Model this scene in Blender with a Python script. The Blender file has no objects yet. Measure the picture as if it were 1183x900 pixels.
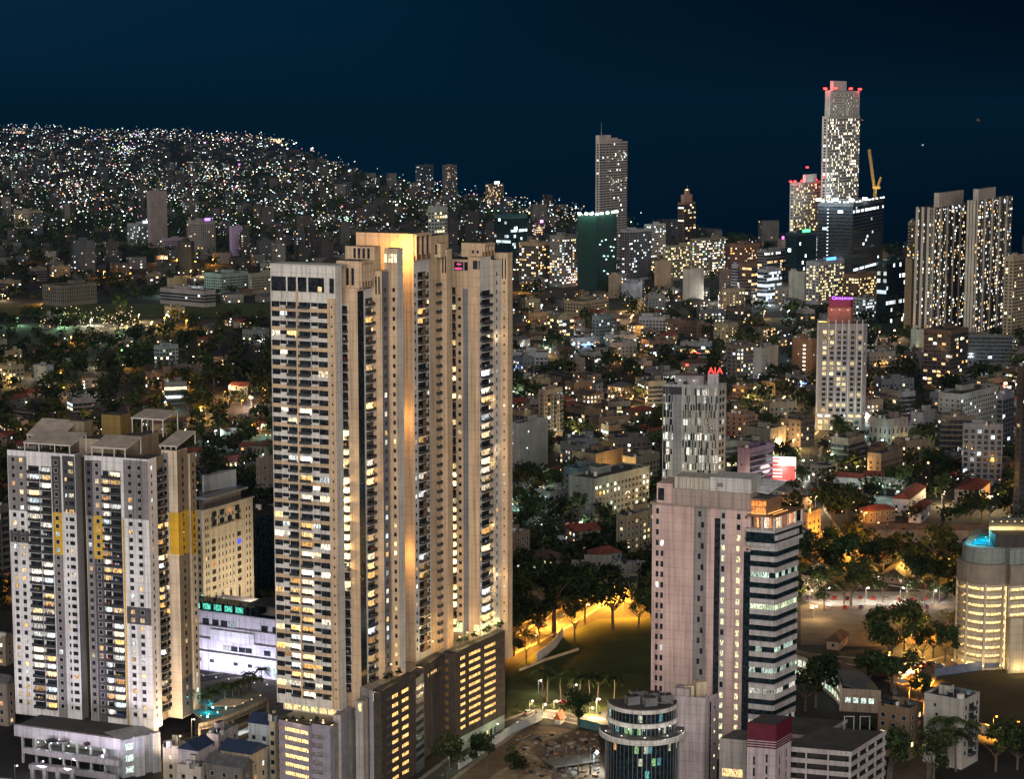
import bpy, math, random
import numpy as np
from math import radians, sin, cos, tan, pi, sqrt, floor
from mathutils import Vector
C = bpy.context.scene
COL = C.collection
rnd = random.Random(11)

# ---------------------------------------------------------------- camera
CAM_H, FPX, TILT, CX, CY = 220.0, 2400.0, radians(7.83), 591.5, 450.0
ct, st = cos(TILT), sin(TILT)
cam = bpy.data.cameras.new('camera')
cam.sensor_width = 36.0
cam.lens = 36.0 * FPX / 1183.0
cam.clip_start, cam.clip_end = 1.0, 900000.0
camo = bpy.data.objects.new('camera', cam)
COL.objects.link(camo)
camo.location = (0, 0, CAM_H)
camo.rotation_euler = (radians(90) - TILT, 0, 0)
C.camera = camo

# ---------------------------------------------------------------- night sky, city glow, exposure
W = bpy.data.worlds.new('World')
C.world = W
W.use_nodes = True
nt = W.node_tree
nt.nodes.clear()
def wn(t, **k):
    n = nt.nodes.new(t)
    for a, b in k.items(): setattr(n, a, b)
    return n
def wl(a, b): nt.links.new(a, b)
tc = wn('ShaderNodeTexCoord'); sep = wn('ShaderNodeSeparateXYZ'); wl(tc.outputs['Generated'], sep.inputs[0])
def wmath(op, a, b=None, clamp=False):
    n = wn('ShaderNodeMath', operation=op); n.use_clamp = clamp
    for i, x in enumerate((a, b)):
        if x is None: continue
        if isinstance(x, (int, float)): n.inputs[i].default_value = x
        else: wl(x, n.inputs[i])
    return n.outputs[0]
def wramp(fac, stops):
    r = wn('ShaderNodeValToRGB'); wl(fac, r.inputs[0])
    e = r.color_ramp.elements
    while len(e) < len(stops): e.new(0.5)
    for q, (p, c) in zip(e, stops): q.position = p; q.color = (*c, 1)
    return r.outputs[0]
def wmix(fac, a, b, blend='MIX'):
    m = wn('ShaderNodeMix', data_type='RGBA', blend_type=blend)
    if isinstance(fac, (int, float)): m.inputs[0].default_value = fac
    else: wl(fac, m.inputs[0])
    for s, x in ((6, a), (7, b)):
        if isinstance(x, tuple): m.inputs[s].default_value = (*x, 1)
        else: wl(x, m.inputs[s])
    return m.outputs[2]
sx, sy, sz = sep.outputs
# night gradient: teal above the lit town, navy over the open sea, one tone along the hazy horizon
side = wmath('MULTIPLY_ADD', sx, 1.8, True); nt.nodes[-1].inputs[2].default_value = 0.5
across = wramp(side, [(0.05, (.0021, .0190, .0415)), (.22, (.0014, .0168, .0372)), (.36, (.0007, .0150, .0335)), (.5, (.0005, .0097, .0238)), (.72, (.0004, .0058, .0146)), (.95, (.0003, .0027, .0080))])
rim = wmath('POWER', wmath('SUBTRACT', 1.0, wmath('DIVIDE', sz, 0.065), True), 1.5)
rimc = wramp(side, [(.05, (.0010, .0122, .0275)), (.5, (.0009, .0110, .0250)), (.9, (.0007, .0090, .0215))])
night = wmix(rim, across, rimc)
# light-polluted air of the city behind and around the viewer
back = wmath('MULTIPLY_ADD', sy, -1.2, True); nt.nodes[-1].inputs[2].default_value = 0.55
low = wmath('SUBTRACT', 1.0, wmath('MULTIPLY', wmath('ABSOLUTE', sz), 1.5), True)
glow_f = wmath('MULTIPLY', back, low)
glow = wmix(glow_f, (0, 0, 0), (.36, .33, .30))
skycol = wmix(1.0, night, glow, 'ADD')
bg = wn('ShaderNodeBackground'); wl(skycol, bg.inputs[0]); bg.inputs[1].default_value = 1.0
wo = wn('ShaderNodeOutputWorld'); wl(bg.outputs[0], wo.inputs[0])

# the bright districts behind the viewer, one broad low source
sl = bpy.data.lights.new('city_glow', 'SUN')
sl.energy, sl.angle, sl.color = 3.3, radians(60), (1.0, .92, .84)
so = bpy.data.objects.new('city_glow', sl); COL.objects.link(so)
so.rotation_euler = Vector((0.0, 1.0, -0.17)).to_track_quat('-Z', 'Y').to_euler()

C.view_settings.view_transform = 'Standard'
C.view_settings.look = 'None'
C.view_settings.gamma = 1.0
C.view_settings.use_curve_mapping = False
C.view_settings.exposure = 0.0
C.render.engine = 'CYCLES'
cy = C.cycles
cy.max_bounces, cy.diffuse_bounces, cy.glossy_bounces, cy.transmission_bounces, cy.volume_bounces = 5, 2, 2, 3, 0
cy.transparent_max_bounces = 6
cy.sample_clamp_indirect = 1.5
cy.sample_clamp_direct = 0.0
cy.use_denoising = True
cy.caustics_reflective = cy.caustics_refractive = False

# ---------------------------------------------------------------- photograph rays -> points of the place
def ray(px, py):
    xr, yr = (px - CX) / FPX, (CY - py) / FPX
    return xr, ct + yr * st, -st + yr * ct
def G(px, py, z=0.0):
    d = ray(px, py); t = (z - CAM_H) / d[2]
    return (d[0] * t, d[1] * t)
def AT(px, py, Y):
    d = ray(px, py); t = Y / d[1]
    return (d[0] * t, Y, CAM_H + d[2] * t)
def PX(x, y, z=0.0):
    zc = y * ct - (z - CAM_H) * st; yc = y * st + (z - CAM_H) * ct
    return CX + FPX * x / zc, CY - FPX * yc / zc
def XD(px, Y, z):            # x at depth Y and height z seen in column px
    return (px - CX) / FPX * (Y * ct + (CAM_H - z) * st)
def ZH(py, Y): return AT(CX, py, Y)[2]

# ---------------------------------------------------------------- materials
MATS = {}
def newmat(name):
    m = bpy.data.materials.new(name); m.use_nodes = True
    return m, m.node_tree, m.node_tree.nodes['Principled BSDF']
def surf(name, rgb, rough=.8, var=.18, scale=.25, streak=0.0, metal=0.0, spec=.3, tint=None, joint=0.0, vary=0.0):
    """matte surface with large soft blotches, fine grain and optional rain streaks"""
    if name in MATS: return name
    m, t, p = newmat(name)
    N, L = t.nodes, t.links
    g = N.new('ShaderNodeNewGeometry')
    n1 = N.new('ShaderNodeTexNoise'); n1.inputs['Scale'].default_value = scale; n1.inputs['Detail'].default_value = 5 if scale >= .2 else 11; n1.inputs['Roughness'].default_value = .5 if scale >= .2 else .68
    L.new(g.outputs['Position'], n1.inputs['Vector'])
    r = N.new('ShaderNodeMapRange'); r.inputs[1].default_value, r.inputs[2].default_value = .3, .7
    r.inputs[3].default_value, r.inputs[4].default_value = 1 - var, 1 + var
    L.new(n1.outputs['Fac'], r.inputs[0]); fac = r.outputs[0]
    if streak > 0:
        mp = N.new('ShaderNodeMapping'); mp.inputs['Scale'].default_value = (1.1, 1.1, .035)
        L.new(g.outputs['Position'], mp.inputs[0])
        n2 = N.new('ShaderNodeTexNoise'); n2.inputs['Scale'].default_value = 1.0; n2.inputs['Detail'].default_value = 3
        L.new(mp.outputs[0], n2.inputs['Vector'])
        r2 = N.new('ShaderNodeMapRange'); r2.inputs[1].default_value, r2.inputs[2].default_value = .45, .75
        r2.inputs[3].default_value, r2.inputs[4].default_value = 1.0, 1 - streak
        L.new(n2.outputs['Fac'], r2.inputs[0])
        q = N.new('ShaderNodeMath'); q.operation = 'MULTIPLY'; L.new(fac, q.inputs[0]); L.new(r2.outputs[0], q.inputs[1]); fac = q.outputs[0]
    def mul(fac, x):
        q = N.new('ShaderNodeMath'); q.operation = 'MULTIPLY'; L.new(fac, q.inputs[0]); L.new(x, q.inputs[1]); return q.outputs[0]
    if joint > 0:      # dark joint lines of the cladding, one every storey
        sp = N.new('ShaderNodeSeparateXYZ'); L.new(g.outputs['Position'], sp.inputs[0])
        pp = N.new('ShaderNodeMath'); pp.operation = 'PINGPONG'; L.new(sp.outputs[2], pp.inputs[0]); pp.inputs[1].default_value = joint / 2
        r3 = N.new('ShaderNodeMapRange'); r3.inputs[1].default_value, r3.inputs[2].default_value = .05, .11; r3.inputs[3].default_value, r3.inputs[4].default_value = .72, 1.0
        L.new(pp.outputs[0], r3.inputs[0]); fac = mul(fac, r3.outputs[0])
        n4 = N.new('ShaderNodeTexNoise'); n4.inputs['Scale'].default_value = 2.5; n4.inputs['Detail'].default_value = 3; L.new(g.outputs['Position'], n4.inputs['Vector'])
        r4 = N.new('ShaderNodeMapRange'); r4.inputs[3].default_value, r4.inputs[4].default_value = .86, 1.14; L.new(n4.outputs['Fac'], r4.inputs[0]); fac = mul(fac, r4.outputs[0])
    v = N.new('ShaderNodeVectorMath'); v.operation = 'SCALE'; v.inputs[0].default_value = rgb; L.new(fac, v.inputs['Scale'])
    out = v.outputs[0]
    if vary > 0:       # each plant has its own tint
        oi = N.new('ShaderNodeObjectInfo'); hs = N.new('ShaderNodeHueSaturation'); r5 = N.new('ShaderNodeMapRange'); r5.inputs[3].default_value, r5.inputs[4].default_value = .47, .53
        L.new(oi.outputs['Random'], r5.inputs[0]); L.new(r5.outputs[0], hs.inputs['Hue'])
        r6 = N.new('ShaderNodeMath'); r6.operation = 'MULTIPLY_ADD'; r6.inputs[1].default_value = 7.13; r6.inputs[2].default_value = 0; L.new(oi.outputs['Random'], r6.inputs[0])
        r7 = N.new('ShaderNodeMath'); r7.operation = 'FRACT'; L.new(r6.outputs[0], r7.inputs[0]); r8 = N.new('ShaderNodeMapRange'); r8.inputs[3].default_value, r8.inputs[4].default_value = 1 - vary, 1 + vary
        L.new(r7.outputs[0], r8.inputs[0]); L.new(r8.outputs[0], hs.inputs['Value']); L.new(out, hs.inputs['Color']); out = hs.outputs[0]
    L.new(out, p.inputs['Base Color'])
    p.inputs['Roughness'].default_value = rough; p.inputs['Metallic'].default_value = metal
    p.inputs['Specular IOR Level'].default_value = spec
    MATS[name] = m
    return name
def wallm(rgb, streak=.46):
    rgb = tuple(round(max(0.01, c), 3) for c in rgb)
    return surf('painted_wall_%02d_%02d_%02d' % tuple(int(c * 99) for c in rgb), rgb, .85, .20, .09, streak, spec=.2, joint=3.1)
def glassm(name, rgb, rough=.12):
    m, t, p = newmat(name)
    N, L = t.nodes, t.links
    g = N.new('ShaderNodeNewGeometry')
    n1 = N.new('ShaderNodeTexNoise'); n1.inputs['Scale'].default_value = .8; L.new(g.outputs['Position'], n1.inputs['Vector'])
    v = N.new('ShaderNodeVectorMath'); v.operation = 'SCALE'; v.inputs[0].default_value = rgb
    r = N.new('ShaderNodeMapRange'); r.inputs[1].default_value, r.inputs[2].default_value = .35, .65
    r.inputs[3].default_value, r.inputs[4].default_value = .4, 1.6
    L.new(n1.outputs['Fac'], r.inputs[0]); L.new(r.outputs[0], v.inputs['Scale']); L.new(v.outputs[0], p.inputs['Base Color'])
    p.inputs['Roughness'].default_value = rough; p.inputs['Specular IOR Level'].default_value = .55
    MATS[name] = m
    return name
def litm(name, attr='glow', detail=True, strength=1.0):
    """a window, lamp or sign that gives off light; its colour sits on the mesh"""
    m, t, p = newmat(name)
    N, L = t.nodes, t.links
    a = N.new('ShaderNodeAttribute'); a.attribute_name = attr
    col = a.outputs['Color']
    if detail:
        g = N.new('ShaderNodeNewGeometry')
        mp = N.new('ShaderNodeMapping'); mp.inputs['Scale'].default_value = (2.3, 2.3, 1.0); L.new(g.outputs['Position'], mp.inputs[0])
        n1 = N.new('ShaderNodeTexNoise'); n1.inputs['Scale'].default_value = 1.0; n1.inputs['Detail'].default_value = 2
        L.new(mp.outputs[0], n1.inputs['Vector'])
        r = N.new('ShaderNodeMapRange'); r.inputs[1].default_value, r.inputs[2].default_value = .32, .66
        r.inputs[3].default_value, r.inputs[4].default_value = .14, 1.55
        L.new(n1.outputs['Fac'], r.inputs[0])
        v = N.new('ShaderNodeVectorMath'); v.operation = 'SCALE'; L.new(col, v.inputs[0]); L.new(r.outputs[0], v.inputs['Scale'])
        col = v.outputs[0]
    L.new(col, p.inputs['Emission Color']); p.inputs['Emission Strength'].default_value = strength
    p.inputs['Base Color'].default_value = (.04, .04, .04, 1); p.inputs['Roughness'].default_value = .4
    m.cycles.emission_sampling = 'NONE'
    MATS[name] = m
    return name
LIT = litm('lit_interior')
LAMP = litm('lamp_glow', detail=False)
GLS = glassm('dark_glass', (.022, .027, .034))
GLSB = glassm('teal_glass', (.010, .020, .026), .08)
WHITE = wallm((.66, .63, .59)); CREAM = wallm((.58, .47, .33)); TAN = wallm((.60, .44, .295)); GREYB = wallm((.20, .205, .23))  # GREYB is a grey paint that also carries shade
CONC = surf('concrete', (.27, .26, .24), .9, .25, .3, .3); ROOFC = surf('roof_screed', (.065, .063, .062), .95, .35, .15)
SLAB = surf('slab_edge', (.52, .50, .47), .8, .12, .3, .1); METAL = surf('dark_metal', (.035, .035, .04), .5, .15, .5, 0, .6)
STEEL = surf('galvanised_steel', (.35, .36, .37), .4, .15, .5, 0, .8)
RAIL = surf('railing', (.045, .045, .05), .5, .2, .5); FRAME = surf('window_frame_paint', (.40, .39, .37), .6, .1, .5)
LOUV = surf('brown_louvre', (.060, .046, .038), .7, .25, .4); LOUVL = surf('lilac_louvre', (.30, .27, .33), .7, .2, .4)
REDT = surf('red_roof_tile', (.17, .045, .032), .85, .35, .6, .2); BRNT = surf('brown_roof_tile', (.09, .055, .038), .85, .35, .6, .2)
GRYT = surf('grey_roof_sheet', (.10, .10, .105), .6, .3, .5, .3); BLUT = surf('navy_roof_sheet', (.028, .045, .095), .5, .2, .5, .2)
WOOD = surf('timber', (.20, .11, .06), .7, .3, 1.0)
ASPH = surf('asphalt', (.055, .053, .05), .9, .3, .2); KERB = surf('kerb_stone', (.3, .29, .27), .9, .2, .4)
PAINT = surf('road_paint', (.7, .7, .66), .7, .2, 1.0); DIRT = surf('bare_earth', (.13, .095, .062), .95, .4, .12)
GRASS = surf('lawn', (.062, .074, .020), .95, .45, .07); FIELD = surf('dry_field', (.060, .044, .018), .95, .4, .05)
PAVE = surf('paving', (.24, .22, .19), .9, .25, .3)
BARK = surf('bark', (.10, .075, .055), .95, .3, 1.5)
LEAF = [surf('leaf_deep', (.015, .025, .010), .75, .3, .8, spec=.1, vary=.45), surf('leaf_mid', (.024, .037, .013), .75, .3, .8, spec=.1, vary=.45), surf('leaf_pale', (.040, .055, .018), .75, .3, .8, spec=.1, vary=.45)]
POOLM = surf('pool_water', (.02, .25, .32), .05, .2, .8, spec=.5)
SEAM = surf('sea_water', (.004, .016, .055), .05, .2, .002, spec=.6)
LANDM = surf('town_ground', (.028, .027, .025), .95, .45, .02)
NETG = surf('green_safety_net', (.007, .028, .023), .8, .35, .3, .2)
ORANGEP = surf('crane_yellow', (.50, .32, .07), .5, .1, .5); REDP = surf('red_paint', (.45, .02, .02), .5, .15, .5)
MAROON = surf('maroon_panel', (.10, .008, .022), .6, .2, .5)

CLOTH = [surf('cloth_%s' % n, c, .9) for n, c in (('white', (.6, .6, .58)), ('red', (.35, .04, .03)), ('blue', (.05, .10, .30)), ('ochre', (.40, .24, .05)), ('green', (.05, .18, .08)))]
# ---------------------------------------------------------------- mesh collecting
class MB:
    def __init__(s): s.v, s.f, s.m, s.g, s.subs = [], [], [], [], []
    def poly(s, pts, m, g=None):
        i = len(s.v); s.v += [tuple(p) for p in pts]; s.f.append(tuple(range(i, i + len(pts)))); s.m.append(m); s.g.append(g)
    def hexa(s, b, t, m, g=None, top=None, nobot=False):
        i = len(s.v); s.v += [tuple(p) for p in b] + [tuple(p) for p in t]; n = len(b)
        fs = [tuple(i + n + k for k in range(n))]
        if not nobot: fs.append(tuple(i + k for k in reversed(range(n))))
        fs += [(i + k, i + (k + 1) % n, i + n + (k + 1) % n, i + n + k) for k in range(n)]
        s.f += fs; s.m += [top or m] + [m] * (len(fs) - 1); s.g += [g] * len(fs)
    def prism(s, out, z0, z1, m, g=None, top=None):
        s.hexa([(x, y, z0) for x, y in out], [(x, y, z1) for x, y in out], m, g, top)
    def cbox(s, x, y, z0, sx_, sy_, h, a, m, g=None, top=None):
        ca, sa = cos(a), sin(a)
        o = [(x + ca * u - sa * v, y + sa * u + ca * v) for u, v in ((-sx_/2, -sy_/2), (sx_/2, -sy_/2), (sx_/2, sy_/2), (-sx_/2, sy_/2))]
        s.prism(o, z0, z0 + h, m, g, top)
    def tube(s, p0, p1, r0, r1, m, n=6, g=None):
        a, b = Vector(p0), Vector(p1); d = (b - a).normalized()
        u = d.orthogonal().normalized(); w = d.cross(u)
        s.hexa([a + (u * cos(2*pi*k/n) + w * sin(2*pi*k/n)) * r0 for k in range(n)], [b + (u * cos(2*pi*k/n) + w * sin(2*pi*k/n)) * r1 for k in range(n)], m, g)
    def sub(s, name):
        q = MB(); s.subs.append((name, q)); return q
    def add(s, o):
        for _, q in o.subs: s.add(q)
        i = len(s.v); s.v += o.v; s.f += [tuple(i + k for k in f) for f in o.f]; s.m += o.m; s.g += o.g
    def build(s, name, parent=None, base=(0, 0, 0), coll=None):
        me = bpy.data.meshes.new(name)
        if s.v:
            va = np.array(s.v, dtype=np.float64) - np.array(base, dtype=np.float64)
            me.from_pydata(va.tolist(), [], s.f)
        slots = sorted(set(s.m))
        for k in slots: me.materials.append(MATS[k])
        ix = {k: i for i, k in enumerate(slots)}
        me.polygons.foreach_set('material_index', [ix[k] for k in s.m])
        if any(g is not None for g in s.g):
            at = me.color_attributes.new('glow', 'FLOAT_COLOR', 'CORNER')
            c = []
            for f, g in zip(s.f, s.g):
                q = (g[0], g[1], g[2], 1.0) if g is not None else (0, 0, 0, 1.0)
                c += list(q) * len(f)
            at.data.foreach_set('color', c)
        o = bpy.data.objects.new(name, me); COL.objects.link(o)
        if parent is not None: o.parent = parent
        else: o.location = base
        return o
def tag(o, label=None, cat=None, group=None, kind=None):
    if label: o['label'] = label
    if cat: o['category'] = cat
    if group: o['group'] = group
    if kind: o['kind'] = kind
    return o
def empty(name, loc, label, cat, group=None):
    o = bpy.data.objects.new(name, None); o.empty_display_size = .5; COL.objects.link(o); o.location = loc
    return tag(o, label, cat, group)
def copy_thing(root, loc, rz=0.0, label=None, scale=1.0, group=None):
    r = root.copy(); COL.objects.link(r); r.location = loc; r.rotation_euler = (0, 0, rz); r.scale = (scale,) * 3
    if label: r['label'] = label
    if group: r['group'] = group
    for ch in root.children:
        c = ch.copy(); COL.objects.link(c); c.parent = r
        for g in ch.children:
            d = g.copy(); COL.objects.link(d); d.parent = c
    return r

# ---------------------------------------------------------------- facades
class Fc:
    """one wall, A -> B from left to right as seen from outside"""
    def __init__(s, A, B):
        s.A, s.B = A, B
        dx, dy = B[0] - A[0], B[1] - A[1]; s.L = max(1e-6, sqrt(dx*dx + dy*dy)); s.e = (dx / s.L, dy / s.L); s.n = (s.e[1], -s.e[0])
    def pt(s, u, o, z): return (s.A[0] + s.e[0]*u + s.n[0]*o, s.A[1] + s.e[1]*u + s.n[1]*o, z)
    def at(s, px, z):
        k = (px - CX) / FPX
        return (k * (s.A[1] * ct + (CAM_H - z) * st) - s.A[0]) / (s.e[0] - k * s.e[1] * ct)
    def zat(s, u, py): return AT(0, py, s.A[1] + s.e[1] * u)[2]
    def box(s, mb, u0, u1, z0, z1, o0, o1, m, g=None):
        q = ((u0, o1), (u1, o1), (u1, o0), (u0, o0))
        mb.hexa([s.pt(u, o, z0) for u, o in q], [s.pt(u, o, z1) for u, o in q], m, g)
    def pane(s, mb, u0, u1, z0, z1, o, m, g=None):
        mb.poly([s.pt(u0, o, z0), s.pt(u1, o, z0), s.pt(u1, o, z1), s.pt(u0, o, z1)], m, g)
    def sees(s):
        mx, my = (s.A[0] + s.B[0]) / 2, (s.A[1] + s.B[1]) / 2
        return s.n[0] * -mx + s.n[1] * -my > -0.05 * sqrt(mx*mx + my*my)
def frame(mb, fc, u0, u1, z0, z1, m, b=.09, o=.10):
    fc.box(mb, u0 - b, u1 + b, z0 - b, z0, -.02, o + .06, m); fc.box(mb, u0 - b, u1 + b, z1, z1 + b, -.02, o, m)
    fc.box(mb, u0 - b, u0, z0, z1, -.02, o - .01, m); fc.box(mb, u1, u1 + b, z0, z1, -.02, o - .01, m)
PAL = {'warm': [(1, .50, .14), (1, .58, .20), (1, .64, .27), (1, .72, .38), (1, .80, .52), (1, .88, .68), (.9, .97, 1)], 'cool': [(.72, .90, 1), (.85, .96, 1), (.95, 1, .96)],
       'white': [(1, .94, .80), (1, .88, .66), (.96, 1, .92)], 'green': [(.85, 1, .62), (.75, 1, .80), (1, 1, .7)], 'gold': [(1, .78, .34), (1, .84, .45), (1, .72, .30)]}
PAL['pale'] = [(1, .92, .72), (1, .86, .58), (1, .95, .85), (1, .80, .48)]
PAL['mix'] = PAL['warm'] * 2 + PAL['white'] * 2 + PAL['cool']
PAL['home'] = PAL['warm'] * 3 + PAL['white'] + [(.75, .9, 1), (1, .45, .2)]
PAL['city'] = PAL['white'] * 3 + PAL['cool'] * 3 + PAL['warm'] * 2 + [(.4, .75, 1), (.5, 1, .75)]
def glowc(pal, k=1.0, spread=.55):
    c = rnd.choice(PAL[pal]); q = k * math.exp(rnd.gauss(0, spread))
    return (c[0]*q, c[1]*q, c[2]*q)
ELSE = {'window': 'window_glazing', 'balcony': 'merged_balconies', 'parking_opening': 'opening_glazing', 'louvre': 'louvre'}  # leftover parts of a kind, each merged whole into one mesh
class Bld:
    def __init__(s, name, label, cat, base, group=None):
        s.base = (base[0], base[1], 0.0); s.root = empty(name, s.base, label, cat, group); s.parts, s.items = {}, {}
    SPLIT = {'column', 'pilaster', 'terrace_post', 'parking_deck', 'deck_edge', 'deck_parapet', 'ring_balcony', 'ledge', 'cornice', 'slab_band', 'pylon', 'glass_drum', 'podium_parapet', 'maroon_cap', 'pier', 'podium_roof', 'facade_panel', 'podium_wall', 'dark_recess', 'recess_glazing', 'grey_panel', 'terrace_slab', 'fin_trim', 'screen_panel', 'ground_wall', 'balcony_recess'}
    def mb(s, part):
        if part in s.SPLIT:
            m = MB(); s.items.setdefault(part, []).append(m); return m
        return s.parts.setdefault(part, MB())
    def item(s, kind, mb): s.items.setdefault(kind, []).append(mb)
    def one(s, name, mb): return mb.build(name, s.root, s.base)
    def finish(s, limit=100):
        for k, mb in s.parts.items():
            if mb.f:
                o = s.one(k, mb)
                if k in ('louvre_fin', 'mullion'): o['kind'] = 'stuff'
        for k, it in s.items.items():
            if len(it) > limit:
                it.sort(key=lambda m: -sum(1 for g in m.g + [g for _, q in m.subs for g in q.g] if g is not None))
            for m in it[:limit]:
                o = s.one(k, m)
                for nm, q in m.subs:
                    if q.f: q.build(nm, o, s.base)
            rest = MB()
            for m in it[limit:]: rest.add(m)
            if rest.f: tag(s.one(ELSE.get(k, k), rest), kind='stuff')
        s.parts, s.items = {}, {}
def window(fc, u0, u1, z0, z1, lit=None, fr=None, glass=None, o=.03):
    mb = MB()
    fc.pane(mb, u0, u1, z0, z1, o, LIT if lit else (glass or GLS), lit)
    if fr: frame(mb.sub('frame'), fc, u0, u1, z0, z1, fr)
    return mb
def balcony(fc, u0, u1, z0, h, lit=None, slab=None, deep=1.25, rail=None, door=True):
    mb = MB()
    fc.box(mb, u0, u1, z0 - .16, z0, -.02, deep, slab or SLAB)
    rl = mb.sub('railing')
    fc.box(rl, u0, u1, z0, z0 + 1.0, deep - .07, deep - .01, rail or RAIL)
    for a in (u0, u1 - .06): fc.box(rl, a, a + .06, z0, z0 + 1.0, .02, deep - .08, rail or RAIL)
    if door: fc.pane(mb.sub('balcony_door'), u0 + .15, u1 - .15, z0 + .02, z0 + h * .80, .03, LIT if lit else GLS, lit)
    if rnd.random() < .22:
        for j in range(3): q = u0 + (u1 - u0) * (.15 + .25*j); fc.box(mb.sub('laundry'), q, q + (u1-u0)*.17, z0 + .75, z0 + 1.55, deep - .25, deep - .22, rnd.choice(CLOTH))
    if rnd.random() < .5:
        w = min(.8, (u1 - u0) * .3); q = rnd.uniform(u0 + .1, u1 - w - .1); fc.box(mb.sub('air_conditioner'), q, q + w, z0 + .1, z0 + .75, .08, .5, FRAME)
    return mb

FOOT = []     # (x, y, r) of what stands already
def foot(poly, pad=2.0):
    n = len(poly); cxx = sum(p[0] for p in poly) / n; cyy = sum(p[1] for p in poly) / n
    FOOT.append((cxx, cyy, max(sqrt((p[0]-cxx)**2 + (p[1]-cyy)**2) for p in poly) * .9 + pad))
def hexpoly(x0, xm, x1, Y, zr, a=66, a2=None):
    """plan quad from the columns of its left, near and right corners"""
    a = radians(a); a2 = radians(a2) if a2 is not None else a
    d = (sin(a), -cos(a)); u = (cos(a2), sin(a2))
    Xm = XD(xm, Y, zr); c = (CAM_H - zr) * st
    k = (x0 - CX) / FPX; s1 = (Xm - k * (Y * ct + c)) / (d[0] - k * d[1] * ct)
    k = (x1 - CX) / FPX; s2 = (k * (Y * ct + c) - Xm) / (u[0] - k * u[1] * ct)
    s1, s2 = max(s1, 2), max(s2, 4)
    if a > radians(75): s2 = min(s2, 18)
    if Y < 1400: s2 = min(s2, 70)
    Cn = (Xm, Y); L = (Xm - d[0]*s1, Y - d[1]*s1); R = (Xm + u[0]*s2, Y + u[1]*s2); B = (L[0] + u[0]*s2, L[1] + u[1]*s2)
    return [L, Cn, R, B]
def facing(poly):
    fs = [Fc(poly[i], poly[(i + 1) % len(poly)]) for i in range(len(poly))]
    return [f for f in fs if f.sees()]
def rooftop(b, poly, z, wm, seed=0, tanks=True):
    L, Cn, R, B = poly[:4]; q = random.Random(seed)
    def P(u, v): return (Cn[0] + (L[0]-Cn[0])*u + (R[0]-Cn[0])*v, Cn[1] + (L[1]-Cn[1])*u + (R[1]-Cn[1])*v)
    pr = b.mb('parapet')
    for f in [Fc(poly[i], poly[(i + 1) % len(poly)]) for i in range(len(poly))]: f.box(pr, .003, f.L - .253, z, z + .9, -.25, 0.02, wm)
    u, v = q.uniform(.25, .6), q.uniform(.3, .65); w = q.uniform(.25, .4)
    h = q.uniform(2.5, 4)
    rm = b.mb('roof_room'); rm.prism([P(u + w, v), P(u, v), P(u, v + w*.8), P(u + w, v + w*.8)], z + .01, z + h, wm, None, ROOFC)
    if tanks:
        for k in range(q.randint(1, 3) if poly[0][1] > 1000 else 5):
            p = P(q.uniform(.1, .9), q.uniform(.08, .25)); t = MB(); t.tube((*p, z + .02), (*p, z + q.uniform(1.6, 2.4)), 1.0, 1.0, q.choice([GLS, STEEL, SLAB]), 10); b.one('water_tank', t)
        for k in range(q.randint(1, 4) if poly[0][1] > 1000 else 8):
            p = P(q.uniform(.1, .9), q.uniform(.72, .94)); t = MB(); t.cbox(*p, z + .02, 1.6, 1.2, 1.1, q.uniform(0, 1.5), STEEL); b.one('air_conditioner', t)
def facade(b, fc, z0, z1, style, fh, lit, pal, near, wallk, k=1.0, bay=3.2, win=(1.5, 1.5)):
    nf = max(1, int((z1 - z0 - .6) / fh)); nb = max(1, int((fc.L - .8) / bay)); bw = fc.L / nb
    if style == 'blank': 
        for i in range(nf):
            if rnd.random() < .6:
                u = fc.L * (.25 if i % 2 else .3); b.item('window', window(fc, u, u + .9, z0 + i*fh + 1, z0 + i*fh + 2.1, glowc(pal, k) if rnd.random() < lit else None))
        return
    if style in ('band', 'balc'):
        tr = b.mb('slab_trim')
        for i in range(nf + 1): fc.box(tr, .004, fc.L - .004, z0 + i*fh - .12, z0 + i*fh + (.95 if style == 'band' else .12), -.02, .35 if style == 'band' else .9, wallk)
        if style == 'balc':
            rl = b.mb('railing')
            for i in range(nf): fc.box(rl, .06, fc.L - .06, z0 + i*fh + .13, z0 + i*fh + 1.05, .80, .86, RAIL if not near else wallk)
    for i in range(nf):
        zb = z0 + i * fh
        fl = rnd.random() < lit * .8; fc_glow = glowc(pal, k, .3)
        for j in range(nb):
            u = j * bw; c = u + bw / 2
            on = glowc(pal, k) if rnd.random() < lit else None
            if style == 'grid':
                b.item('window', window(fc, c - win[0]/2, c + win[0]/2, zb + 1, zb + 1 + win[1], on, FRAME if near else None))
            elif style == 'band':
                w_ = rnd.uniform(.5, 1.2); g = tuple(q * w_ for q in fc_glow) if fl and rnd.random() < .75 else (on if rnd.random() < .3 else None)
                b.item('window', window(fc, u + .06, u + bw - .06, zb + .98, zb + fh - .15, g))
            elif style == 'balc':
                b.item('window', window(fc, u + .35, u + bw - .35, zb + .2, zb + fh - .5, on))
            elif style == 'glass':
                w_ = rnd.uniform(.3, 1.1); g = tuple(q * w_ for q in fc_glow) if fl and rnd.random() < .7 else (on if rnd.random() < .2 else None)
                b.item('window', window(fc, u + .05, u + bw - .05, zb + .05, zb + fh - .05, g, None, GLSB))
            elif style == 'mixed':
                if j % 2: b.item('balcony', balcony(fc, u + .1, u + bw - .1, zb + .1, fh, on, wallk))
                else: b.item('window', window(fc, c - win[0]/2, c + win[0]/2, zb + 1, zb + 1 + win[1], on, FRAME if near else None))
LANDMARKS = []
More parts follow.
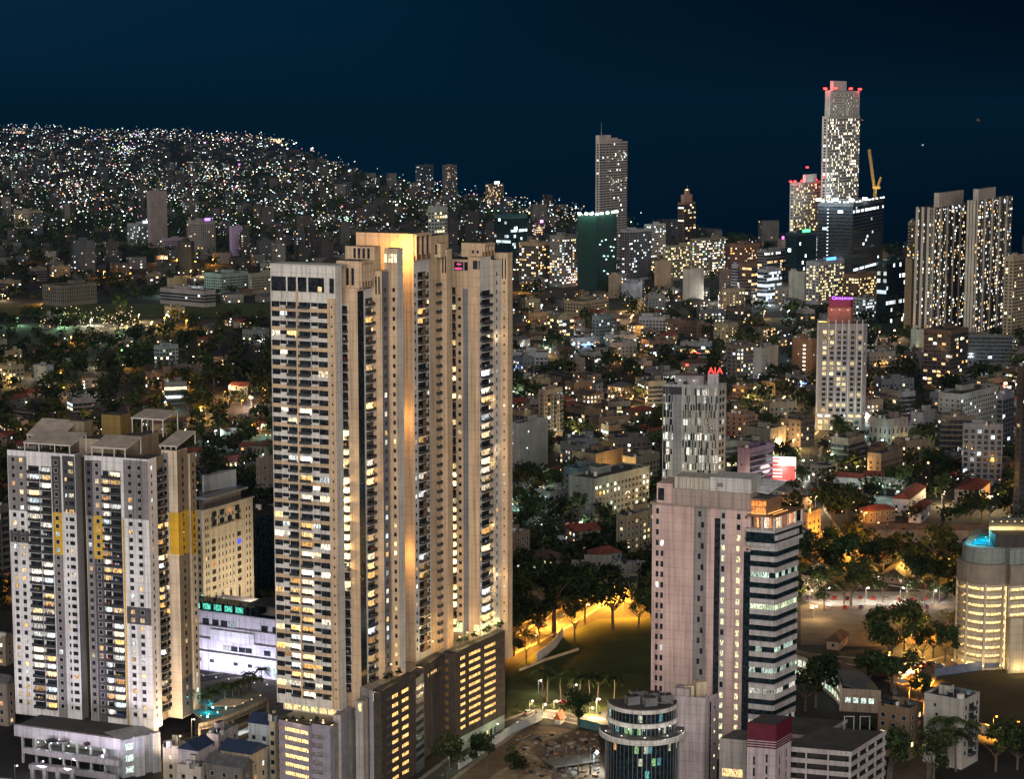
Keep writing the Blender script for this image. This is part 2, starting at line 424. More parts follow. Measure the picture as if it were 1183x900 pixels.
def mid(label, x0, xm, x1, yt, yb, rgb, style='grid', lit=.2, pal='mix', fh=3.3, a=66, a2=None, Y=None, name='office_block', cat='building', bay=3.2, win=(1.5, 1.5), k=1.0, roof=ROOFC,
        group=None, base=0.0, style2=None, dummy=0, short=None, top=True, limit=None, rgb2=None):
    if Y is None: Y = G(xm, yb)[1]
    zt = ZH(yt, Y); poly = hexpoly(x0, xm, x1, Y, max(zt * .6, 2), a, a2)
    b = Bld(name, label, cat, ((poly[0][0] + poly[2][0]) / 2, (poly[0][1] + poly[2][1]) / 2), group)
    rgb = tuple(c * (.52 if Y < 1600 else .66) for c in rgb) if Y > 700 else rgb  # farther walls darkened; their weaker light is put into the colour
    if Y > 1000: k *= 1.7 if Y < 1700 else 2.2
    if Y > 1500 and win == (1.5, 1.5): win = (2.2, 1.7)
    wk = wallm(rgb)
    b.mb('wall').prism(poly, base, zt, wk, None, roof)
    near = Y < 1000
    for i, f in enumerate(facing(poly)):
        facade(b, f, base + (3.5 if zt > 15 else .4), zt - .4, style if i == 0 or not style2 else style2, fh, lit, pal, near, wk, k, bay, win)
    if top: rooftop(b, poly, zt, wk, int(xm * 7 + yt), Y < 2200)
    b.finish(limit if limit is not None else (100 if Y < 1250 else 0))
    foot(poly); LANDMARKS.append((xm, yb if yb else PX(poly[1][0], poly[1][1])[1], short or label))
    return b, poly, zt
# ---------------------------------------------------------------- sea, land, roads, open ground
def sheet(name, pts, z, m, kind='structure', label=None):
    mb = MB(); mb.poly([(x, y, z) for x, y in pts], m)
    o = mb.build(name); o['kind'] = kind
    return o
sheet('sea', [(-95000, -2000), (95000, -2000), (95000, 95000), (-95000, 95000)], -3.0, SEAM)
COAST = [(700, 3000), (450, 3260), (240, 3700), (20, 4400), (-220, 5400), (-520, 6900), (-1150, 10800), (-1750, 14800), (-3300, 18200), (-7000, 22000), (-16000, 25500)]
LAND = [(-60000, -1500), (9000, -1500), (9000, 1200), (2200, 2000)] + COAST + [(-60000, 27000)]
mb = MB(); mb.prism(LAND, -6, 0, LANDM); mb.build('ground')['kind'] = 'structure'
def on_land(x, y):
    if y < 3000: return x < 700 + (3000 - y) * 1.2
    for (xa, ya), (xb, yb) in zip(COAST, COAST[1:]):
        if ya <= y <= yb: return x < xa + (xb - xa) * (y - ya) / (yb - ya) - 8
    return False
HOLES = []   # picture-independent plan polygons kept free of houses and trees
def gpoly(pp): return [G(*p) for p in pp]
def inside(p, poly):
    r = False; j = len(poly) - 1
    for i in range(len(poly)):
        (xi, yi), (xj, yj) = poly[i], poly[j]
        if (yi > p[1]) != (yj > p[1]) and p[0] < (xj - xi) * (p[1] - yi) / (yj - yi) + xi: r = not r
        j = i
    return r
def ground_patch(name, pp, m, z=.05, hole=True):
    q = gpoly(pp); 
    o = sheet(name, q if sum((q[i-1][0]*q[i][1] - q[i][0]*q[i-1][1]) for i in range(len(q))) > 0 else q[::-1], z, m)
    if hole: HOLES.append(q)
    return o
def road(name, path, w, m=None, z=.10, kerb=True, marks=True, hole=True):
    """a strip along plan points with kerbs and a dashed centre line"""
    pts = [Vector((*p, 0)) for p in path]; L, R = [], []
    for i, p in enumerate(pts):
        d = (pts[min(i+1, len(pts)-1)] - pts[max(i-1, 0)]).normalized(); n = Vector((-d.y, d.x, 0)); L.append(p + n*w/2); R.append(p - n*w/2)
    mb = MB(); kb = MB(); pm = MB()
    for i in range(len(pts) - 1):
        mb.poly([(R[i].x, R[i].y, z), (R[i+1].x, R[i+1].y, z), (L[i+1].x, L[i+1].y, z), (L[i].x, L[i].y, z)], m or ASPH)
        for S, sg in ((L, 1), (R, -1)):
            d = (pts[i+1] - pts[i]).normalized(); n = Vector((-d.y, d.x, 0)) * sg
            a, c = S[i], S[i+1]; o = [a, c, c + n*1.6, a + n*1.6]
            if sg < 0: o = o[::-1]
            kb.prism([(q.x, q.y) for q in o], .0, z + .13, PAVE)
        seg = (pts[i+1] - pts[i]); n = int(seg.length / 6); d = seg.normalized(); s = Vector((-d.y, d.x, 0)) * .09
        for k in range(n):
            a = pts[i] + d * (k * 6 + 1); c = a + d * 2.6
            pm.poly([(*(q.xy), z + .03) for q in (a - s, c - s, c + s, a + s)], PAINT)
    mb.build(name)['kind'] = 'structure'
    if kerb: kb.build('pavement')['kind'] = 'structure'
    if marks and pm.f: pm.build('road_marking')['kind'] = 'structure'
    if hole:
        HOLES.append([(p.x, p.y) for p in L] + [(p.x, p.y) for p in R[::-1]])
ground_patch('lawn', [(588, 776), (640, 740), (690, 716), (764, 712), (764, 812), (690, 822), (586, 806)], GRASS)
ground_patch('lawn', [(585, 806), (690, 824), (690, 836), (586, 829)], GRASS, .055)
ground_patch('building_site', [(528, 905), (534, 880), (588, 836), (690, 846), (700, 905)], DIRT)
ground_patch('dry_field', [(1083, 782), (1190, 770), (1190, 856), (1128, 840)], FIELD)
ground_patch('car_park', [(925, 745), (925, 700), (960, 690), (1105, 690), (1105, 740), (1000, 748)], DIRT)
ground_patch('car_park_lane', [(926, 694), (926, 684), (1105, 684), (1105, 697), (960, 701)], PAVE, .065)
ground_patch('forecourt', [(225, 790), (335, 776), (335, 830), (225, 850)], PAVE)
ground_patch('far_lawn', [(0, 366), (318, 366), (318, 350), (0, 352)], GRASS, .05)
mb = MB(); q = gpoly([(560, 905), (575, 892), (600, 880), (592, 868), (606, 852), (640, 846), (650, 851), (622, 858), (612, 868), (626, 880), (640, 905)]); mb.poly([(x, y, .09) for x, y in q][::-1], surf('sandy_track', (.26, .20, .13), .95, .35, .3)); mb.build('site_track')['kind'] = 'structure'
road('road', [G(560, 760), G(600, 742), G(640, 722), G(676, 700), G(712, 690), G(770, 694), G(860, 690)], 13)
road('road', [G(500, 905), G(540, 874), G(590, 838), G(622, 824), G(700, 838), G(740, 842)], 8.5)
road('road', [G(935, 520), G(930, 560), G(938, 590), G(962, 628), G(985, 648), G(1002, 668)], 13)
road('road', [G(1002, 668), G(1050, 676), G(1100, 684), G(1190, 700)], 11)
road('road', [G(1110, 762), G(1066, 774), G(1052, 796), G(1060, 825), G(1052, 870), G(1050, 905)], 11, DIRT, marks=False)
road('road', [G(880, 742), G(900, 752), G(930, 760), G(1000, 766), G(1066, 774)], 9)
road('road', [G(-5, 742), G(120, 752), G(230, 786), G(330, 770), G(420, 764)], 10)
road('road', [G(-5, 470), G(110, 485), G(230, 492), G(320, 470)], 11)
road('road', [G(588, 420), G(700, 440), G(800, 470), G(870, 520)], 10)
road('road', [G(935, 520), G(985, 470), G(1060, 440), G(1190, 425)], 11)
road('road', [G(590, 610), G(640, 590), G(700, 620), G(760, 600)], 8)
# ---------------------------------------------------------------- the tall tan twin-winged apartment tower
AL = radians(65); D1 = (sin(AL), -cos(AL)); U1 = (cos(AL), sin(AL))
main = Bld('apartment_tower', 'tallest near tower, tan and white banded walls, orange floodlit recess and lit parking podium', 'apartment tower', (-30, 690))
MF = 3.08
def blk(pl, pc, pr, D, zr=100):
    return hexpoly(pl, pc, pr, D, zr, 65)
def wing(pl, pc, pr, D, ytop, rgb_f, rgb_r=None, zb=0.0, deep=0.0):
    p = blk(pl, pc, pr, D); zt = ZH(ytop, D)
    if deep:
        R = (p[2][0] + U1[0]*deep, p[2][1] + U1[1]*deep); p = [p[0], p[1], R, (p[3][0] + U1[0]*deep, p[3][1] + U1[1]*deep)]
    w = MB(); w.prism(p, zb, zt, rgb_f, None, ROOFC)
    if rgb_r and rgb_r != rgb_f:
        f = Fc(p[1], p[2]); f.box(w, .003, f.L - .003, zb + .3, zt - .3, -.1, .012, rgb_r)
    main.one('wing', w); foot(p, 0)
    return Fc(p[0], p[1]), Fc(p[1], p[2]), zt, p
def strip_u(f, px0, px1, z=100): return f.at(px0, z), f.at(px1, z)
def glow_p(z):   # lower floors are livelier
    return .42 if z < 95 else (.26 if z < 125 else .12)
def balcony_column(b, f, u0, u1, z0, z1, fh, lit, pal='warm', slab=None, deep=1.2, back=None, k=1.0, side=True, rail=None):
    n = int((z1 - z0) / fh + .5)
    if back: f.box(b.mb('balcony_recess'), u0, u1, z0, z0 + n*fh, -.05, .015, back)
    for i in range(n):
        z = z0 + i*fh; p = lit(z) if callable(lit) else lit
        on = glowc(pal, k*1.6, .5) if rnd.random() < p else None
        b.item('balcony', balcony(f, u0 + .05, u1 - .05, z + .16, fh, on, slab, deep, rail))
        if side and u1 - u0 > 3.4:
            w = window(f, u1 - .95, u1 - .25, z + 1.0, z + 2.2, glowc(pal, k*.8) if rnd.random() < p * .6 else None, None, None, .05); b.item('window', w)
def window_column(b, f, uc, w, h, z0, z1, fh, lit, pal='warm', fr=None, k=1.0, sill=1.0, o=.03):
    n = int((z1 - z0) / fh + .5)
    for i in range(n):
        z = z0 + i*fh; p = lit(z) if callable(lit) else lit
        b.item('window', window(f, uc - w/2, uc + w/2, z + sill, z + sill + h, glowc(pal, k, .4) if rnd.random() < p else None, fr, None, o))
# left wing: broad banded front
fF, fR, zt1, p1 = wing(316, 390, 395, 646, 308, WHITE, WHITE, 27.0)
zrow0 = 29.5; ztop_row = ZH(343, 648); nfl = int((ztop_row - zrow0) / MF)
ua = fF.at(316.5, 100); ub = fF.at(381, 100)
def lerp(q): return ua + (ub - ua) * q
band = main.mb('facade_cladding'); pier = main.mb('pier')
fF.box(pier, lerp(.455), lerp(.49), zrow0, ztop_row + 2, -.05, .55, TAN)
fF.box(pier, ub, fF.L - .01, 27.5, zt1 - 10, -.05, .30, TAN)
for i in range(nfl + 1):
    z = zrow0 + i * MF; tn = TAN if i % 2 else WHITE
    for q0, q1, c in ((0.0, .455, tn), (.49, .70, tn), (.70, 1.0, TAN if i % 2 else WHITE)):
        fF.box(band, lerp(q0) + .01, lerp(q1) - .01, z - .62, z + .62 if i < nfl else z + .2, -.05, .32, c)
    if i == nfl: break
    for q0, q1, kind in ((.005, .155, 'w'), (.155, .275, 's'), (.285, .45, 'b'), (.495, .695, 'b'), (.705, .83, 's'), (.83, .995, 'w')):
        pl = glow_p(z) * (1.25 if kind == 'b' else .6)
        on = glowc('warm' if rnd.random() < .85 else 'white', 1.7, .5) if rnd.random() < pl else None
        if kind == 'b':
            m_ = MB(); fF.pane(m_, lerp(q0), lerp(q1), z + .62, z + MF - .62, .03, LIT if on else GLS, on)
            fF.box(m_, lerp(q0), lerp(q1), z + .35, z + 1.25, .95, 1.0, RAIL); fF.box(m_, lerp(q0), lerp(q1), z + .22, z + .36, .33, 1.0, SLAB)
            main.item('balcony', m_)
        else:
            zs = z + .63 if kind == 'w' else z + 1.25
            if kind == 's': fF.box(band, lerp(q0) + .02, lerp(q1) - .02, z + .6, z + 1.22, -.05, .28, WHITE)
            m_ = MB(); w0, w1 = lerp(q0) + .06, lerp(q1) - .06
            fF.pane(m_, w0, w1, zs, z + MF - .64, .05, LIT if on else GLS, on)
            for q in (1/3, 2/3): fF.box(m_, w0 + (w1-w0)*q - .03, w0 + (w1-w0)*q + .03, zs, z + MF - .64, .04, .12, METAL)
            main.item('window', m_)
zc0, zc1 = ZH(338, 648), ZH(321, 648)
for q0, q1 in ((.01, .27), (.30, .45), (.48, .635), (.665, .945)):
    m_ = MB(); fF.pane(m_, lerp(q0), lerp(q1), zc0, zc1, .04, GLS)
    for j in range(1, 5): fF.box(m_, lerp(q0 + (q1-q0)*j/5) - .05, lerp(q0 + (q1-q0)*j/5) + .05, zc0, zc1, .03, .12, METAL)
    fF.box(m_, lerp(q0), lerp(q1), (zc0+zc1)/2 - .05, (zc0+zc1)/2 + .05, .03, .11, METAL)
    main.item('crown_window', m_)
m_ = window(fF, lerp(.83), lerp(.90), zc0 + .2, zc0 + 1.8, (1.4, 1.0, .5), None, None, .09); main.item('crown_window', m_)
m_ = window(fF, fF.L - 1.9, fF.L - .3, zc0, zc1, None, None, None, .34); main.item('crown_window', m_)
m_ = MB(); fF.box(m_, -.15, fF.L + .15, zt1 - .02, zt1 + .35, -8, .18, SLAB); main.one('parapet', m_)
window_column(main, fF, ub + (fF.L - ub) * .55, .5, .7, zrow0, ztop_row, MF, .0, o=.31)
# second pier block with the balcony column that is lit in its middle
f2, r2, z2, p2 = wing(388, 415, 419.5, 652, 333, TAN, TAN, 24.0)
b0, b1 = f2.at(394, 100), f2.at(404, 100)
f2.box(main.mb('facade_cladding'), f2.at(388.5, 100), b0 - .02, 24, z2 - 2, -.05, .05, WHITE)
balcony_column(main, f2, b0, b1, 31, z2 - 6, MF, lambda z: .85 if 62 < z < 116 else .06, 'gold', SLAB, 1.25, WHITE, 1.5, False)
r2.pane(main.mb('recess_glazing'), .1, r2.L - .1, 26, z2 - 1, .02, GLS)
# penthouse over it with slotted front and open pergola side
pp = blk(389, 415, 429, 652.6, 160); zp = ZH(302, 652)
w = MB(); w.prism([p for p in pp], z2 - .3, zp, TAN, None, ROOFC); main.one('penthouse', w)
fp, rp = Fc(pp[0], pp[1]), Fc(pp[1], pp[2])
for px in (401.5, 407.5): main.item('slot_window', window(fp, fp.at(px - 1.6, 165), fp.at(px + 1.6, 165), z2 + .8, zp - 2.2))
def pergola(f, u0, u1, z0, z1, n=4):
    m_ = MB(); f.pane(m_, u0 + .3, u1 - .3, z0 + .2, z1 - .6, .03, GLS)
    for j in range(n + 1):
        u = u0 + (u1 - u0 - .5) * j / n; f.box(m_, u, u + .5, z0, z1 - .5, .05, .9, TAN)
    f.box(m_, u0, u1, z1 - .5, z1 + .05, .05, 1.1, TAN); f.box(m_, u0, u1, z0, z0 + 1.6, .06, .8, WOOD); main.one('pergola', m_)
pergola(rp, .2, rp.L - .2, z2 + .3, zp - .3)
# third: slim front, deep balcony side
f3, r3, z3, p3 = wing(417, 423, 433, 656.5, 334, WHITE, WHITE, 24.0)
f3.pane(main.mb('recess_glazing'), f3.at(419.6, 100), f3.L - .3, 26, z3 - 1, .02, GLS)
balcony_column(main, r3, .3, r3.L - .4, 33, z3 - 3, MF, lambda z: glow_p(z) * 1.25, 'warm', SLAB, 1.1, WHITE)
# fourth: tan pylon
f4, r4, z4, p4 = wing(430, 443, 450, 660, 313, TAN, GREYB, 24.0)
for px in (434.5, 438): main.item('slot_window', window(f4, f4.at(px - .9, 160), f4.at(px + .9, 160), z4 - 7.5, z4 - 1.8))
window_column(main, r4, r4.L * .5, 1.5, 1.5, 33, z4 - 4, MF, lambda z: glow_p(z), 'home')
# fifth: tan pylon with one small window a floor and a lit crown room
f5, r5, z5, p5 = wing(446, 460.5, 463.5, 664, 287, TAN, WHITE, 24.0)
window_column(main, f5, f5.at(456.5, 100), .9, 1.35, 36, z5 - 11, MF, lambda z: .22 if z < 100 else .05, 'gold')
for a, c in ((436.8, 447.5), (449.2, 454.5), (455.3, 458.6)):
    main.item('crown_window', window(f5, max(f5.at(a, 165), .1), f5.at(c, 165), ZH(303.5, 664), ZH(293.5, 664), (1.7, 1.35, .75), FRAME))
pp = blk(399, 433, 437, 663, 165); w = MB(); w.prism(pp, z4 - 14, ZH(285, 663), TAN, None, ROOFC); main.one('penthouse', w)
fq = Fc(pp[0], pp[1])
for px in (410, 415, 420.5, 426): fq.pane(main.mb('recess_glazing'), fq.at(px - 1.4, 165), fq.at(px + 1.4, 165), ZH(299, 663), ZH(287, 663), .03, GLS)
# core: tall blank wall washed by a lamp in the recess
f6, r6, z6, p6 = wing(414, 479, 497.5, 682, 270, TAN, WHITE, 0.0)
u1_, u2_ = .5, r6.L - .3
zpg = ZH(300, 684)
r6.box(main.mb('facade_cladding'), 0.02, r6.L - .02, zpg, z6 - .3, -.05, .03, TAN)
pergola(r6, .5, r6.L - .3, zpg, z6 - .4, 3)
n6 = int((zpg - 3 - 36) / MF)
for i in range(n6):
    z = 36 + i*MF
    for q, w_ in ((.09, .9), (.88, .9)):
        main.item('window', window(r6, r6.L*q - w_/2, r6.L*q + w_/2, z + 1, z + 2.1, glowc('warm') if rnd.random() < glow_p(z)*.6 else None))
    main.item('balcony', balcony(r6, r6.L*.24, r6.L*.74, z + .16, MF, glowc('warm', 1, .4) if rnd.random() < glow_p(z) else None, SLAB, 1.2))
    if rnd.random() < .8: r6.box(main.mb('screen_panel'), r6.L*.34, r6.L*.54, z + .3, z + 2.6, 1.21, 1.25, WOOD)
pp = [p6[3], p6[2], (p6[2][0] + U1[0]*14, p6[2][1] + U1[1]*14), (p6[3][0] + U1[0]*14, p6[3][1] + U1[1]*14)]
w = MB(); w.prism(pp, 30, z6 - 1.5, TAN, None, ROOFC); main.one('wing', w)
# seventh: grey side, shade put into its paint as well, eighth: tan pylon
Dn = p6[2][1]
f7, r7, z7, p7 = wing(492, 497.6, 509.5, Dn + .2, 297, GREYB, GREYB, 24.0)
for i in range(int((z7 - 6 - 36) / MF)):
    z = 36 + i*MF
    main.item('window', window(r7, r7.L*.18, r7.L*.18 + 1.3, z + 1, z + 2.2, glowc('warm') if rnd.random() < glow_p(z)*.5 else None))
    main.item('balcony', balcony(r7, r7.L*.55, r7.L*.92, z + .16, MF, glowc('warm', 1, .4) if rnd.random() < glow_p(z)*.8 else None, GREYB, 1.0))
f8, r8, z8, p8 = wing(500, 517, 521, p7[2][1] - .8, 288, TAN, TAN, 24.0)
for px in (511.7, 514.8): main.item('slot_window', window(f8, f8.at(px - .8, 160), f8.at(px + .8, 160), z8 - 8, z8 - 2))
pp = blk(493, 509, 512, Dn + 3, 165); w = MB(); w.prism(pp, z7 - .3, ZH(281, Dn + 3), TAN, None, ROOFC); main.one('penthouse', w)
fq = Fc(pp[0], pp[1])
for px in (496.5, 503.5): fq.pane(main.mb('recess_glazing'), fq.at(px - 1.5, 165), fq.at(px + 1.5, 165), ZH(295, Dn), ZH(283, Dn), .03, GLS)
# recessed gold-lit balconies between the pylons
f9, r9, z9, p9 = wing(510, 544, 548, 709, 300, TAN, TAN, 24.0, 10)
c0, c1 = f9.at(517.5, 100), f9.at(527.5, 100)
balcony_column(main, f9, c0, c1, 38, z9 - 8, MF, lambda z: .8 if z < 75 else glow_p(z)*1.3, 'gold', TAN, 1.6, TAN, 1.25, False)
window_column(main, f9, f9.at(531.5, 100), 1.1, 1.2, 38, z9 - 12, MF, .10, 'warm')
f9.box(main.mb('facade_cladding'), f9.at(535.5, 100), f9.at(543.5, 100), 30, z9 - 10, -.02, .06, GREYB)
zz0, zz1 = ZH(314, 704), ZH(304, 704)
for a, c in ((525, 529.5), (530, 535.5), (536.5, 543)):
    main.item('crown_window', window(f9, f9.at(a, 160), f9.at(c, 160), zz0, zz1, None, FRAME, None, .08))
ft = MB(); f9.box(ft, f9.at(526, 160), f9.at(534, 160), zz0 + .3, zz0 + .9, .12, .2, LAMP, (1.6, .10, .45)); f9.box(ft, f9.at(528, 160), f9.at(533, 160), zz1 - 1, zz1 - .6, .12, .2, LAMP, (1.6, .12, .5)); main.one('crown_light', ft)
# ninth pylon with balconies on the right
f10, r10, z10, p10 = wing(541, 554.5, 567.5, 707, 297, TAN, WHITE, 24.0)
for a, c in ((546.5, 551.8), (552.9, 554.3)): main.item('crown_window', window(f10, f10.at(a, 160), f10.at(c, 160), ZH(313.5, 698), ZH(303.5, 698), None, FRAME))
balcony_column(main, r10, 1.0, r10.L - .8, 40, z10 - 11, MF, lambda z: glow_p(z) * 1.5 if z > 70 else .5, 'warm', SLAB, 1.2, None)
window_column(main, r10, .55, .8, 1.1, 40, z10 - 11, MF, .08)
pp = blk(533, 557, 569, 710, 165); zq = ZH(281, 710); w = MB(); w.prism(pp, z10 - .3, zq, TAN, None, ROOFC); main.one('penthouse', w)
fq, rq = Fc(pp[0], pp[1]), Fc(pp[1], pp[2])
for px in (546.5, 552): main.item('slot_window', window(fq, fq.at(px - 1.3, 165), fq.at(px + 1.3, 165), z10 + 1, zq - 2.5))
pergola(rq, .2, rq.L - .2, z10 + .1, zq - .3, 3)
# last bays
f11, r11, z11, p11 = wing(562, 570, 578.5, p10[2][1] - .2, 300, TAN, WHITE, 24.0)
window_column(main, r11, r11.L * .45, 1.1, 1.3, 40, z11 - 3, MF, .10, 'warm', FRAME)
f12, r12, z12, p12 = wing(571, 586.5, 588.5, p11[2][1] - .6, 292, TAN, TAN, 24.0)
window_column(main, f12, f12.at(582.5, 100), .55, .7, 40, z12 - 10, MF, .25, 'warm')
for px in (580.5, 584): main.item('slot_window', window(f12, f12.at(px - .7, 160), f12.at(px + .7, 160), z12 - 9, z12 - 2))
# --- parking podium: brown louvred skin before a glowing pane standing for lit decks
def podium_wall(A, B, z0, z1, skin, cols, nrow, rowh, ztop_off, pal=(1.0, .66, .26), deep=6.0):
    """real openings: piers and deck edges in front of a glowing pane that stands for a lit deck; cols are (u0, u1) as shares of the wall"""
    f = Fc(A, B); body = main.mb('deck_glow'); sk = main.mb('louvre'); L = f.L
    f.pane(body, .1, L - .1, z0 + .2, z1 - .3, -2.6, LIT, (pal[0]*2.3, pal[1]*2.0, pal[2]*1.6))  # glowing pane stands for the lit parking interior
    edges = [0] + [q for c in cols for q in c] + [1]
    for i in range(0, len(edges), 2):
        a, c = edges[i] * L, edges[i+1] * L
        if c - a > .05: f.box(sk, a, c, z0, z1, -.5, 0, skin)
    for (a, c) in cols:
        zz = z1 - ztop_off
        f.box(sk, a*L, c*L, zz, z1 - .003, -.5, -.02, skin)
        for r in range(nrow):
            f.box(sk, a*L, c*L, zz - (r+1)*rowh, zz - (r+1)*rowh + rowh*.52, -.5, -.02, skin)
            f.box(main.mb('parking_deck'), a*L, c*L, zz - (r+1)*rowh, zz - (r+1)*rowh + .3, -2.55, -.5, CONC)
        low_ = zz - nrow*rowh
        if low_ - z0 > .05: f.box(sk, a*L, c*L, z0, low_, -.5, -.02, skin)
    for a in (0, L - .3): f.box(sk, a, a + .3, z0, z1 - .4, -2.7, -.51, skin)
    fins = main.mb('louvre_fin'); n = int(L / .8)
    for k in range(n + 1): f.box(fins, k*L/n*.998, k*L/n*.998 + .10, z0 + .05, z1 - .02, .01, .10, skin)
    f.box(main.mb('podium_roof'), 0, L, z1 + .01, z1 + .45, -3, .12, METAL)
    return f
# plan of the podium (metres), from the left front round to the far right corner
def P_(px, D, z=30): return (XD(px, D, z), D)
Dr0 = 685.0; ZP = 35.5
q_a = P_(526, Dr0); q_b = P_(583, 714.5)
podium_wall(q_a, q_b, 5.2, ZP, LOUV, [(.10, .215), (.27, .52), (.585, .83), (.895, .975)], 10, 2.72, 2.2)
wg = Fc(q_a, q_b); wg.box(main.mb('ground_wall'), 0, wg.L, 0, 5.2, -.6, -.05, surf('pale_green_render', (.36, .40, .33), .85, .2, .3, .25))
for u in (.3, .38, .46, .62, .7, .78): main.item('shop_door', window(wg, wg.L*u, wg.L*u + 1.2, .1, 2.6, (1.3, .9, .45) if abs(u - .62) < .01 else None, None, None, .03))
q_c = P_(513, Dr0 + 2.2); podium_wall(q_c, q_a, 5.2, ZP - .2, LOUV, [(.08, .92)], 9, 2.9, 2.4)
q_d = P_(490, 671.0)
podium_wall(q_d, (q_c[0] - .01, q_c[1] - .01), 3, ZP - 1.0, LOUV, [(.18, .30), (.32, .92)], 1, 3.0, 3.2, (.55, .40, .2))
q_e = P_(440, 643.0); q_f = P_(480, 664.0)
podium_wall(q_e, q_f, 0, ZP - 1.5, LOUV, [(.02, .10), (.16, .52), (.60, .84)], 10, 3.05, 3.0)
w = MB(); w.prism([(q_f[0], q_f[1] + .05), q_d, (q_d[0] - 3, q_d[1] + 7), (q_f[0] - 4, q_f[1] + 12)], 0, ZP - 3, surf('slate_panel', (.07, .08, .10), .5, .2, .3), None, ROOFC); main.one('podium_block', w)
fbl = Fc(q_f, q_d)
for i in range(9): main.item('podium_window', window(fbl, .5, fbl.L - .5, 4 + i*3, 5.6 + i*3, None))
w = MB(); w.prism([(q_e[0] - 3.2, q_e[1] + 3.5), (q_f[0] - 3.6, q_f[1] + 3.4), (q_c[0] - 3.4, q_c[1] + 6.5), (q_a[0] - 3.2, q_a[1] + 6.4), (q_b[0] - 3.6, q_b[1] + .4), (q_b[0] - 26, q_b[1] + 12), (q_e[0] - 30, q_e[1] + 40)], 0, ZP - 2.2, CONC, None, PAVE); main.one('podium_block', w)
# left podium: lilac fins, glowing deck panes, planted terrace under the wing
q_g, q_h = P_(322.5, 643.5, 20), P_(357, 636.5, 20); q_i = P_(381, 633.5, 20)
podium_wall(q_g, q_h, 0, 25.0, LOUVL, [(.04, .15), (.17, .97)], 8, 2.9, 2.0, (1, .74, .36))
podium_wall((q_h[0] + .2, q_h[1] + 1.6), (q_i[0], q_i[1] + 1.6), 0, 25.4, LOUVL, [(.12, .62)], 8, 2.9, 3.5, (1, .74, .36))
w = MB(); w.prism([(q_g[0], q_g[1] + 3.2), (q_h[0], q_h[1] + 3.2), (q_i[0], q_i[1] + 4.0), (q_i[0] + 9, q_i[1] + 20), (q_g[0] + 9, q_g[1] + 24)], 0, 24.4, CONC, None, PAVE); main.one('podium_block', w)
fl = Fc((p1[0][0] + U1[0]*1.5 + 1.5*D1[0], p1[0][1] + U1[1]*1.5 + 1.5*D1[1]), (p1[1][0] + U1[0]*1.5 - D1[0]*2, p1[1][1] + U1[1]*1.5 - D1[1]*2))
w = MB(); w.prism([fl.pt(0, 0, 0)[:2], fl.pt(fl.L, 0, 0)[:2], (fl.B[0] + U1[0]*9, fl.B[1] + U1[1]*9), (fl.A[0] + U1[0]*9, fl.A[1] + U1[1]*9)], 24.41, 27.05, WHITE); main.one('terrace_wall', w)
for j in range(6): main.item('terrace_window', window(fl, .6 + j*fl.L/6.2, .6 + (j + .82)*fl.L/6.2, 24.8, 26.9, (1.6*rnd.uniform(.6, 1.2), 1.0, .42)))
# plain piers that carry the middle down to the ground
for (a, c, D, zt, m_) in ((385, 394, 642, 27, wallm((.33, .31, .34))), (411, 420, 644, 31, wallm((.36, .33, .32))), (427, 440, 645.5, 34, wallm((.26, .26, .30))), (394, 411, 652, 26, wallm((.24, .22, .22))), (419, 428, 650, 22, wallm((.24, .25, .28)))):
    A, B = P_(a, D, 20), P_(c, D - (c - a) * .11, 20); f = Fc(A, B); w = MB(); f.box(w, 0, f.L, 0, zt, -9, 0, m_); main.one('pier', w)
    if c - a < 10 and zt == 22:
        for i in range(6): main.item('podium_window', window(f, .2, f.L - .2, 1 + i*3.2, 3.2 + i*3.2, None))
    if zt > 30: main.item('podium_window', window(f, f.L*.35, f.L*.75, zt - 3.4, zt - .8, (1.5, 1.2, .6)))
for f, a, c in ((f9, 517.5, 534.5), (r10, 555.5, 567), (r11, 571, 577.5), (f10, 547.5, 554)):
    u0, u1 = f.at(a, 38), f.at(c, 38); n = max(2, int((u1 - u0) / 1.6))
    for j in range(n):
        main.item('terrace_window', window(f, u0 + (u1-u0)*j/n + .06, u0 + (u1-u0)*(j+1)/n - .06, 36.2, 39.6, (2.0*rnd.uniform(.5, 1.1), 1.45, .66), FRAME, None, .05))
main.finish()
# lamp that washes the tall recess wall, small lamps under the lit balconies and on the podium roof
def lamp_at(name, loc, power, col, r=.25, parent=None, spot=None, aim=None):
    l = bpy.data.lights.new(name, 'SPOT' if spot else 'POINT'); l.energy, l.color, l.shadow_soft_size = power, col, r
    if spot: l.spot_size, l.spot_blend = radians(spot), .6
    o = bpy.data.objects.new(name, l); COL.objects.link(o)
    if parent is not None:
        o.parent = parent; o.location = Vector(loc) - parent.location
    else: o.location = loc
    if aim is not None: o.rotation_euler = (Vector(aim) - Vector(loc)).to_track_quat('-Z', 'Y').to_euler()
    return o
def fixture(b, loc, g, size=.35, name='wall_lamp'):
    m_ = MB(); m_.cbox(loc[0], loc[1], loc[2], size, size, size * .7, .3, LAMP, g); b.one(name, m_)
ORG, WRM, CLW, WHT, GRN = (1, .40, .045), (1, .70, .36), (.78, .92, 1), (1, .95, .86), (.62, 1, .66)
u = f6.at(470, 165); q = f6.pt(u, 6.5, z6 - 6); fixture(main, (q[0], q[1], q[2] + .35), (2.2, 1.2, .3)); lamp_at('recess_lamp', q, 15000, (1, .50, .11), .4, main.root)
q = f6.pt(f6.at(472, 70), 6.5, 70); fixture(main, (q[0], q[1], q[2] + .35), (2, 1.1, .3)); lamp_at('recess_lamp', q, 4000, (1, .50, .12), .3, main.root)
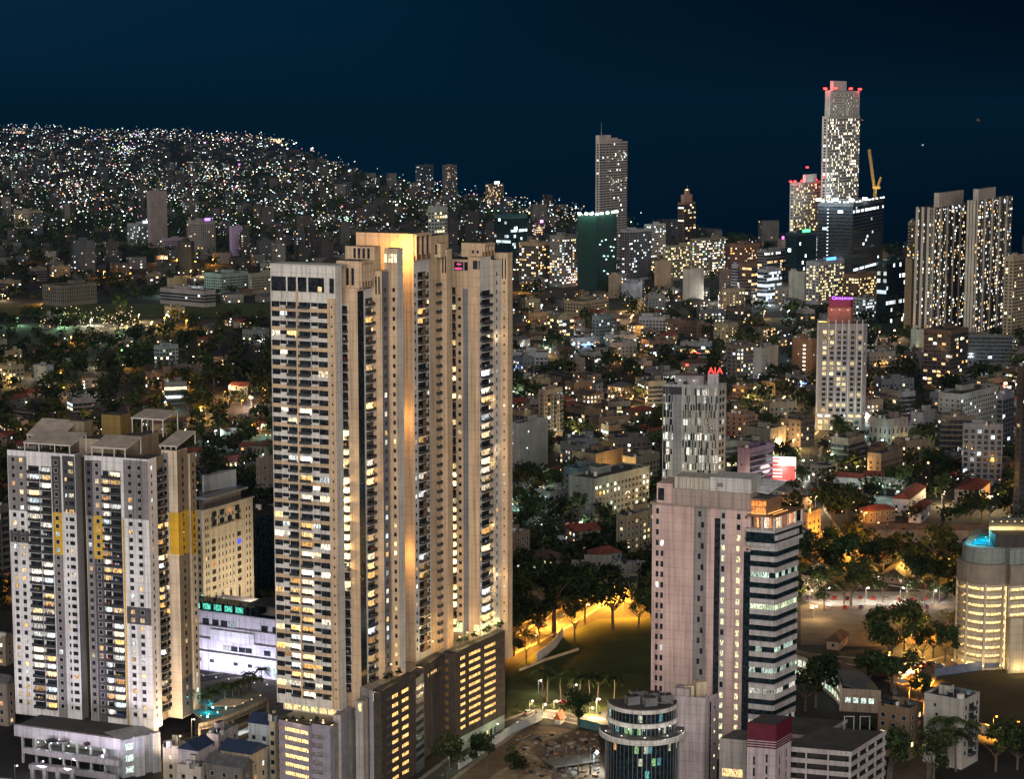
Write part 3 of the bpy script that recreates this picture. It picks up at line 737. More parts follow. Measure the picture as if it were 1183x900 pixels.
q = f6.pt(f6.at(472, 70), 7.5, 116); fixture(main, (q[0], q[1], q[2] + .35), (2, 1.1, .3)); lamp_at('recess_lamp', q, 4000, (1, .50, .12), .3, main.root)
for z in (64, 71, 77, 86, 92, 98, 104, 113): 
    q = f2.pt((b0 + b1) / 2 - .3, 1.6, z + 1.7); lamp_at('balcony_lamp', q, 1000, (1, .68, .28), .2, main.root); fixture(main, (q[0], q[1], q[2] + .2), (2.4, 1.7, .7), .3)
for z in (40, 46, 52, 58, 64, 70):
    q = f9.pt((c0 + c1) / 2, 2.2, z); lamp_at('balcony_lamp', q, 300, (1, .66, .25), .2, main.root); fixture(main, (q[0], q[1], q[2] + .25), (2.2, 1.5, .6), .3)
for z in (42, 50, 58, 74, 96, 118):
    q = r10.pt(r10.L - 1.0, 1.8, z); lamp_at('balcony_lamp', q, 300, (1, .62, .22), .2, main.root); fixture(main, (q[0], q[1], q[2] + .25), (2.2, 1.4, .5), .3)
for z in (55, 100, 140):
    q = r11.pt(r11.L * .4, 1.4, z); lamp_at('stair_lamp', q, 260, (1, .72, .4), .2, main.root); fixture(main, (q[0], q[1], q[2] + .2), (2, 1.5, .7), .3)
for px, D in ((531, 690), (540, 696), (556, 702), (568, 707), (577, 712), (500, 684), (452, 655)):
    x = XD(px, D, 36); lamp_at('terrace_lamp', (x, D, 39.5), 1500 if px > 520 else 800, (1, .70, .28), .3, main.root); fixture(main, (x, D, 39.7), (2.6, 1.9, .8), .5)
for px in (332, 344, 360, 374):
    D = 640; x = XD(px, D, 25); lamp_at('terrace_lamp', (x, D - 2.2, 26.2), 260, (1, .72, .32), .2, main.root); fixture(main, (x, D - 2.2, 26.3), (2.4, 1.8, .8), .35)
LANDMARKS.append((450, 870, 'tallest tan tower'))

# ---------------------------------------------------------------- grey white and yellow flats on the left
lt = Bld('apartment_tower', 'grey, white and yellow panelled apartment tower with sloping steel roof canopies', 'apartment tower', (-125, 690))
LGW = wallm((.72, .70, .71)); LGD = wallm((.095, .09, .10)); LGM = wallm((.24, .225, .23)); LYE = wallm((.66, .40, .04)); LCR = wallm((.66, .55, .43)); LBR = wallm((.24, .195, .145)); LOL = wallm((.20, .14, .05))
AL2 = 69; LFH = 2.72
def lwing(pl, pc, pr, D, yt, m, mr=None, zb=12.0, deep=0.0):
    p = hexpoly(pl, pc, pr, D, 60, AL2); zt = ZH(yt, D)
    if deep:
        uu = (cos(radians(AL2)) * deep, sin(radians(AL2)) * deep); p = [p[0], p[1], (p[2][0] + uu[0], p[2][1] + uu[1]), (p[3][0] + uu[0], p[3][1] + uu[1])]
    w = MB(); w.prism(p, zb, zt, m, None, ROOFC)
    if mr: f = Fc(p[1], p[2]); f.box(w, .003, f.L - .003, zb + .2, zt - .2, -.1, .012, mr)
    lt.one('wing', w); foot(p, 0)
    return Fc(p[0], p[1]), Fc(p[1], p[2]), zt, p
def panel(f, px0, px1, y0, y1, m, o=.05, zref=60):
    u0, u1 = f.at(px0, zref), f.at(px1, zref); D = f.A[1] + f.e[1] * (u0 + u1) / 2
    f.box(lt.mb('facade_panel'), max(u0, .01), min(u1, f.L - .01), max(ZH(y1, D), 12.1), min(ZH(y0, D), ZTL - .1), -.05, o, m)
def lwin(f, px, w, h, z0, z1, lit, fr=None, pal='home', o=.07):
    window_column(lt, f, f.at(px, 60), w, h, z0, z1, LFH, lit, pal, fr, .9, .95, o)
def lbalc(f, px0, px1, z0, z1, lit, slab, pal='mix'):
    balcony_column(lt, f, f.at(px0, 60), f.at(px1, 60), z0, z1, LFH, lit, pal, slab, 1.2, LGD, .9, False)
ZTL = ZH(528, 684); Zb = 15.0
g1, h1, ZA, _ = lwing(13, 90.5, 95, 683.5, 525, LGW, LGM)
ZTL = ZA
panel(g1, 13.5, 35, 613, 627, LGD); panel(g1, 13.5, 35, 527, 590, LGM)
panel(g1, 63.5, 74, 527, 592, LGD); panel(g1, 63.5, 74, 592, 641, LYE); panel(g1, 63.5, 74, 641, 845, LGM)
panel(g1, 76, 90, 527, 592, LGD)
for px in (19.5, 28.5): lwin(g1, px, 1.25, 1.35, Zb, ZA - 3, .22, FRAME)
lbalc(g1, 36.5, 49, Zb, ZA - 3.5, .42, LGW); lbalc(g1, 51.5, 62.5, Zb, ZA - 3.5, .5, WHITE)
lwin(g1, 68.5, 1.3, 1.4, Zb, ZA - 3, .16, WHITE); lwin(g1, 79.5, .7, 1.2, Zb, ZA - 3, .12); lwin(g1, 85.5, 1.9, 1.3, Zb, ZA - 3, .22)
# olive recess
g2, h2, z_, _ = lwing(88, 104, 106, 691, 531, LOL, None)
lwin(g2, 92, .0001, .0001, Zb, Zb + 1, 0)
# middle wing
g3, h3, ZB, p3_ = lwing(101.5, 174, 184, 674, 531, LGW, LGW)
panel(g3, 102, 110, 532, 596, LGD); panel(g3, 110, 121, 532, 596, LGM); panel(g3, 102, 110, 596, 870, LGM); panel(g3, 110.2, 120.8, 596, 646, LYE); panel(g3, 110.2, 120.8, 646, 850, LGD)
panel(g3, 146, 174, 532, 600, LGM); panel(g3, 146, 174, 702, 722, LGD)
panel(g3, 143.5, 145.2, 600, 870, LYE, .09)
lwin(g3, 106, 1.2, 1.3, Zb, ZB - 3, .16); lwin(g3, 115.5, 1.3, 1.4, Zb, ZB - 3, .14, WHITE)
lbalc(g3, 122, 129, Zb, ZB - 3.5, .5, WHITE); lbalc(g3, 130.5, 142.5, Zb, ZB - 3.5, .48, LGM, 'mix')
for px in (153, 164): lwin(g3, px, 1.4, 1.35, Zb, ZB - 3, .24, FRAME)
window_column(lt, h3, h3.L * .4, .7, 1.2, Zb, ZB - 3, LFH, .12, 'home', None, .9, .95, .05)
# brown set-back with balconies, then the cream corner wings
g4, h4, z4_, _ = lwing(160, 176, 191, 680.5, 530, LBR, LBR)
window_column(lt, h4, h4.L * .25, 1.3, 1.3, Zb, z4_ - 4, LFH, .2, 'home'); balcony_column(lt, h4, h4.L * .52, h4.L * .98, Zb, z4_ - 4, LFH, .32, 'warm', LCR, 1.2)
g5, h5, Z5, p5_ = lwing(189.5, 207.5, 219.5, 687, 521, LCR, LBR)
panel(g5, 190, 197.5, 523, 592, LGM)
lwin(g5, 194, 1.2, 1.4, Zb, Z5 - 3, .14, FRAME, 'home')
g5.box(lt.mb('facade_panel'), g5.at(197.6, 60), g5.L - .02, ZH(641, 687), ZH(593, 687), -.05, .07, LYE)
h5.box(lt.mb('facade_panel'), .02, h5.L - .02, ZH(641, 690), ZH(591, 690), -.05, .07, LYE)
h5.box(lt.mb('facade_panel'), .02, h5.L - .02, 12.2, 26, -.05, .05, LGD)
window_column(lt, h5, h5.L * .5, 1.1, 1.4, Zb, Z5 - 3, LFH, .12, 'home', None, .9, .95, .09)
g6, h6, Z6, p6_ = lwing(214, 222, 228.5, 695, 524, LCR, LCR)
h6.box(lt.mb('facade_panel'), .02, h6.L - .02, ZH(640, 697), ZH(590, 697), -.05, .05, LYE); h6.box(lt.mb('facade_panel'), .02, h6.L - .02, ZH(590, 697), Z6 - .1, -.05, .05, LBR)
window_column(lt, h6, h6.L * .5, 1.0, 1.35, Zb, Z6 - 3, LFH, .12, 'home', None, .9, .95, .07)
# roofs: sloping canopies on posts, stair towers, frames
def canopy(pl, pc, pr, D, yb0, yt0, yt1):
    p = hexpoly(pl, pc, pr, D, 100, AL2); w = MB(); za, zb_ = ZH(yb0, D), ZH(max(yt0, yt1) + 4, D); zc = ZH(min(yt0, yt1) - 1, D + 9)
    uu = (cos(radians(AL2)), sin(radians(AL2))); e_ = max(0, 10 - math.dist(p[1], p[2])); p = [p[0], p[1], (p[2][0] + uu[0]*e_, p[2][1] + uu[1]*e_), (p[3][0] + uu[0]*e_, p[3][1] + uu[1]*e_)]
    for i, q in enumerate(p): w.cbox(q[0] + (.4 if i in (0, 3) else -.4), q[1] + .3, za, .35, .35, (zb_ if i in (0, 1) else zc) - za, .3, SLAB)
    for k in (1, 2): w.cbox(p[0][0] + (p[1][0]-p[0][0])*k/3, p[0][1] + (p[1][1]-p[0][1])*k/3, za, .3, .3, zb_ - za, .3, SLAB)
    zs = (zb_, zb_, zc, zc); w.hexa([(q[0], q[1], z) for q, z in zip(p, zs)], [(q[0], q[1], z + .45) for q, z in zip(p, zs)], SLAB, None, surf('canopy_sheet', (.38, .33, .28), .7, .2, .3, .2))
    lt.one('roof_canopy', w)
canopy(27.5, 82, 92, 684.5, 527, 512, 503); canopy(31, 72, 86, 700, 520, 502, 488); canopy(105, 146, 156, 677, 530, 507, 516); canopy(184, 205, 227, 689, 520, 513, 502); canopy(152, 190, 200, 708, 505, 482, 477)
for (a, c, d, D, yt, m_) in ((80, 98, 108, 706, 487, LBR), (118, 140, 152, 712, 480, LOL), (140, 160, 184, 700, 505, LBR), (92, 120, 135, 702, 508, LCR)):
    p = hexpoly(a, c, d, D, 100, AL2); w = MB(); w.prism(p, 95, ZH(yt, D), m_, None, ROOFC); lt.one('roof_room', w)
# podium of the flats: parking tiers
LLV = wallm((.42, .40, .44))
A, B = P_(18, 676.5, 12), P_(141, 660.5, 12); B2 = (B[0] + cos(radians(69)) * 30, B[1] + sin(radians(69)) * 30)
fA = Fc(A, B)
for k, (zb_, zt_, o) in enumerate(((9.2, 13.0, 0), (4.6, 6.4, 2.5), (0.0, 2.0, 4.0))):
    fA.box(lt.mb('podium_parapet'), -.5 + k*5, fA.L + .3, zb_, zt_, -1.2 + o, .2 + o, LLV); fA.box(lt.mb('parking_deck'), 1 + k*5, fA.L - .2, zb_ - .4, zb_ - .02, -22, -.4 + o, CONC)
fA.box(lt.mb('podium_wall'), 0, fA.L - 1, 0, 12.2, -24, -9, wallm((.45, .46, .47)))
fA.box(lt.mb('podium_roof'), 0, fA.L - .5, 12.3, 12.7, -24, -1.25, ROOFC)
for k in range(8): fA.box(lt.mb('column'), 2 + k*(fA.L - 4)/7, 2.7 + k*(fA.L - 4)/7, 0, 9.15, -.9, -.2, LLV)
C1, C2 = P_(141, 659.5, 10), P_(183, 668, 10); fC = Fc(C1, C2); fC.box(lt.mb('podium_wall'), 0, fC.L, 0, 12.9, -12, 0, wallm((.33, .34, .36)))
for k in range(3): lt.item('podium_window', window(fC, 1.2, 7, 1.4 + k*3.9, 3.6 + k*3.9, (.9, 1.1, 1.0)))
fC.box(lt.mb('pylon'), fC.L*.30, fC.L*.55, 0, 13.6, .01, 1.6, wallm((.40, .41, .44))); fC.box(lt.mb('pylon'), fC.L*.78, fC.L - .1, 0, 13.6, .01, 1.6, wallm((.40, .41, .44)))
for (px, D, z) in ((45, 672, 8.3), (60, 671, 8.3), (80, 668, 8.3), (100, 666, 8.3), (120, 664, 8.3), (70, 668, 4.0), (110, 664, 4.0)):
    x = XD(px, D, z); lamp_at('deck_lamp', (x, D - 1.0, z), 150, (.80, 1, .90), .2, lt.root); fixture(lt, (x, D - 1.0, z + .22), (1.5, 1.9, 1.7), .5)
E0, E1 = P_(-5, 650, 4), P_(130, 641, 4); fE = Fc(E0, E1)
w = MB(); fE.box(w, 0, fE.L, 0, 3.4, -.4, 0, wallm((.50, .46, .52))); pw = w.build('boundary_wall', None, (*E0, 0)); tag(pw, 'lilac-white boundary wall along the foot of the grey and yellow apartment tower', 'wall')
A, B = P_(35, 654, 4), P_(82, 650, 4); fG = Fc(A, B); w = MB()
for u in (0, .3, .62, .97): fG.box(w, fG.L*u, fG.L*u + 1.2, 0, 5.2, -1.2, 0, LLV)
fG.box(w, -.3, fG.L + 1.5, 5.2, 6.6, -2, .4, LLV); pw = w.build('entrance_gate', None, (*A, 0)); tag(pw, 'pale concrete entrance gateway in front of the grey and yellow apartment tower', 'gate')
for k in range(6):
    x, y = XD(14 + k*32, 652 - k*1.2, 1), 652 - k*1.2; fixture(lt, (x, y, 1.0), (2.2, 1.8, 2.6), .6, 'floodlight'); lamp_at('floodlight', (x, y - .6, 6.2), 9000, (.92, .84, 1), .4, lt.root, 130, (x + 4, y + 26, 52))  # uplights and fixture boxes added to brighten the front of the flats
for px, D in ((206, 664), (224, 672)):
    x = XD(px, D, 1); fixture(lt, (x, D, 1.0), (2.4, 1.6, .8), .6, 'floodlight'); lamp_at('floodlight', (x + 3, D - 3, 2.2), 30000, (1, .72, .42), .4, lt.root, 130, (x + 2, D + 24, 55))  # warm uplights added to brighten the cream wings
lt.finish()
for px, D in ((12, 655), (40, 645), (75, 648), (105, 642), (150, 650), (205, 668), (232, 690)):
    pass
LANDMARKS.append((110, 880, 'grey and yellow apartment tower'))

# ---------------------------------------------------------------- pink tower with glass-banded office side
pk = Bld('office_tower', 'pink office tower with a grey stripe, dark banded glass corner and lit rooftop bar', 'office tower', (75, 690))
PNK = wallm((.58, .42, .39)); PGR = wallm((.26, .235, .23)); POF = wallm((.46, .43, .43)); PCN = wallm((.36, .29, .26), .4)
PD = 676.0
ppoly = hexpoly(752.5, 865.5, 880, PD, 45, 69); zPk = ZH(588, PD)
pk.mb('wall').prism(ppoly, 0, zPk, PNK, None, ROOFC); foot(ppoly, 4)
fp = Fc(ppoly[0], ppoly[1])
PF = 3.62
def pu(px): return fp.at(px, 45)
fp.box(pk.mb('facade_panel'), pu(800), pu(815.5), 1, zPk - .1, -.05, .08, PGR)
fp.box(pk.mb('recess_glazing'), pu(824), pu(830.5), 1, zPk - 4, -.05, .03, GLS)
fp.box(pk.mb('facade_panel'), pu(831), pu(836.5), 1, zPk - .1, -.05, .10, wallm((.42, .40, .40)))
n = int((zPk - 3) / PF)
for i in range(n):
    z = zPk - 1.2 - (i + 1) * PF + .9
    if z < 1: break
    for px, w_, h_, pl in ((758.5, .95, 1.9, .08), (764, .95, 1.9, .14)):
        if px > 760 and i < 3: continue
        pk.item('window', window(fp, pu(px) - w_/2, pu(px) + w_/2, z, z + h_, glowc('white') if rnd.random() < pl else None, None, None, .04))
    q = 808.5 + (1.7 if i % 2 else -1.7); pk.item('window', window(fp, pu(q) - .5, pu(q) + .5, z, z + 1.9, None, None, None, .10))
    pk.item('window', window(fp, pu(834) - .55, pu(834) + .55, z, z + 1.9, (1.1, 1.02, .62) if i > 2 and rnd.random() < .8 else None, None, None, .13))
    pk.item('window', window(fp, pu(851.5) - .6, pu(851.5) + .6, z, z + 1.9, (1.12, .98, .55) if i > 1 else None, None, None, .04))
    q = 861 + (.9 if i % 2 else -.9); pk.item('vent_hole', window(fp, pu(q) - .35, pu(q) + .35, z + .6, z + 1.3, None, None, None, .04))
# office corner with slab bands, its right flank swings further back
op = hexpoly(858, 894.5, 919.5, PD - 3.6, 45, 69, 54); zO = ZH(612, PD - 3)
pk.mb('office_core').prism([(x + (.02), y + .3) for x, y in op], 0, ZH(640, PD - 3), GLSB, None, ROOFC)
fo, ro = Fc(op[0], op[1]), Fc(op[1], op[2])
n = int(zO / PF)
for i in range(n + 1):
    z = zO - (i + 1) * PF
    if z < -2: break
    for f in (fo, ro): f.box(pk.mb('slab_band'), (fo.at(866, 45) if f is fo else .02), f.L - .02, max(z, 0.02), z + 1.75, -.4, .55, POF)
    on = rnd.random() < (.55 if i > 8 else .3 if i > 2 else .12); gc = glowc('green' if rnd.random() < .55 else 'white', .8, .2)
    for f, n_ in ((fo, 4), (ro, 7)):
        a = fo.at(866, 45) if f is fo else .05
        for j in range(n_):
            u0 = a + (f.L - a) * j / n_; u1 = a + (f.L - a) * (j + 1) / n_
            w_ = rnd.uniform(.35, 1.1); g = tuple(c * w_ for c in gc) if on and rnd.random() < .72 else None
            pk.item('window', window(f, u0 + .04, u1 - .04, z + 1.76, z + PF - .02, g, None, GLSB, .06))
# top: projecting glass floor, terrace with lit bar, plant rooms
tp = hexpoly(862, 895, 928, PD - 4.8, 80, 69, 54); zT = ZH(632, PD - 5); zt2 = ZH(608, PD - 5)
fo, ro = Fc(tp[0], tp[1]), Fc(tp[1], tp[2])
pk.mb('terrace_slab').prism(tp, zT - .2, zT + .9, POF); pk.mb('terrace_glazing').prism([(tp[0][0], tp[0][1] + .4), (tp[1][0] - .1, tp[1][1] + .5), (tp[2][0] - .4, tp[2][1] - .1), tp[3]], zT + .9, zT + 4.4, GLSB)
pk.mb('terrace_slab').prism([(tp[0][0], tp[0][1] - .1), (tp[1][0], tp[1][1] - .12), (tp[2][0] + .1, tp[2][1] - .1), tp[3]], zT + 4.42, zT + 5.5, POF)
zB = zT + 5.5
def inset(poly, d):
    cx_, cy_ = sum(p[0] for p in poly)/4, sum(p[1] for p in poly)/4; return [(p[0] + (cx_-p[0])*d, p[1] + (cy_-p[1])*d) for p in poly]
for f, cols in ((fo, (.55, .98)), (ro, (.01, .25, .5, .75, .97))):
    for q in cols: f.box(pk.mb('terrace_post'), f.L*q - .25, f.L*q + .25, zB, zB + 4.1, -.6, -.1, WHITE)
    it = inset(tp, .24); fi = Fc(it[0], it[1]) if f is fo else Fc(it[1], it[2])
    for j in range(8):
        g = rnd.choice([(1.5, .62, .22), (.7, .26, .10), (1.3, .85, .5), (1.3, 1.1, .85), (.35, .13, .06)]); pk.item('bar_window', window(fi, fi.L*(.04 + j*.118), fi.L*(.04 + j*.118 + .105), zB + .1, zB + 3.6, g, None, None, .05))
pk.mb('bar_room').prism(inset(tp, .24), zB, zB + 4.0, WOOD); pk.mb('terrace_roof').prism(tp, zB + 4.12, zB + 4.6, WOOD)
bp = hexpoly(866.5, 886, 903, PD - 1.0, 95, 69, 54); zb2 = zB + 4.62
pk.mb('pavilion').prism(bp, zb2, zb2 + 5.0, WOOD, None, GRYT); f = Fc(bp[0], bp[1])
for j in range(4):
    for k in range(2): pk.item('bar_window', window(f, f.L*(.08 + j*.23), f.L*(.08 + j*.23 + .2), zb2 + .3 + k*2.2, zb2 + 2.1 + k*2.2, (1.4, .30 + .2*rnd.random(), .06), None, None, .05))
f = Fc(bp[1], bp[2]); m_ = MB(); f.box(m_, 0, f.L, zb2 + .1, zb2 + .3, .5, .75, LAMP, (1.7, .95, .25)); f.box(m_, 0, f.L, zb2 + .1, zb2 + .3, 2.4, 2.6, LAMP, (1.5, .62, .15)); pk.one('light_strip', m_)
f = Fc(bp[0], bp[1]); m_ = MB(); f.box(m_, 0, f.L, zb2 + .05, zb2 + .25, .4, .6, LAMP, (1.7, 1.0, .3)); pk.one('light_strip', m_)
lamp_at('bar_lamp', f.pt(f.L*.5, 1.6, zb2 + 2), 160, (1, .5, .15), .2, pk.root)
for q in (.3, .7): p_ = ro.pt(ro.L*q, -1.4, zB + 3.4); lamp_at('bar_lamp', p_, 120, (1, .58, .22), .2, pk.root)
z0 = zPk
w = MB(); fp.box(w, pu(775.5), pu(866) - .2, z0, z0 + 5.2, -14, .45, PCN); fp.box(w, -.6, fp.L + .8, z0 - .5, z0 + .02, -15, .9, PCN); pk.one('crown_wall', w)
w = MB(); fp.box(w, pu(757.5), pu(775.5) - .02, z0 + .02, z0 + 6.6, -12, .2, PNK); fp.pane(w, pu(759), pu(766), z0 + .8, z0 + 5, .22, GLS); pk.one('stair_tower', w)
w = MB(); fp.box(w, pu(777), pu(818), z0 + 5.21, z0 + 9.2, -10, -.4, wallm((.50, .47, .40))); 
for k in range(9): fp.box(w, pu(777) + k*(pu(818)-pu(777))/9, pu(777) + k*(pu(818)-pu(777))/9 + .12, z0 + 5.25, z0 + 9.1, -.39, -.3, CONC)
pk.one('plant_room', w)
w = MB(); fp.box(w, pu(818) + .02, pu(866), z0 + 4.9, z0 + 9.8, -12, -.1, wallm((.55, .54, .52))); fp.box(w, pu(826), pu(833), z0 + 6.6, z0 + 8.0, -.09, -.03, PGR); pk.one('plant_room', w)
bp2 = hexpoly(862, 888, 908, PD + 5, 98, 69, 54); zz = zb2 + 5.6; w = MB(); w.hexa([(*bp2[0], zz + 1), (*bp2[1], zz), (*bp2[2], zz + 2.4), (*bp2[3], zz + 3)], [(*bp2[0], zz + 1.3), (*bp2[1], zz + .3), (*bp2[2], zz + 2.7), (*bp2[3], zz + 3.3)], wallm((.52, .52, .54))); pk.one('canopy_roof', w)
pk.finish()
LANDMARKS.append((840, 880, 'pink office tower'))
# ---------------------------------------------------------------- cream hotel, white mall and pool deck behind the flats
HPANE = surf('drawn_blind', (.022, .022, .022), .7, .3, 2.0, spec=.08)  # matte near-black panes in place of glass, free of floodlight glints
hp = hexpoly(228, 234.5, 293, 806, 35, 62); zH = 61.0
ht = Bld('hotel', 'cream classical hotel with small windows and arched openings beside the grey and yellow flats', 'hotel', hp[2])
HC = wallm((.50, .44, .34))
ht.mb('wall').prism(hp, 0, zH, HC, None, ROOFC); foot(hp, 3); f1, f = Fc(hp[0], hp[1]), Fc(hp[1], hp[2]); L = f.L
for k in range(17):
    z = 6 + k * 3.1
    for q in (.07, .11, .87, .93): ht.item('window', window(f, L*q - .38, L*q + .38, z, z + 1.5, glowc('warm') if rnd.random() < .05 else None, None, HPANE))
    if 7 <= k <= 13 or k > 14:
        for q in (.32, .39, .46, .53, .60): ht.item('window', window(f, L*q - .35, L*q + .35, z, z + 1.5, None, None, HPANE))
        for q in (.215, .715):
            g = (.05, .12, 1.2) if (k == 12 and q > .5) else ((.5, .2, .05) if k == 10 and q < .5 else None)
            ht.item('window', window(f, L*q - 1.3, L*q + 1.3, z - .2, z + 1.7, g, None, HPANE))
    if k < 4:
        for q in (.18, .36, .54, .72): ht.item('window', window(f, L*q - .3, L*q + .3, z - 4.5, z - 3.3, None, None, HPANE))
    ht.item('window', window(f1, f1.L*.5 - .5, f1.L*.5 + .5, z, z + 1.6, None))
for j, q in enumerate((.24, .37, .53, .70)):
    m_ = MB(); z = 21; u = L*q; pts = [f.pt(u - .8, .04, z), f.pt(u + .8, .04, z), f.pt(u + .8, .04, z + 4.2)] + [f.pt(u + .8*cos(a), .04, z + 4.2 + .8*sin(a)) for a in (pi*k/6 for k in range(1, 6))] + [f.pt(u - .8, .04, z + 4.2)]
    m_.poly(pts, GLS); frame(m_, f, u - .8, u + .8, z, z + 4.2, HC, .25, .25); ht.item('arched_window', m_)
for z, o in ((zH - .6, .9), (zH - 8.5, .35), (26.5, .5), (29, .35), (17.5, .7)):
    f.box(ht.mb('cornice'), (0 if o > .5 else L*.18), (L if o > .5 else L*.8), z, z + .5, -.1, o, HC)
for z in (zH - 7.6, zH - 4.2):
    for j in range(4): ht.item('window', window(f, L*(.19 + j*.15), L*(.28 + j*.15), z, z + 2.3, (.6, .3, .12) if (j, z) == (2, zH - 4.2) else None, HC))
w = MB(); rp = [(hp[1][0] + (hp[0][0]-hp[1][0])*a + (hp[2][0]-hp[1][0])*b_, hp[1][1] + (hp[0][1]-hp[1][1])*a + (hp[2][1]-hp[1][1])*b_) for a, b_ in ((.9, .05), (.15, .05), (.15, .78), (.9, .78))]
w.prism(rp, zH + .01, zH + 4.2, wallm((.16, .15, .15))); w.prism([(x*1.0, y) for x, y in [(rp[0][0]-2, rp[0][1]-2), (rp[1][0]+2, rp[1][1]-3), (rp[2][0]+3, rp[2][1]), (rp[3][0], rp[3][1]+2)]], zH + 4.21, zH + 5.0, STEEL); ht.one('penthouse', w)
w = MB(); w.prism([(rp[0][0], rp[0][1]+9), (rp[1][0]-1, rp[1][1]+9), (rp[2][0]-8, rp[2][1]-2), (rp[3][0], rp[3][1])], zH + 5.01, zH + 12, wallm((.45, .47, .50))); ht.one('plant_room', w)
lamp_at('roof_lamp', (rp[1][0] - 2, rp[1][1] - 4, zH + 8), 500, (.75, .85, 1), .2, ht.root); fixture(ht, (rp[1][0] - 2, rp[1][1] - 4, zH + 8.3), (1.5, 1.7, 2), .5)
for q_ in (.25, .8):
    q = f.pt(L*q_, 22, 25.2); fixture(ht, q, (2.2, 1.7, 1.0), .6, 'floodlight'); lamp_at('floodlight', (q[0], q[1], q[2] + .8), 22000, (1, .80, .54), .4, ht.root, 140, f.pt(L*q_, 0, 38))  # pair of floodlights added to brighten the hotel wall
ht.finish(); LANDMARKS.append((262, 735, 'cream classical hotel'))

A, B = G(218, 772), G(332, 790); Bm = (B[0] + 4, B[1])
ml = Bld('shopping_mall', 'long white mall with violet-white floodlit wall and teal glass roof terrace', 'shopping mall', A)
mf = Fc(A, Bm); MW = wallm((.55, .53, .60)); zM = 24.0
w = MB(); mf.box(w, 0, mf.L, 0, zM, -26, 0, MW); ml.one('wall', w); foot([A, Bm, mf.pt(mf.L, -26, 0)[:2], mf.pt(0, -26, 0)[:2]])
for z, o in ((7.5, 1.0), (12.6, .7), (17.8, .5), (23.6, .8)): mf.box(ml.mb('ledge'), 0.02, mf.L - .02, z, z + .5, -.05, o, MW)
w = MB(); mf.box(w, mf.L*.22, mf.L*.62, 13.2, 17.2, .02, .9, wallm((.62, .62, .66))); ml.one('display_panel', w)
for (z, h, cols) in ((18.6, 2.4, (.05, .14, .23, .31, .38, .68, .78, .9)), (9.2, 2.0, (.33, .40, .47, .53, .70, .82, .92)), (1.2, 4.2, (.70, .78, .86, .93)), (3.6, 1.3, (.08, .2, .42, .55))):
    for q in cols: ml.item('window', window(mf, mf.L*q, mf.L*q + (3.0 if h > 1.5 else 2), z, z + h, glowc('cool', .6) if rnd.random() < .2 else None, FRAME))
w = MB(); mf.box(w, 0, mf.L*.62, zM + .02, zM + 3.4, -8, -.6, GLSB); ml.one('roof_glazing', w)
for k in range(14): mf.box(ml.mb('mullion'), mf.L*k*.044, mf.L*k*.044 + .15, zM + .02, zM + 3.4, -.59, -.5, STEEL)
for k in range(5): ml.item('terrace_window', window(mf, mf.L*(.04 + k*.1), mf.L*(.11 + k*.1), zM + .5, zM + 2.8, (.12, .75, .55), None, None, -.48))
w = MB(); mf.box(w, mf.L*.62 + .05, mf.L, zM + .02, zM + 1.2, -.3, 0, GLSB); mf.box(w, mf.L*.5, mf.L, zM + 3.42, zM + 3.8, -16, -4, ROOFC); mf.box(w, mf.L*.66, mf.L*.9, zM + .02, zM + 3.4, -12, -6, CONC); ml.one('roof_terrace', w)
for k in range(9):
    q = mf.pt(mf.L*(.06 + k*.115), 11, 1.8); lamp_at('wall_washer', (q[0], q[1], 2.6), 5200, (.82, .80, 1.0), .3, ml.root, 150, mf.pt(mf.L*(.06 + k*.115), 0, 13)); fixture(ml, (q[0], q[1], 1.4), (1.4, 1.4, 2.0), .4)
for q_ in (.1, .3, .5): p_ = mf.pt(mf.L*q_, -3, zM + 5.0); lamp_at('terrace_lamp', p_, 250, (.3, 1, .75), .2, ml.root); fixture(ml, p_, (.5, 2, 1.4), .4)
ml.finish(); LANDMARKS.append((270, 775, 'violet-white mall'))

# pool deck on curved parking tiers
pc = G(262, 832); pd = Bld('pool_deck_building', 'curved parking tiers carrying a palm-planted pool deck below the white mall', 'pool deck', pc)
PDC = wallm((.48, .38, .27)); D_ = 672.0
def arc(px0, px1, D0, n=8, bulge=3.0, z=15):
    a, b_ = P_(px0, D0, z), P_(px1, D0 + 30, z); out = []
    for i in range(n + 1):
        t = i / n; x, y = a[0] + (b_[0]-a[0])*t, a[1] + (b_[1]-a[1])*t - bulge*sin(pi*t)**.7; out.append((x, y))
    return out
tiers = [(0.02, 1.6, 0), (4.3, 6.2, 0), (8.6, 10.2, 0.0), (12.9, 15.2, -.8)]
for (z0, z1, o) in tiers:
    out = arc(230, 309, D_ + o, 8, 4.0); poly = out + [(out[-1][0] - 8, out[-1][1] + 16), (out[0][0] - 4, out[0][1] + 42)]
    pd.mb('parking_deck').prism(poly, max(z1 - 2.0, .01) if z1 > 2 else z0, z1 - 1.1, CONC, None, PAVE)
    for i in range(len(out) - 1): Fc(out[i], out[i+1]).box(pd.mb('deck_parapet'), 0, Fc(out[i], out[i+1]).L, z0, z1, -.3, 0, PDC)
out = arc(230, 309, D_ + 2, 8, 4.0)
for i in range(0, 9, 2): pd.mb('column').cbox(out[i][0], out[i][1] + .5, 0, .7, .7, 13, .3, PDC)
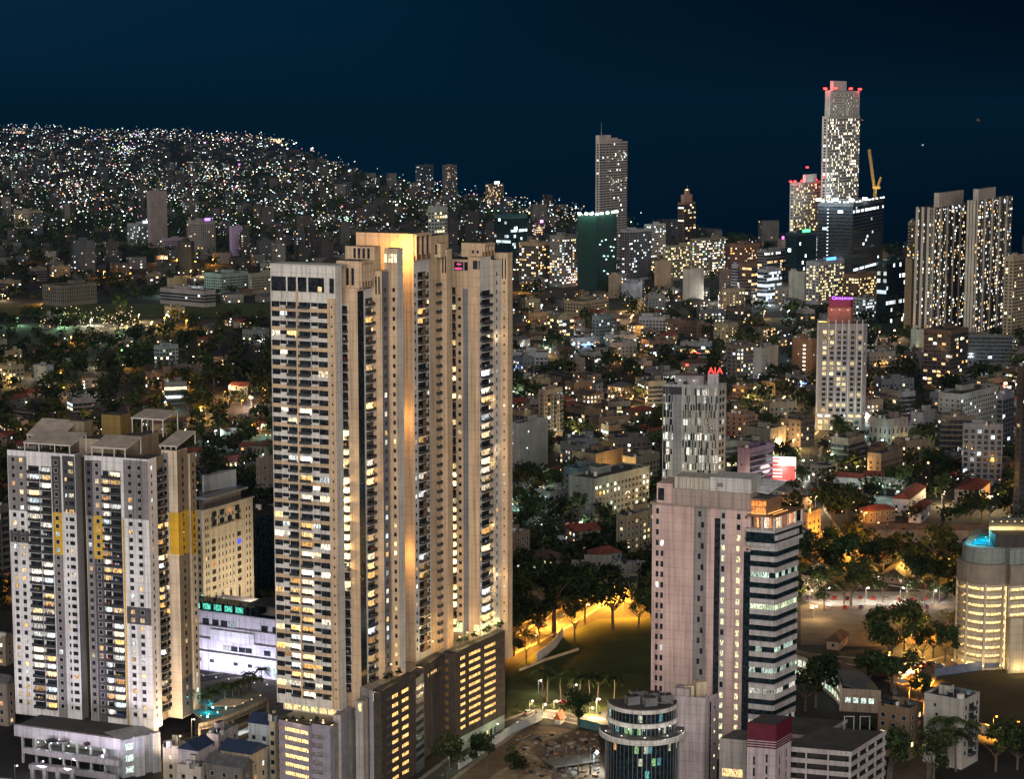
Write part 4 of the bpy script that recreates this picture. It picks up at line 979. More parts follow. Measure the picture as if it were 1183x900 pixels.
for (u, v, s, t) in ((.10, .30, 7, 11), (.16, .58, 6, 14), (.36, .42, 6, 9)):
    o0, o1 = out[0], out[-1]; x = o0[0] + (o1[0]-o0[0])*u - v*3; y = o0[1] + (o1[1]-o0[1])*u + v*30
    m_ = MB(); m_.cbox(x, y, 14.15, s + 1, t + 1, .12, .5, PAVE); m_.cbox(x, y, 14.28, s, t, .06, .5, POOLM); pd.one('pool', m_)
    lamp_at('pool_lamp', (x, y, 15.6), 420, (.25, 1, .95), .3, pd.root); fixture(pd, (x + s*.5, y, 14.4), (.5, 2, 2), .4, 'pool_lamp')
m_ = MB(); q = out[3]; m_.hexa([(q[0] - 6, q[1] + 8, 15.6), (q[0] + 3, q[1] + 6, 16), (q[0] + 7, q[1] + 12, 16.6), (q[0] - 2, q[1] + 16, 16)], [(q[0] - 6, q[1] + 8, 15.8), (q[0] + 3, q[1] + 6, 16.2), (q[0] + 7, q[1] + 12, 16.8), (q[0] - 2, q[1] + 16, 16.2)], CREAM); pd.one('shade_canopy', m_)
for i in range(8):
    q = out[i]; lamp_at('deck_lamp', (q[0] + .5, q[1] + 1.2, 16.6), 420, WRM, .15, pd.root); fixture(pd, (q[0] + .5, q[1] + 1.2, 16.5), (2.2, 1.5, .6), .35)
for i in (1, 3, 5, 7):
    for z in (3.2, 7.6): q = out[i]; lamp_at('tier_lamp', (q[0], q[1] + 3.5, z + .3), 1500, CLW, .2, pd.root); fixture(pd, (q[0], q[1] + 5, z + .25), (1.6, 1.9, 2), .4)
foot(arc(230, 309, D_, 4) + [(-80, 720)]); pd.finish(); LANDMARKS.append((268, 845, 'pool deck'))

# ---------------------------------------------------------------- round glass building in front of the pink tower
c = P_(743, 641, 20); rb = Bld('round_office', 'round dark glass building with white ring balconies and rooftop chillers', 'office building', c)
R0 = 12.4; rc = (c[0] - .3, c[1])
def ring(r, z0, z1, m, part, n=36, a0=pi*.98, a1=2*pi*1.01, g=None):
    o = [(rc[0] + r*cos(a0 + (a1-a0)*k/n), rc[1] + r*sin(a0 + (a1-a0)*k/n)) for k in range(n + 1)]
    rb.mb(part).prism(o, z0, z1, m, g)
ring(R0 - .8, 0, 22.6, GLSB, 'glass_drum'); ring(R0 - 1.6, 22.6, 31.1, GLSB, 'glass_drum')
ring(R0 + 1.4, 21.20, 22.80, WHITE, 'ring_balcony'); ring(R0 + .9, 22.81, 23.60, ROOFC, 'ring_balcony'); ring(R0 - 1.0, 26.00, 27.40, WHITE, 'ring_balcony'); ring(R0 - 1.1, 30.60, 31.80, WHITE, 'ring_balcony'); ring(R0 - 1.5, 31.81, 32.20, ROOFC, 'roof')
for k in range(26):
    a = pi*1.0 + pi*k/25
    rb.mb('mullion').cbox(rc[0] + (R0-.75)*cos(a), rc[1] + (R0-.75)*sin(a), 0, .16, .16, 21.1, a, STEEL)
    rb.mb('mullion').cbox(rc[0] + (R0-1.55)*cos(a), rc[1] + (R0-1.55)*sin(a), 22.9, .14, .14, 7.6, a, STEEL)
for k in range(30):
    z = rnd.choice([2, 6, 10, 14, 18, 18, 23.8, 27.8]); a = pi*1.02 + pi*.96*rnd.random(); r = (R0 - .75) if z < 22 else R0 - 1.55; da = .055
    p0, p1 = (rc[0] + r*cos(a-da), rc[1] + r*sin(a-da)), (rc[0] + r*cos(a+da), rc[1] + r*sin(a+da)); f = Fc(p0, p1)
    rb.item('window', window(f, 0, f.L, z, z + 2.4, rnd.choice([(.1, .5, .45), (.7, .35, .1), (.25, .5, .2), (.05, .25, .3), (.5, .5, .35)]) if rnd.random() < .7 else None, None, None, .06))
def chiller(b, x, y, z, s=1.0, a=.4):
    m_ = MB(); m_.cbox(x, y, z, 4.2*s, 3.4*s, 2.6*s, a, STEEL); b.one('chiller', m_)
    m_ = MB()
    for q in (-1, 1): m_.tube((x + q*s*1.0, y, z + 2.6*s), (x + q*s*1.0, y, z + 3.0*s), .85*s, .85*s, METAL, 14)
    m_.cbox(x, y - 1.72*s, z + .6*s, 3.6*s, .04, 1.6*s, a, METAL); b.one('chiller_fan', m_)
for (dx, dy) in ((-3.6, -4.6), (1.8, -6), (-1.8, 1.0), (3.5, -.6), (7.0, -3)): chiller(rb, rc[0] + dx, rc[1] + dy, 32.22, 1.0, .35)
m_ = MB(); m_.tube((rc[0] - 6, rc[1] - 1, 33.2), (rc[0] + 7, rc[1] - 8, 33.2), .25, .25, STEEL, 8); m_.tube((rc[0] + 6, rc[1] + 2, 32.8), (rc[0] + 9, rc[1] - 7, 32.8), .2, .2, STEEL, 8); rb.one('pipe', m_)
bxp = hexpoly(776, 815, 829, 638, 30, 74, 50); RW = wallm((.42, .36, .37)); w = MB(); w.prism(bxp, 0, 32.0, RW, None, ROOFC); rb.one('stair_block', w); foot(bxp); foot([(rc[0] + 14, rc[1]), (rc[0], rc[1] + 14), (rc[0] - 14, rc[1]), (rc[0], rc[1] - 14)])
fb, fs = Fc(bxp[0], bxp[1]), Fc(bxp[1], bxp[2])
w = MB(); fb.box(w, 0.05, fb.L - .05, 32.01, 33.6, -.4, -.05, RW); fs.box(w, .05, fs.L - .05, 32.01, 33.6, -.4, -.05, RW); fb.box(w, .5, fb.L*.5, 32.01, 35.8, -6, -1, RW); rb.one('parapet', w)
for k in range(7): rb.item('window', window(fs, fs.L*.35, fs.L*.35 + .8, 4 + k*4, 7.8 + k*4, None)); rb.item('stair_window', window(fs, fs.L*.7, fs.L*.7 + .7, 5 + k*4, 5.8 + k*4, (1.3, .9, .5) if k % 3 else None))
for (dx, dy, s) in ((4, 3, .9), (8, 5, 1.1)): m_ = MB(); m_.cbox(bxp[1][0] - 9 + dx, bxp[1][1] + dy + 3, 32.1, 3.5*s, 2.5*s, 4.4*s, .3, CREAM); rb.one('water_tank', m_)
for a in (1.15, 1.32, 1.5, 1.68, 1.85):
    x, y = rc[0] + (R0 + 1.0)*cos(pi*a), rc[1] + (R0 + 1.0)*sin(pi*a); lamp_at('ring_fill_lamp', (x, y, 24.6), 160, (1, .93, .85), .2, rb.root); fixture(rb, (x, y, 23.7), (2, 1.9, 1.7), .3, 'ring_fill_lamp')  # lamps added to make the ring balconies paler
rb.finish(); LANDMARKS.append((737, 900, 'round glass building'))

# ---------------------------------------------------------------- grey car deck with the maroon-capped pylon, bottom right of the pink tower
gd = Bld('parking_building', 'grey open parking building with white deck edges and maroon-capped white pylon', 'parking building', P_(930, 620, 15))
gp = hexpoly(905, 984, 1024, 612, 24, 74, 57); GW = wallm((.40, .36, .36)); zg = ZH(871, 612)
fa_, fb_ = Fc(gp[0], gp[1]), Fc(gp[1], gp[2])
for k in range(7):
    z = zg - k*3.3
    if z < 0: break
    gd.mb('parking_deck').prism(gp, z - .6, z - .05, CONC, None, ROOFC)
    for f in (fa_, fb_): f.box(gd.mb('deck_parapet'), .01, f.L - .01, z - 1.0, z + .5, -.25, .05, GW)
for f, n in ((fa_, 4), (fb_, 5)):
    for j in range(n): f.box(gd.mb('column'), f.L*j/(n-1)*.97, f.L*j/(n-1)*.97 + .5, 0, zg - 1, -.9, -.28, GW)
gd.mb('inner_wall').prism(inset(gp, .25), 0, zg - .7, surf('soot_wall', (.04, .037, .037), .9))  # near-black wall set in behind the open decks
hr = hexpoly(868, 945, 978, 640, 24, 74, 57); zh_ = ZH(853, 640); w = MB(); w.prism(hr, 0, zh_, wallm((.16, .14, .14)), None, ROOFC); f = Fc(hr[0], hr[1]); f.box(w, 0, f.L, zh_ - .5, zh_ + .6, .01, .4, GW); f2_ = Fc(hr[1], hr[2]); f2_.box(w, 0, f2_.L, zh_ - .5, zh_ + .6, .01, .4, GW); gd.one('upper_deck', w)
pp = hexpoly(863, 896, 914, 606, 26, 74, 57); zp_ = ZH(838, 606); PW = wallm((.47, .40, .42)); w = MB(); w.prism(pp, 0, zp_, PW, None, ROOFC); gd.one('pylon', w); foot(gp); foot(hr)
for f in (Fc(pp[0], pp[1]), Fc(pp[1], pp[2])):
    f.box(gd.mb('maroon_cap'), 0, f.L + .02, zp_ - 5.2, zp_ + .1, .01, .22, MAROON)
    for j in range(3): f.box(gd.mb('maroon_cap'), 0, f.L + .02, zp_ - 6.0 - j*.75, zp_ - 5.6 - j*.75, .01, .2, MAROON)
    for k in range(4): gd.item('window', window(f, f.L*.66, f.L*.66 + .6, zp_ - 12 - k*3.6, zp_ - 9.4 - k*3.6)); gd.item('window', window(f, f.L*.22, f.L*.22 + .6, zp_ - 13 - k*3.6, zp_ - 10.4 - k*3.6))
sh = hexpoly(831, 862, 880, 618, 20, 74, 57); w = MB(); w.prism(sh, 0, 26, wallm((.36, .33, .31)), None, GRYT); gd.one('shed', w)
fsh = Fc(sh[0], sh[1]); gd.item('shed_window', window(fsh, 1, fsh.L - 1, 14, 16.5, (1.2, .8, .35)))
for (dx, m_) in ((4, METAL), (9, STEEL)):
    w = MB(); b0_ = (gp[2][0] - dx - 4, gp[2][1] + 2); w.cbox(b0_[0], b0_[1], zg, .25, .25, 4.2, 0, CONC); w.cbox(b0_[0] + 3, b0_[1], zg, .25, .25, 4.2, 0, CONC); w.cbox(b0_[0] + 1.5, b0_[1], zg + 4.2, 3.4, .25, .25, 0, CONC); gd.one('roof_frame', w)
gd.finish(); LANDMARKS.append((930, 900, 'maroon-capped parking building'))

# ---------------------------------------------------------------- round-ended lit car park with rooftop pool
cpk = Bld('parking_building', 'gold-lit round-ended parking tower with louvred top and turquoise rooftop pool', 'parking building', P_(1150, 800, 0))
D_ = 792.0; CW = wallm((.47, .39, .29)); LOUVC = surf('taupe_louvre', (.22, .185, .15), .7, .15, .3)
pL = P_(1107, D_ + 9, 25); pM = P_(1160, D_ - 4, 25); pR = P_(1200, D_ + 6, 25)
def cpout(d=0.0, n=10):
    o = []
    for k in range(n + 1):
        a = radians(178 + 134*k/n); o.append((pL[0] + 10.5 + (10.5 + d)*cos(a), pL[1] + (11.5 + d)*sin(a) + 2))
    o += [(pM[0] + 2.5, pM[1] + 2 - d), (pR[0] + 10, pR[1] - d), (pR[0] + 14, pR[1] + 30), (pL[0]*1.055 + 3, pL[1] + 30)]
    return o
zt_ = ZH(640, D_)
body = cpout(-2.6); cpk.mb('deck_glow').prism(body, 0, zt_ - 14, LIT, (1.8, 1.25, .52))  # glowing core stands for the lit parking floors
nd = 10; dh = (zt_ - 13) / nd
for k in range(nd + 1):
    z = k * dh; o = cpout(0)
    cpk.mb('deck_edge').prism(o, max(z - .5, .02), z + (1.15 if k else .6), CW)
for i in range(0, 13, 3):
    o = cpout(.1); cpk.mb('column').cbox(o[i][0], o[i][1], 0, .9, .9, zt_ - 12, 0, CW)
for q in (.35, .7): o = cpout(.1); cpk.mb('column').cbox(o[10][0] + (o[11][0]-o[10][0])*q, o[10][1] + (o[11][1]-o[10][1])*q, 0, .9, .9, zt_ - 12, 0, CW)
zl = zt_ - 12.4
cpk.mb('louvre_drum').prism(cpout(.3), zl, zl + 8, LOUVC); o = cpout(.35)
for i in range(len(o) - 4):
    f = Fc(o[i], o[i+1]); n = max(2, int(f.L / .9))
    for j in range(n): f.box(cpk.mb('louvre_fin'), f.L*j/n, f.L*j/n + .16, zl, zl + 8, -.02, .12, LOUVC)
cpk.mb('roof_drum').prism(cpout(-1.5), zl + 8.01, zl + 14, wallm((.22, .25, .23))); cpk.mb('roof_deck').prism(cpout(-2.2), zl + 14.01, zl + 14.3, PAVE)
m_ = MB(); m_.prism([P_(1122, D_ + 8, 40), P_(1146, D_ + 4, 40), P_(1150, D_ + 24, 40), P_(1132, D_ + 26, 40)], zl + 14.32, zl + 14.8, POOLM); cpk.one('pool', m_)
for (px, dd, z) in ((1128, 6, 1.4), (1140, 12, 1.4)): x = XD(px, D_ + dd, zl + 15); lamp_at('pool_lamp', (x, D_ + dd + 2, zl + 16.4 + z), 2600, (.1, .75, 1), .3, cpk.root); fixture(cpk, (x, D_ + dd + 2, zl + 15.9), (.3, 1.6, 2.4), .4)
w = MB(); a, b_ = P_(1150, D_ + 3, 45), P_(1205, D_ + 3, 45); f = Fc(a, b_); f.box(w, 0, f.L, zl + 14.3, zl + 19, -10, 0, wallm((.05, .045, .045))); cpk.one('roof_block', w)
for px in (1146, 1156, 1163, 1172, 1180): x = XD(px, D_ + 20, 48); lamp_at('roof_lamp', (x, D_ + 20, zl + 20.5), 900, (1, .72, .25), .2, cpk.root); fixture(cpk, (x, D_ + 20, zl + 21), (2, 1.4, .5), .45)
w = MB(); w.prism([P_(1142, D_ + 22, 45), P_(1200, D_ + 20, 45), P_(1200, D_ + 40, 45), P_(1142, D_ + 40, 45)], zl + 14.31, zl + 18.6, CREAM, None, PAVE); cpk.one('terrace', w)
w = MB(); a, b_ = P_(1166, D_ - 5.5, 10), P_(1210, D_ - 3, 10); f = Fc(a, b_); f.box(w, 0, f.L, 0, 22, -2, 0, CW); cpk.one('annex_wall', w)
for q in (.2, .5, .8): p_ = f.pt(f.L*q, 2.0, 2.2); lamp_at('wall_washer', p_, 900, (1, .75, .30), .2, cpk.root); fixture(cpk, (p_[0], p_[1], 1.8), (2.2, 1.6, .5), .4)
for k in range(6):
    o = cpout(4); p_ = o[2 + k*2 if 2 + k*2 < 11 else 10]; 
    if k < 5: lamp_at('wall_washer', (p_[0], p_[1], 3), 700, (1, .74, .30), .2, cpk.root); fixture(cpk, (p_[0], p_[1], 2.6), (2.2, 1.6, .5), .4)
for z in range(4, int(zt_ - 13), 4):
    for i in (1, 6, 10): o = cpout(-1.5); lamp_at('deck_lamp', (o[i][0], o[i][1], z*1.0), 110, (1, .76, .33), .2, cpk.root)
foot(cpout(2)); cpk.finish(); LANDMARKS.append((1145, 768, 'gold-lit parking tower'))

# ---------------------------------------------------------------- pleated white office tower with a red rooftop sign
AD = 1060.0; ap = hexpoly(765, 829, 838, AD, 35, 80, 60); zA = ZH(447, AD)
ai = Bld('office_tower', 'slim white office tower with irregular vertical window slits and red rooftop letters', 'office tower', ap[1])
AW = wallm((.30, .32, .32)); ai.mb('wall').prism(ap, 0, zA, AW, None, ROOFC); foot(ap, 3); f, fr_ = Fc(ap[0], ap[1]), Fc(ap[1], ap[2])
f.box(ai.mb('grey_panel'), f.L*.19, f.L*.34, zA*.32, zA - 1, -.05, .12, wallm((.20, .22, .24))); f.box(ai.mb('grey_panel'), f.L*.19, f.L*.36, 0, zA*.3, -.05, .10, wallm((.38, .40, .38)))
f.box(ai.mb('louvre_band'), .02, f.L*.34, zA - 4.5, zA - .5, -.05, .2, METAL)
AFH = 3.9; n = int(zA / AFH)
for i in range(n):
    z = i*AFH + .6; lv = {6: .75, 7: .55, 8: .1, 9: .3}.get(n - 1 - i, .08); lv = {0: .45, 4: .55, 6: .8, 8: .35, 9: .55, 10: .45, 14: .7, 15: .6}.get(n - 1 - i, .07)
    j = 0
    u = .4
    while u < f.L - 1.2:
        w_ = rnd.choice([.55, .7, .9, 1.3]); skip = f.L*.17 < u < f.L*.36
        if not skip and rnd.random() < .72:
            on = glowc('white', .85, .35) if rnd.random() < lv else None
            ai.item('window', window(f, u, u + w_, z, z + AFH - rnd.choice([.05, .05, .9]), on, None, GLSB if rnd.random() < .4 else GLS, .05))
        if rnd.random() < .3 and not skip: f.box(ai.mb('fin_trim'), u - .2, u - .02, z, z + AFH, -.05, .35, AW)
        u += w_ + rnd.choice([.35, .5, .8])
    for q in (.15, .5): ai.item('window', window(fr_, fr_.L*q, fr_.L*q + 2.2, z + .4, z + 2.6, glowc('white', .8) if rnd.random() < .2 else None))
rooftop(ai, ap, zA, AW, 5)
w = MB(); f.box(w, f.L*.2, f.L*.72, zA, zA + 5, -13, -4, wallm((.22, .21, .22))); ai.one('plant_room', w)
w = MB(); f.box(w, f.L*.80, f.L*.99, zA, zA + 6.4, -6, -1, wallm((.36, .38, .44))); ai.one('sign_plinth', w)
def letters(b, txt, f, u, z, o, size, g, ext=.15, name='sign_letter'):
    x = u
    for ch in txt:
        cu = bpy.data.curves.new(name, 'FONT'); cu.body = ch; cu.size = size; cu.extrude = ext; cu.offset = size * .012
        m = bpy.data.materials.get('sign_%d_%d_%d' % tuple(int(c*100) for c in g))
        if m is None:
            m, t, p = newmat('sign_%d_%d_%d' % tuple(int(c*100) for c in g)); p.inputs['Emission Color'].default_value = (*g, 1); p.inputs['Emission Strength'].default_value = 1.0; p.inputs['Base Color'].default_value = (.1, .1, .1, 1); m.cycles.emission_sampling = 'NONE'
        cu.materials.append(m); tmp = bpy.data.objects.new('tmp', cu)
        me = bpy.data.meshes.new_from_object(tmp); bpy.data.objects.remove(tmp); bpy.data.curves.remove(cu)
        o_ = bpy.data.objects.new(name, me); COL.objects.link(o_)
        p0 = Vector(f.pt(x, o, z)); o_.rotation_euler = (radians(90), 0, math.atan2(f.e[1], f.e[0]))
        o_.parent = b.root; o_.location = p0 - b.root.location
        adv = {'I': .30, 'i': .25, 'm': .86, 'n': .58, 'o': .58, 'a': .56, 'C': .66, 'A': .68}.get(ch, .6) * size
        x += adv
letters(ai, 'AIA', f, f.L*.80, zA + 6.6, -2.5, 4.6, (2.2, .07, .04))
q = f.pt(f.L*.4, -9, zA + 9.5); fixture(ai, q, (6, .3, .2), 1.3, 'warning_lamp'); lamp_at('sign_lamp', f.pt(f.L*.88, 1.0, zA + 9), 400, (1, .08, .06), .3, ai.root)
for q in (.3, .55, .85): p_ = f.pt(f.L*q, -2, zA + 2.5); lamp_at('roof_lamp', p_, 300, WHT, .2, ai.root); fixture(ai, p_, (1.6, 1.6, 1.4), .5)
ai.finish(); LANDMARKS.append((801, 560, 'slim white slit-windowed tower'))

# ---------------------------------------------------------------- white hotel tower with maroon crown and violet sign
b, hpoly, hz = mid('white hotel tower with square windows, maroon crown box and violet rooftop sign', 943, 997, 1001, 374, 498, (.52, .47, .46), 'blank', .3, 'gold', 3.4, a=84, a2=60, name='hotel_tower', cat='hotel', top=False, short='white hotel tower with violet sign')
f = Fc(hpoly[0], hpoly[1]); n = int((hz - 14) / 3.55)
for i in range(n):
    z = 13 + i*3.55
    for q in (.17, .325, .48, .60, .765, .925):
        p_ = .42 if q < .8 else .2
        b.item('window', window(f, f.L*q - 1.25, f.L*q + 1.25, z, z + 2.25, glowc('gold', .9, .35) if rnd.random() < p_ else None, FRAME, None, .05))
for q in (.02, .25, .40, .54, .68, .85, .97): f.box(b.mb('pilaster'), f.L*q - .35, f.L*q + .35, 12, hz + 2.5, -.05, .6, wallm((.52, .47, .46)))
f.box(b.mb('recess_panel'), f.L*.41, f.L*.67, 12, hz - 5, -.02, .03, wallm((.26, .26, .32)))
for z in (.5, 4.5): 
    for j in range(7): b.item('shop_window', window(f, f.L*(.06 + j*.13), f.L*(.06 + j*.13) + 2.8, z, z + 2.8, glowc('gold', .8, .3) if rnd.random() < .75 else None))
for j in range(6): b.item('shop_window', window(f, f.L*(.04 + j*.165), f.L*(.04 + j*.165) + (3.6), 9.2, 11.2, glowc('cool', 1, .2) if j in (0, 1, 3) else ((1.2, .75, .3) if j > 3 else None)))
w = MB(); cpx = hexpoly(956, 983, 986, f.A[1] + 3, hz, 84, 60); w.prism(cpx, hz, ZH(355, f.A[1]), wallm((.26, .10, .08)), None, ROOFC); b.one('crown_base', w)
zc = ZH(355, f.A[1]); zd = ZH(343, f.A[1]); w = MB(); w.prism(hexpoly(957.5, 982, 985, f.A[1] + 2.5, hz, 84, 60), zc + .01, zd, surf('maroon_sign_box', (.20, .012, .04), .5), None, ROOFC); b.one('crown_box', w)
fc = Fc(cpx[0], cpx[1]); letters(b, 'Cinnamon', fc, fc.L*.16, zd - 1.9, 1.5, 3.1, (1.3, .45, 4.0))
for q in (.15, .5, .85): p_ = fc.pt(fc.L*q, 3.0, zc - 2); lamp_at('crown_lamp', p_, 700, (1, .55, .5), .3, b.root); fixture(b, p_, (2, 1.2, .9), .6)
p_ = fc.pt(fc.L*.5, 4.5, zd + .5); lamp_at('crown_lamp', p_, 500, (.6, .2, 1), .3, b.root)
for k in range(7): p_ = f.pt(f.L*.03 + k*.9, -1, hz + .6); fixture(b, p_, (2.4, 1.6, .2), .7)
b.finish()
# ---------------------------------------------------------------- skyline towers by the coast
def lamps_on(b, pts, g, size, name='warning_lamp'):
    for p in pts: fixture(b, p, g, size, name)
# tall hotel tower with red corner lamps
KD = 2650.0; GL0 = 3.9
def sky_tower(label, x0, xm, x1, yt, yb, D, rgb, style, lit, pal, fh, a=70, bay=4.0, k=1.0, **kw):
    return mid(label, x0, xm, x1, yt, yb, rgb, style, lit, pal, fh, a, Y=D, bay=bay, k=k, name='tower_block', cat='tower', limit=60, **kw)
b, p, z = sky_tower('tallest white hotel tower on the coast with red corner lamps and many lit rooms', 948.5, 955, 992, 134, 330, KD, (.64, .62, .57), 'grid', .28, 'pale', 3.6, 62, 4.2, 1.2, top=False, base=0, win=(2.8, 2.3), short='tallest white coast tower')
w = MB(); p2 = hexpoly(953, 959, 993, KD + 2, 220, 62); zt = ZH(104, KD); w.prism(p2, z, zt, wallm((.42, .42, .40)), None, ROOFC); b.one('upper_storeys', w)
f = Fc(p2[1], p2[2]); facade(b, f, z, zt, 'grid', 3.6, .16, 'pale', False, wallm((.42, .42, .40)), 1, 5)
w = MB(); p3 = hexpoly(959, 963, 978, KD + 6, 240, 62); zt3 = ZH(93, KD); w.prism(p3, zt, zt3, wallm((.50, .42, .40))); b.one('crown_box', w)
lamps_on(b, [(p2[0][0], p2[0][1], zt + 1), (p2[2][0], p2[2][1], zt + 1), (p2[1][0] + 6, p2[1][1], zt + 1.5), ((p2[1][0]+p2[2][0])/2, p2[1][1] + 8, zt + 1)], (9, .25, .2), 3.4)
for q in (p2[0], p2[2]): lamp_at('warning_lamp', (q[0], q[1] - 8, zt + 3), 6000, (1, .05, .05), .5, b.root)
lamp_at('crown_lamp', (p3[1][0], p3[1][1] - 10, zt + 3), 2500, (1, .25, .2), .5, b.root)
lamp_at('crown_lamp', (p3[1][0] + 10, p3[1][1] - 8, z - 100), 26000, (.8, .95, 1), .5, b.root)  # added halfway down the face, no fixture, to brighten the tower
b.finish(60)
b, p, z = sky_tower('lower white hotel tower with red roof line beside the tallest coast tower', 912, 917, 949, 211, 330, KD - 30, (.58, .55, .50), 'grid', .25, 'gold', 3.6, 62, 4.0, 1.1, top=False, win=(2.6, 2.0), short='lower white coast tower')
w = MB(); w.prism(hexpoly(928, 931, 944, KD - 20, 150, 62), z, ZH(201, KD), wallm((.50, .42, .40))); b.one('crown_box', w)
f = Fc(p[1], p[2]); lamps_on(b, [f.pt(f.L*q, .5, z + .8) for q in (.0, .25, .5, .75, 1.0)] + [f.pt(f.L*.55, -4, z + 17), f.pt(-6, -3, z + .8)], (8, .25, .25), 2.6)
for q in (.1, .8): lamp_at('warning_lamp', f.pt(f.L*q, 8, z + 5), 12000, (1, .06, .08), .5, b.root)
b.finish(60)
b, p, z = mid('dark half-built block with floodlights along its top edge beneath the tallest coast tower', 944, 985, 1020, 235, 345, (.055, .058, .062), 'band', .05, 'cool', 4.2, 66, Y=KD - 120, name='unfinished_building', cat='building', limit=60, top=False, bay=6, short='floodlit half-built block')
f, f_ = Fc(p[0], p[1]), Fc(p[1], p[2])
lamps_on(b, [f.pt(f.L*q, 0.5, z + 2.6) for q in (.02, .5, .95)] + [f_.pt(f_.L*q, .5, z + 2.2) for q in (.35,)], (16, 17, 17), 4.2, 'floodlight')
lamps_on(b, [f.pt(f.L*q, 0.5, z + 1) for q in (.15, .3, .4, .62, .75, .85)] + [f_.pt(f_.L*q, .5, z + 1) for q in (.1, .2, .5, .62, .75, .9, .98)], (4, 4.2, 4), 2.0, 'floodlight')
for q in (.05, .35, .65, .95): lamp_at('floodlight', f.pt(f.L*q, 7, z + 9), 60000, CLW, 1, b.root)
lamp_at('floodlight', f_.pt(f_.L*.4, 6, z + 8), 30000, CLW, 1, b.root)
m_ = MB()
for k in range(16): fixture(b, f.pt(f.L*.3, 1, z - 8 - k*4.3), (2.2, 2.6, 2.6), 1.3, 'stair_lamp')
b.finish(60)
f_ = Fc(p[1], p[2])
cr = empty('tower_crane', (*f_.pt(f_.L*.86, -6, 0)[:2], z + 1), 'yellow luffing crane leaning up from the half-built block roof', 'crane')
def truss(p0, p1, w_, m, mb):
    a, c = Vector(p0), Vector(p1); d = (c - a).normalized(); u = d.orthogonal().normalized(); v = d.cross(u); n = int((c - a).length / (w_*1.6))
    cs = [u*w_*.5 + v*w_*.5, u*w_*.5 - v*w_*.5, -u*w_*.5 - v*w_*.5, -u*w_*.5 + v*w_*.5]
    for q in cs: mb.tube(a + q, c + q, .2, .2, m, 4)
    for i in range(n):
        for j in range(4):
            mb.tube(a + d*((c-a).length*i/n) + cs[j], a + d*((c-a).length*(i+1)/n) + cs[(j+1) % 4], .12, .12, m, 3)
m_ = MB(); truss((0, 0, 0), (0, 0, 14), 2.6, ORANGEP, m_); m_.build('mast', cr); m_ = MB(); truss((-1, 0, 12), (-9, 0, 62), 2.2, ORANGEP, m_); m_.build('jib', cr)
m_ = MB(); m_.cbox(1.5, 0, 12, 9, 3, 3, 0, ORANGEP); m_.build('machine_deck', cr); m_ = MB(); truss((3, 0, 15), (7, 0, 27), 1.6, ORANGEP, m_); m_.tube((7, 0, 27), (-9, 0, 62), .12, .12, METAL, 3); m_.build('back_stay', cr)
lamp_at('crane_lamp', (cr.location.x - 8, cr.location.y - 14, cr.location.z + 14), 12000, (1, .75, .4), .5)
# stepped grey tower with antenna
b, p, z = sky_tower('grey seafront tower with stepped roof and thin antenna, few lit floors', 688, 692.5, 724.5, 164, 320, 2900, (.62, .56, .53), 'grid', .02, 'white', 3.6, 62, 4.4, 1.0, top=False, win=(3.3, 2.3), short='grey antenna tower')
w = MB()
for i, (xa, xb, y0, y1) in enumerate(((688.3, 706, 164, 156), (688.6, 714, 164, 159.5), (688.6, 719, 164, 161.5))):
    w.prism(hexpoly(xa, xa + 4, xb, 2902 + i*1.3, 200, 62), z + .05 + i*.3, ZH(y1, 2902), wallm((.42, .38, .36)))
b.one('stepped_crown', w); q = hexpoly(688.6, 692.6, 700, 2905, 200, 62)[1]; w = MB(); w.tube((q[0] + 3, q[1] + 8, z + 5), (q[0] + 3, q[1] + 8, ZH(141, 2900)), .8, .15, STEEL, 5); b.one('antenna', w)
f = Fc(p[1], p[2])
for k in range(40):
    u = f.L*rnd.uniform(.25, .95); zz = z - 14 - rnd.random()**1.4*55; b.item('window', window(f, u, u + 2.8, zz, zz + 1.6, glowc('white', 1.4), None, None, 1.0))
b.finish(60)
b, p, z = sky_tower('tower wrapped in dark green safety net with bright lamps on top', 667, 690, 712, 250, 330, 2450, (.02, .05, .045), 'blank', .0, 'green', 5, 66, top=False, short='green netted tower')
f, f_ = Fc(p[0], p[1]), Fc(p[1], p[2])
for q in (f, f_): q.box(b.mb('safety_net'), .01, q.L - .01, z*.32, z - .2, -.05, .5, NETG)
lamps_on(b, [f.pt(f.L*q, .4, z + 2) for q in (.1, .45, .7, .98)] + [f_.pt(f_.L*q, .4, z + 2) for q in (.2, .5, .8, .98)], (9, 14, 12), 3.0, 'floodlight')
for q in (.1, .5, .95): lamp_at('floodlight', f.pt(f.L*q, 5, z + 7), 14000, (.45, 1, .80), 1, b.root)
for q in (.3, .7): lamp_at('floodlight', f_.pt(f_.L*q, 5, z + 7), 14000, (.45, 1, .80), 1, b.root)
for k in range(14): u = f_.L*rnd.uniform(.05, .9); zz = z*rnd.uniform(.2, .75); fixture(b, f_.pt(u, .7, zz), rnd.choice([(2, 3, 2.6), (1, 2.4, 2.2), (2.6, 2.6, 2.4)]), 1.8, 'work_lamp')
b.finish(60)
b, p, z = sky_tower('brown-pink seafront tower with stepped spire left of the coast hotels', 783, 790, 803.5, 234, 330, 2950, (.34, .20, .15), 'balc', .16, 'warm', 3.6, 55, 5, 1.0, top=False, short='brown spired tower')
w = MB(); w.prism(hexpoly(787, 791, 800, 2956, 120, 55), z, ZH(225, 2950), wallm((.36, .22, .17))); w.prism(hexpoly(791, 793, 797, 2960, 130, 55), ZH(225, 2950), ZH(219, 2950), wallm((.36, .22, .17))); b.one('spire_base', w)
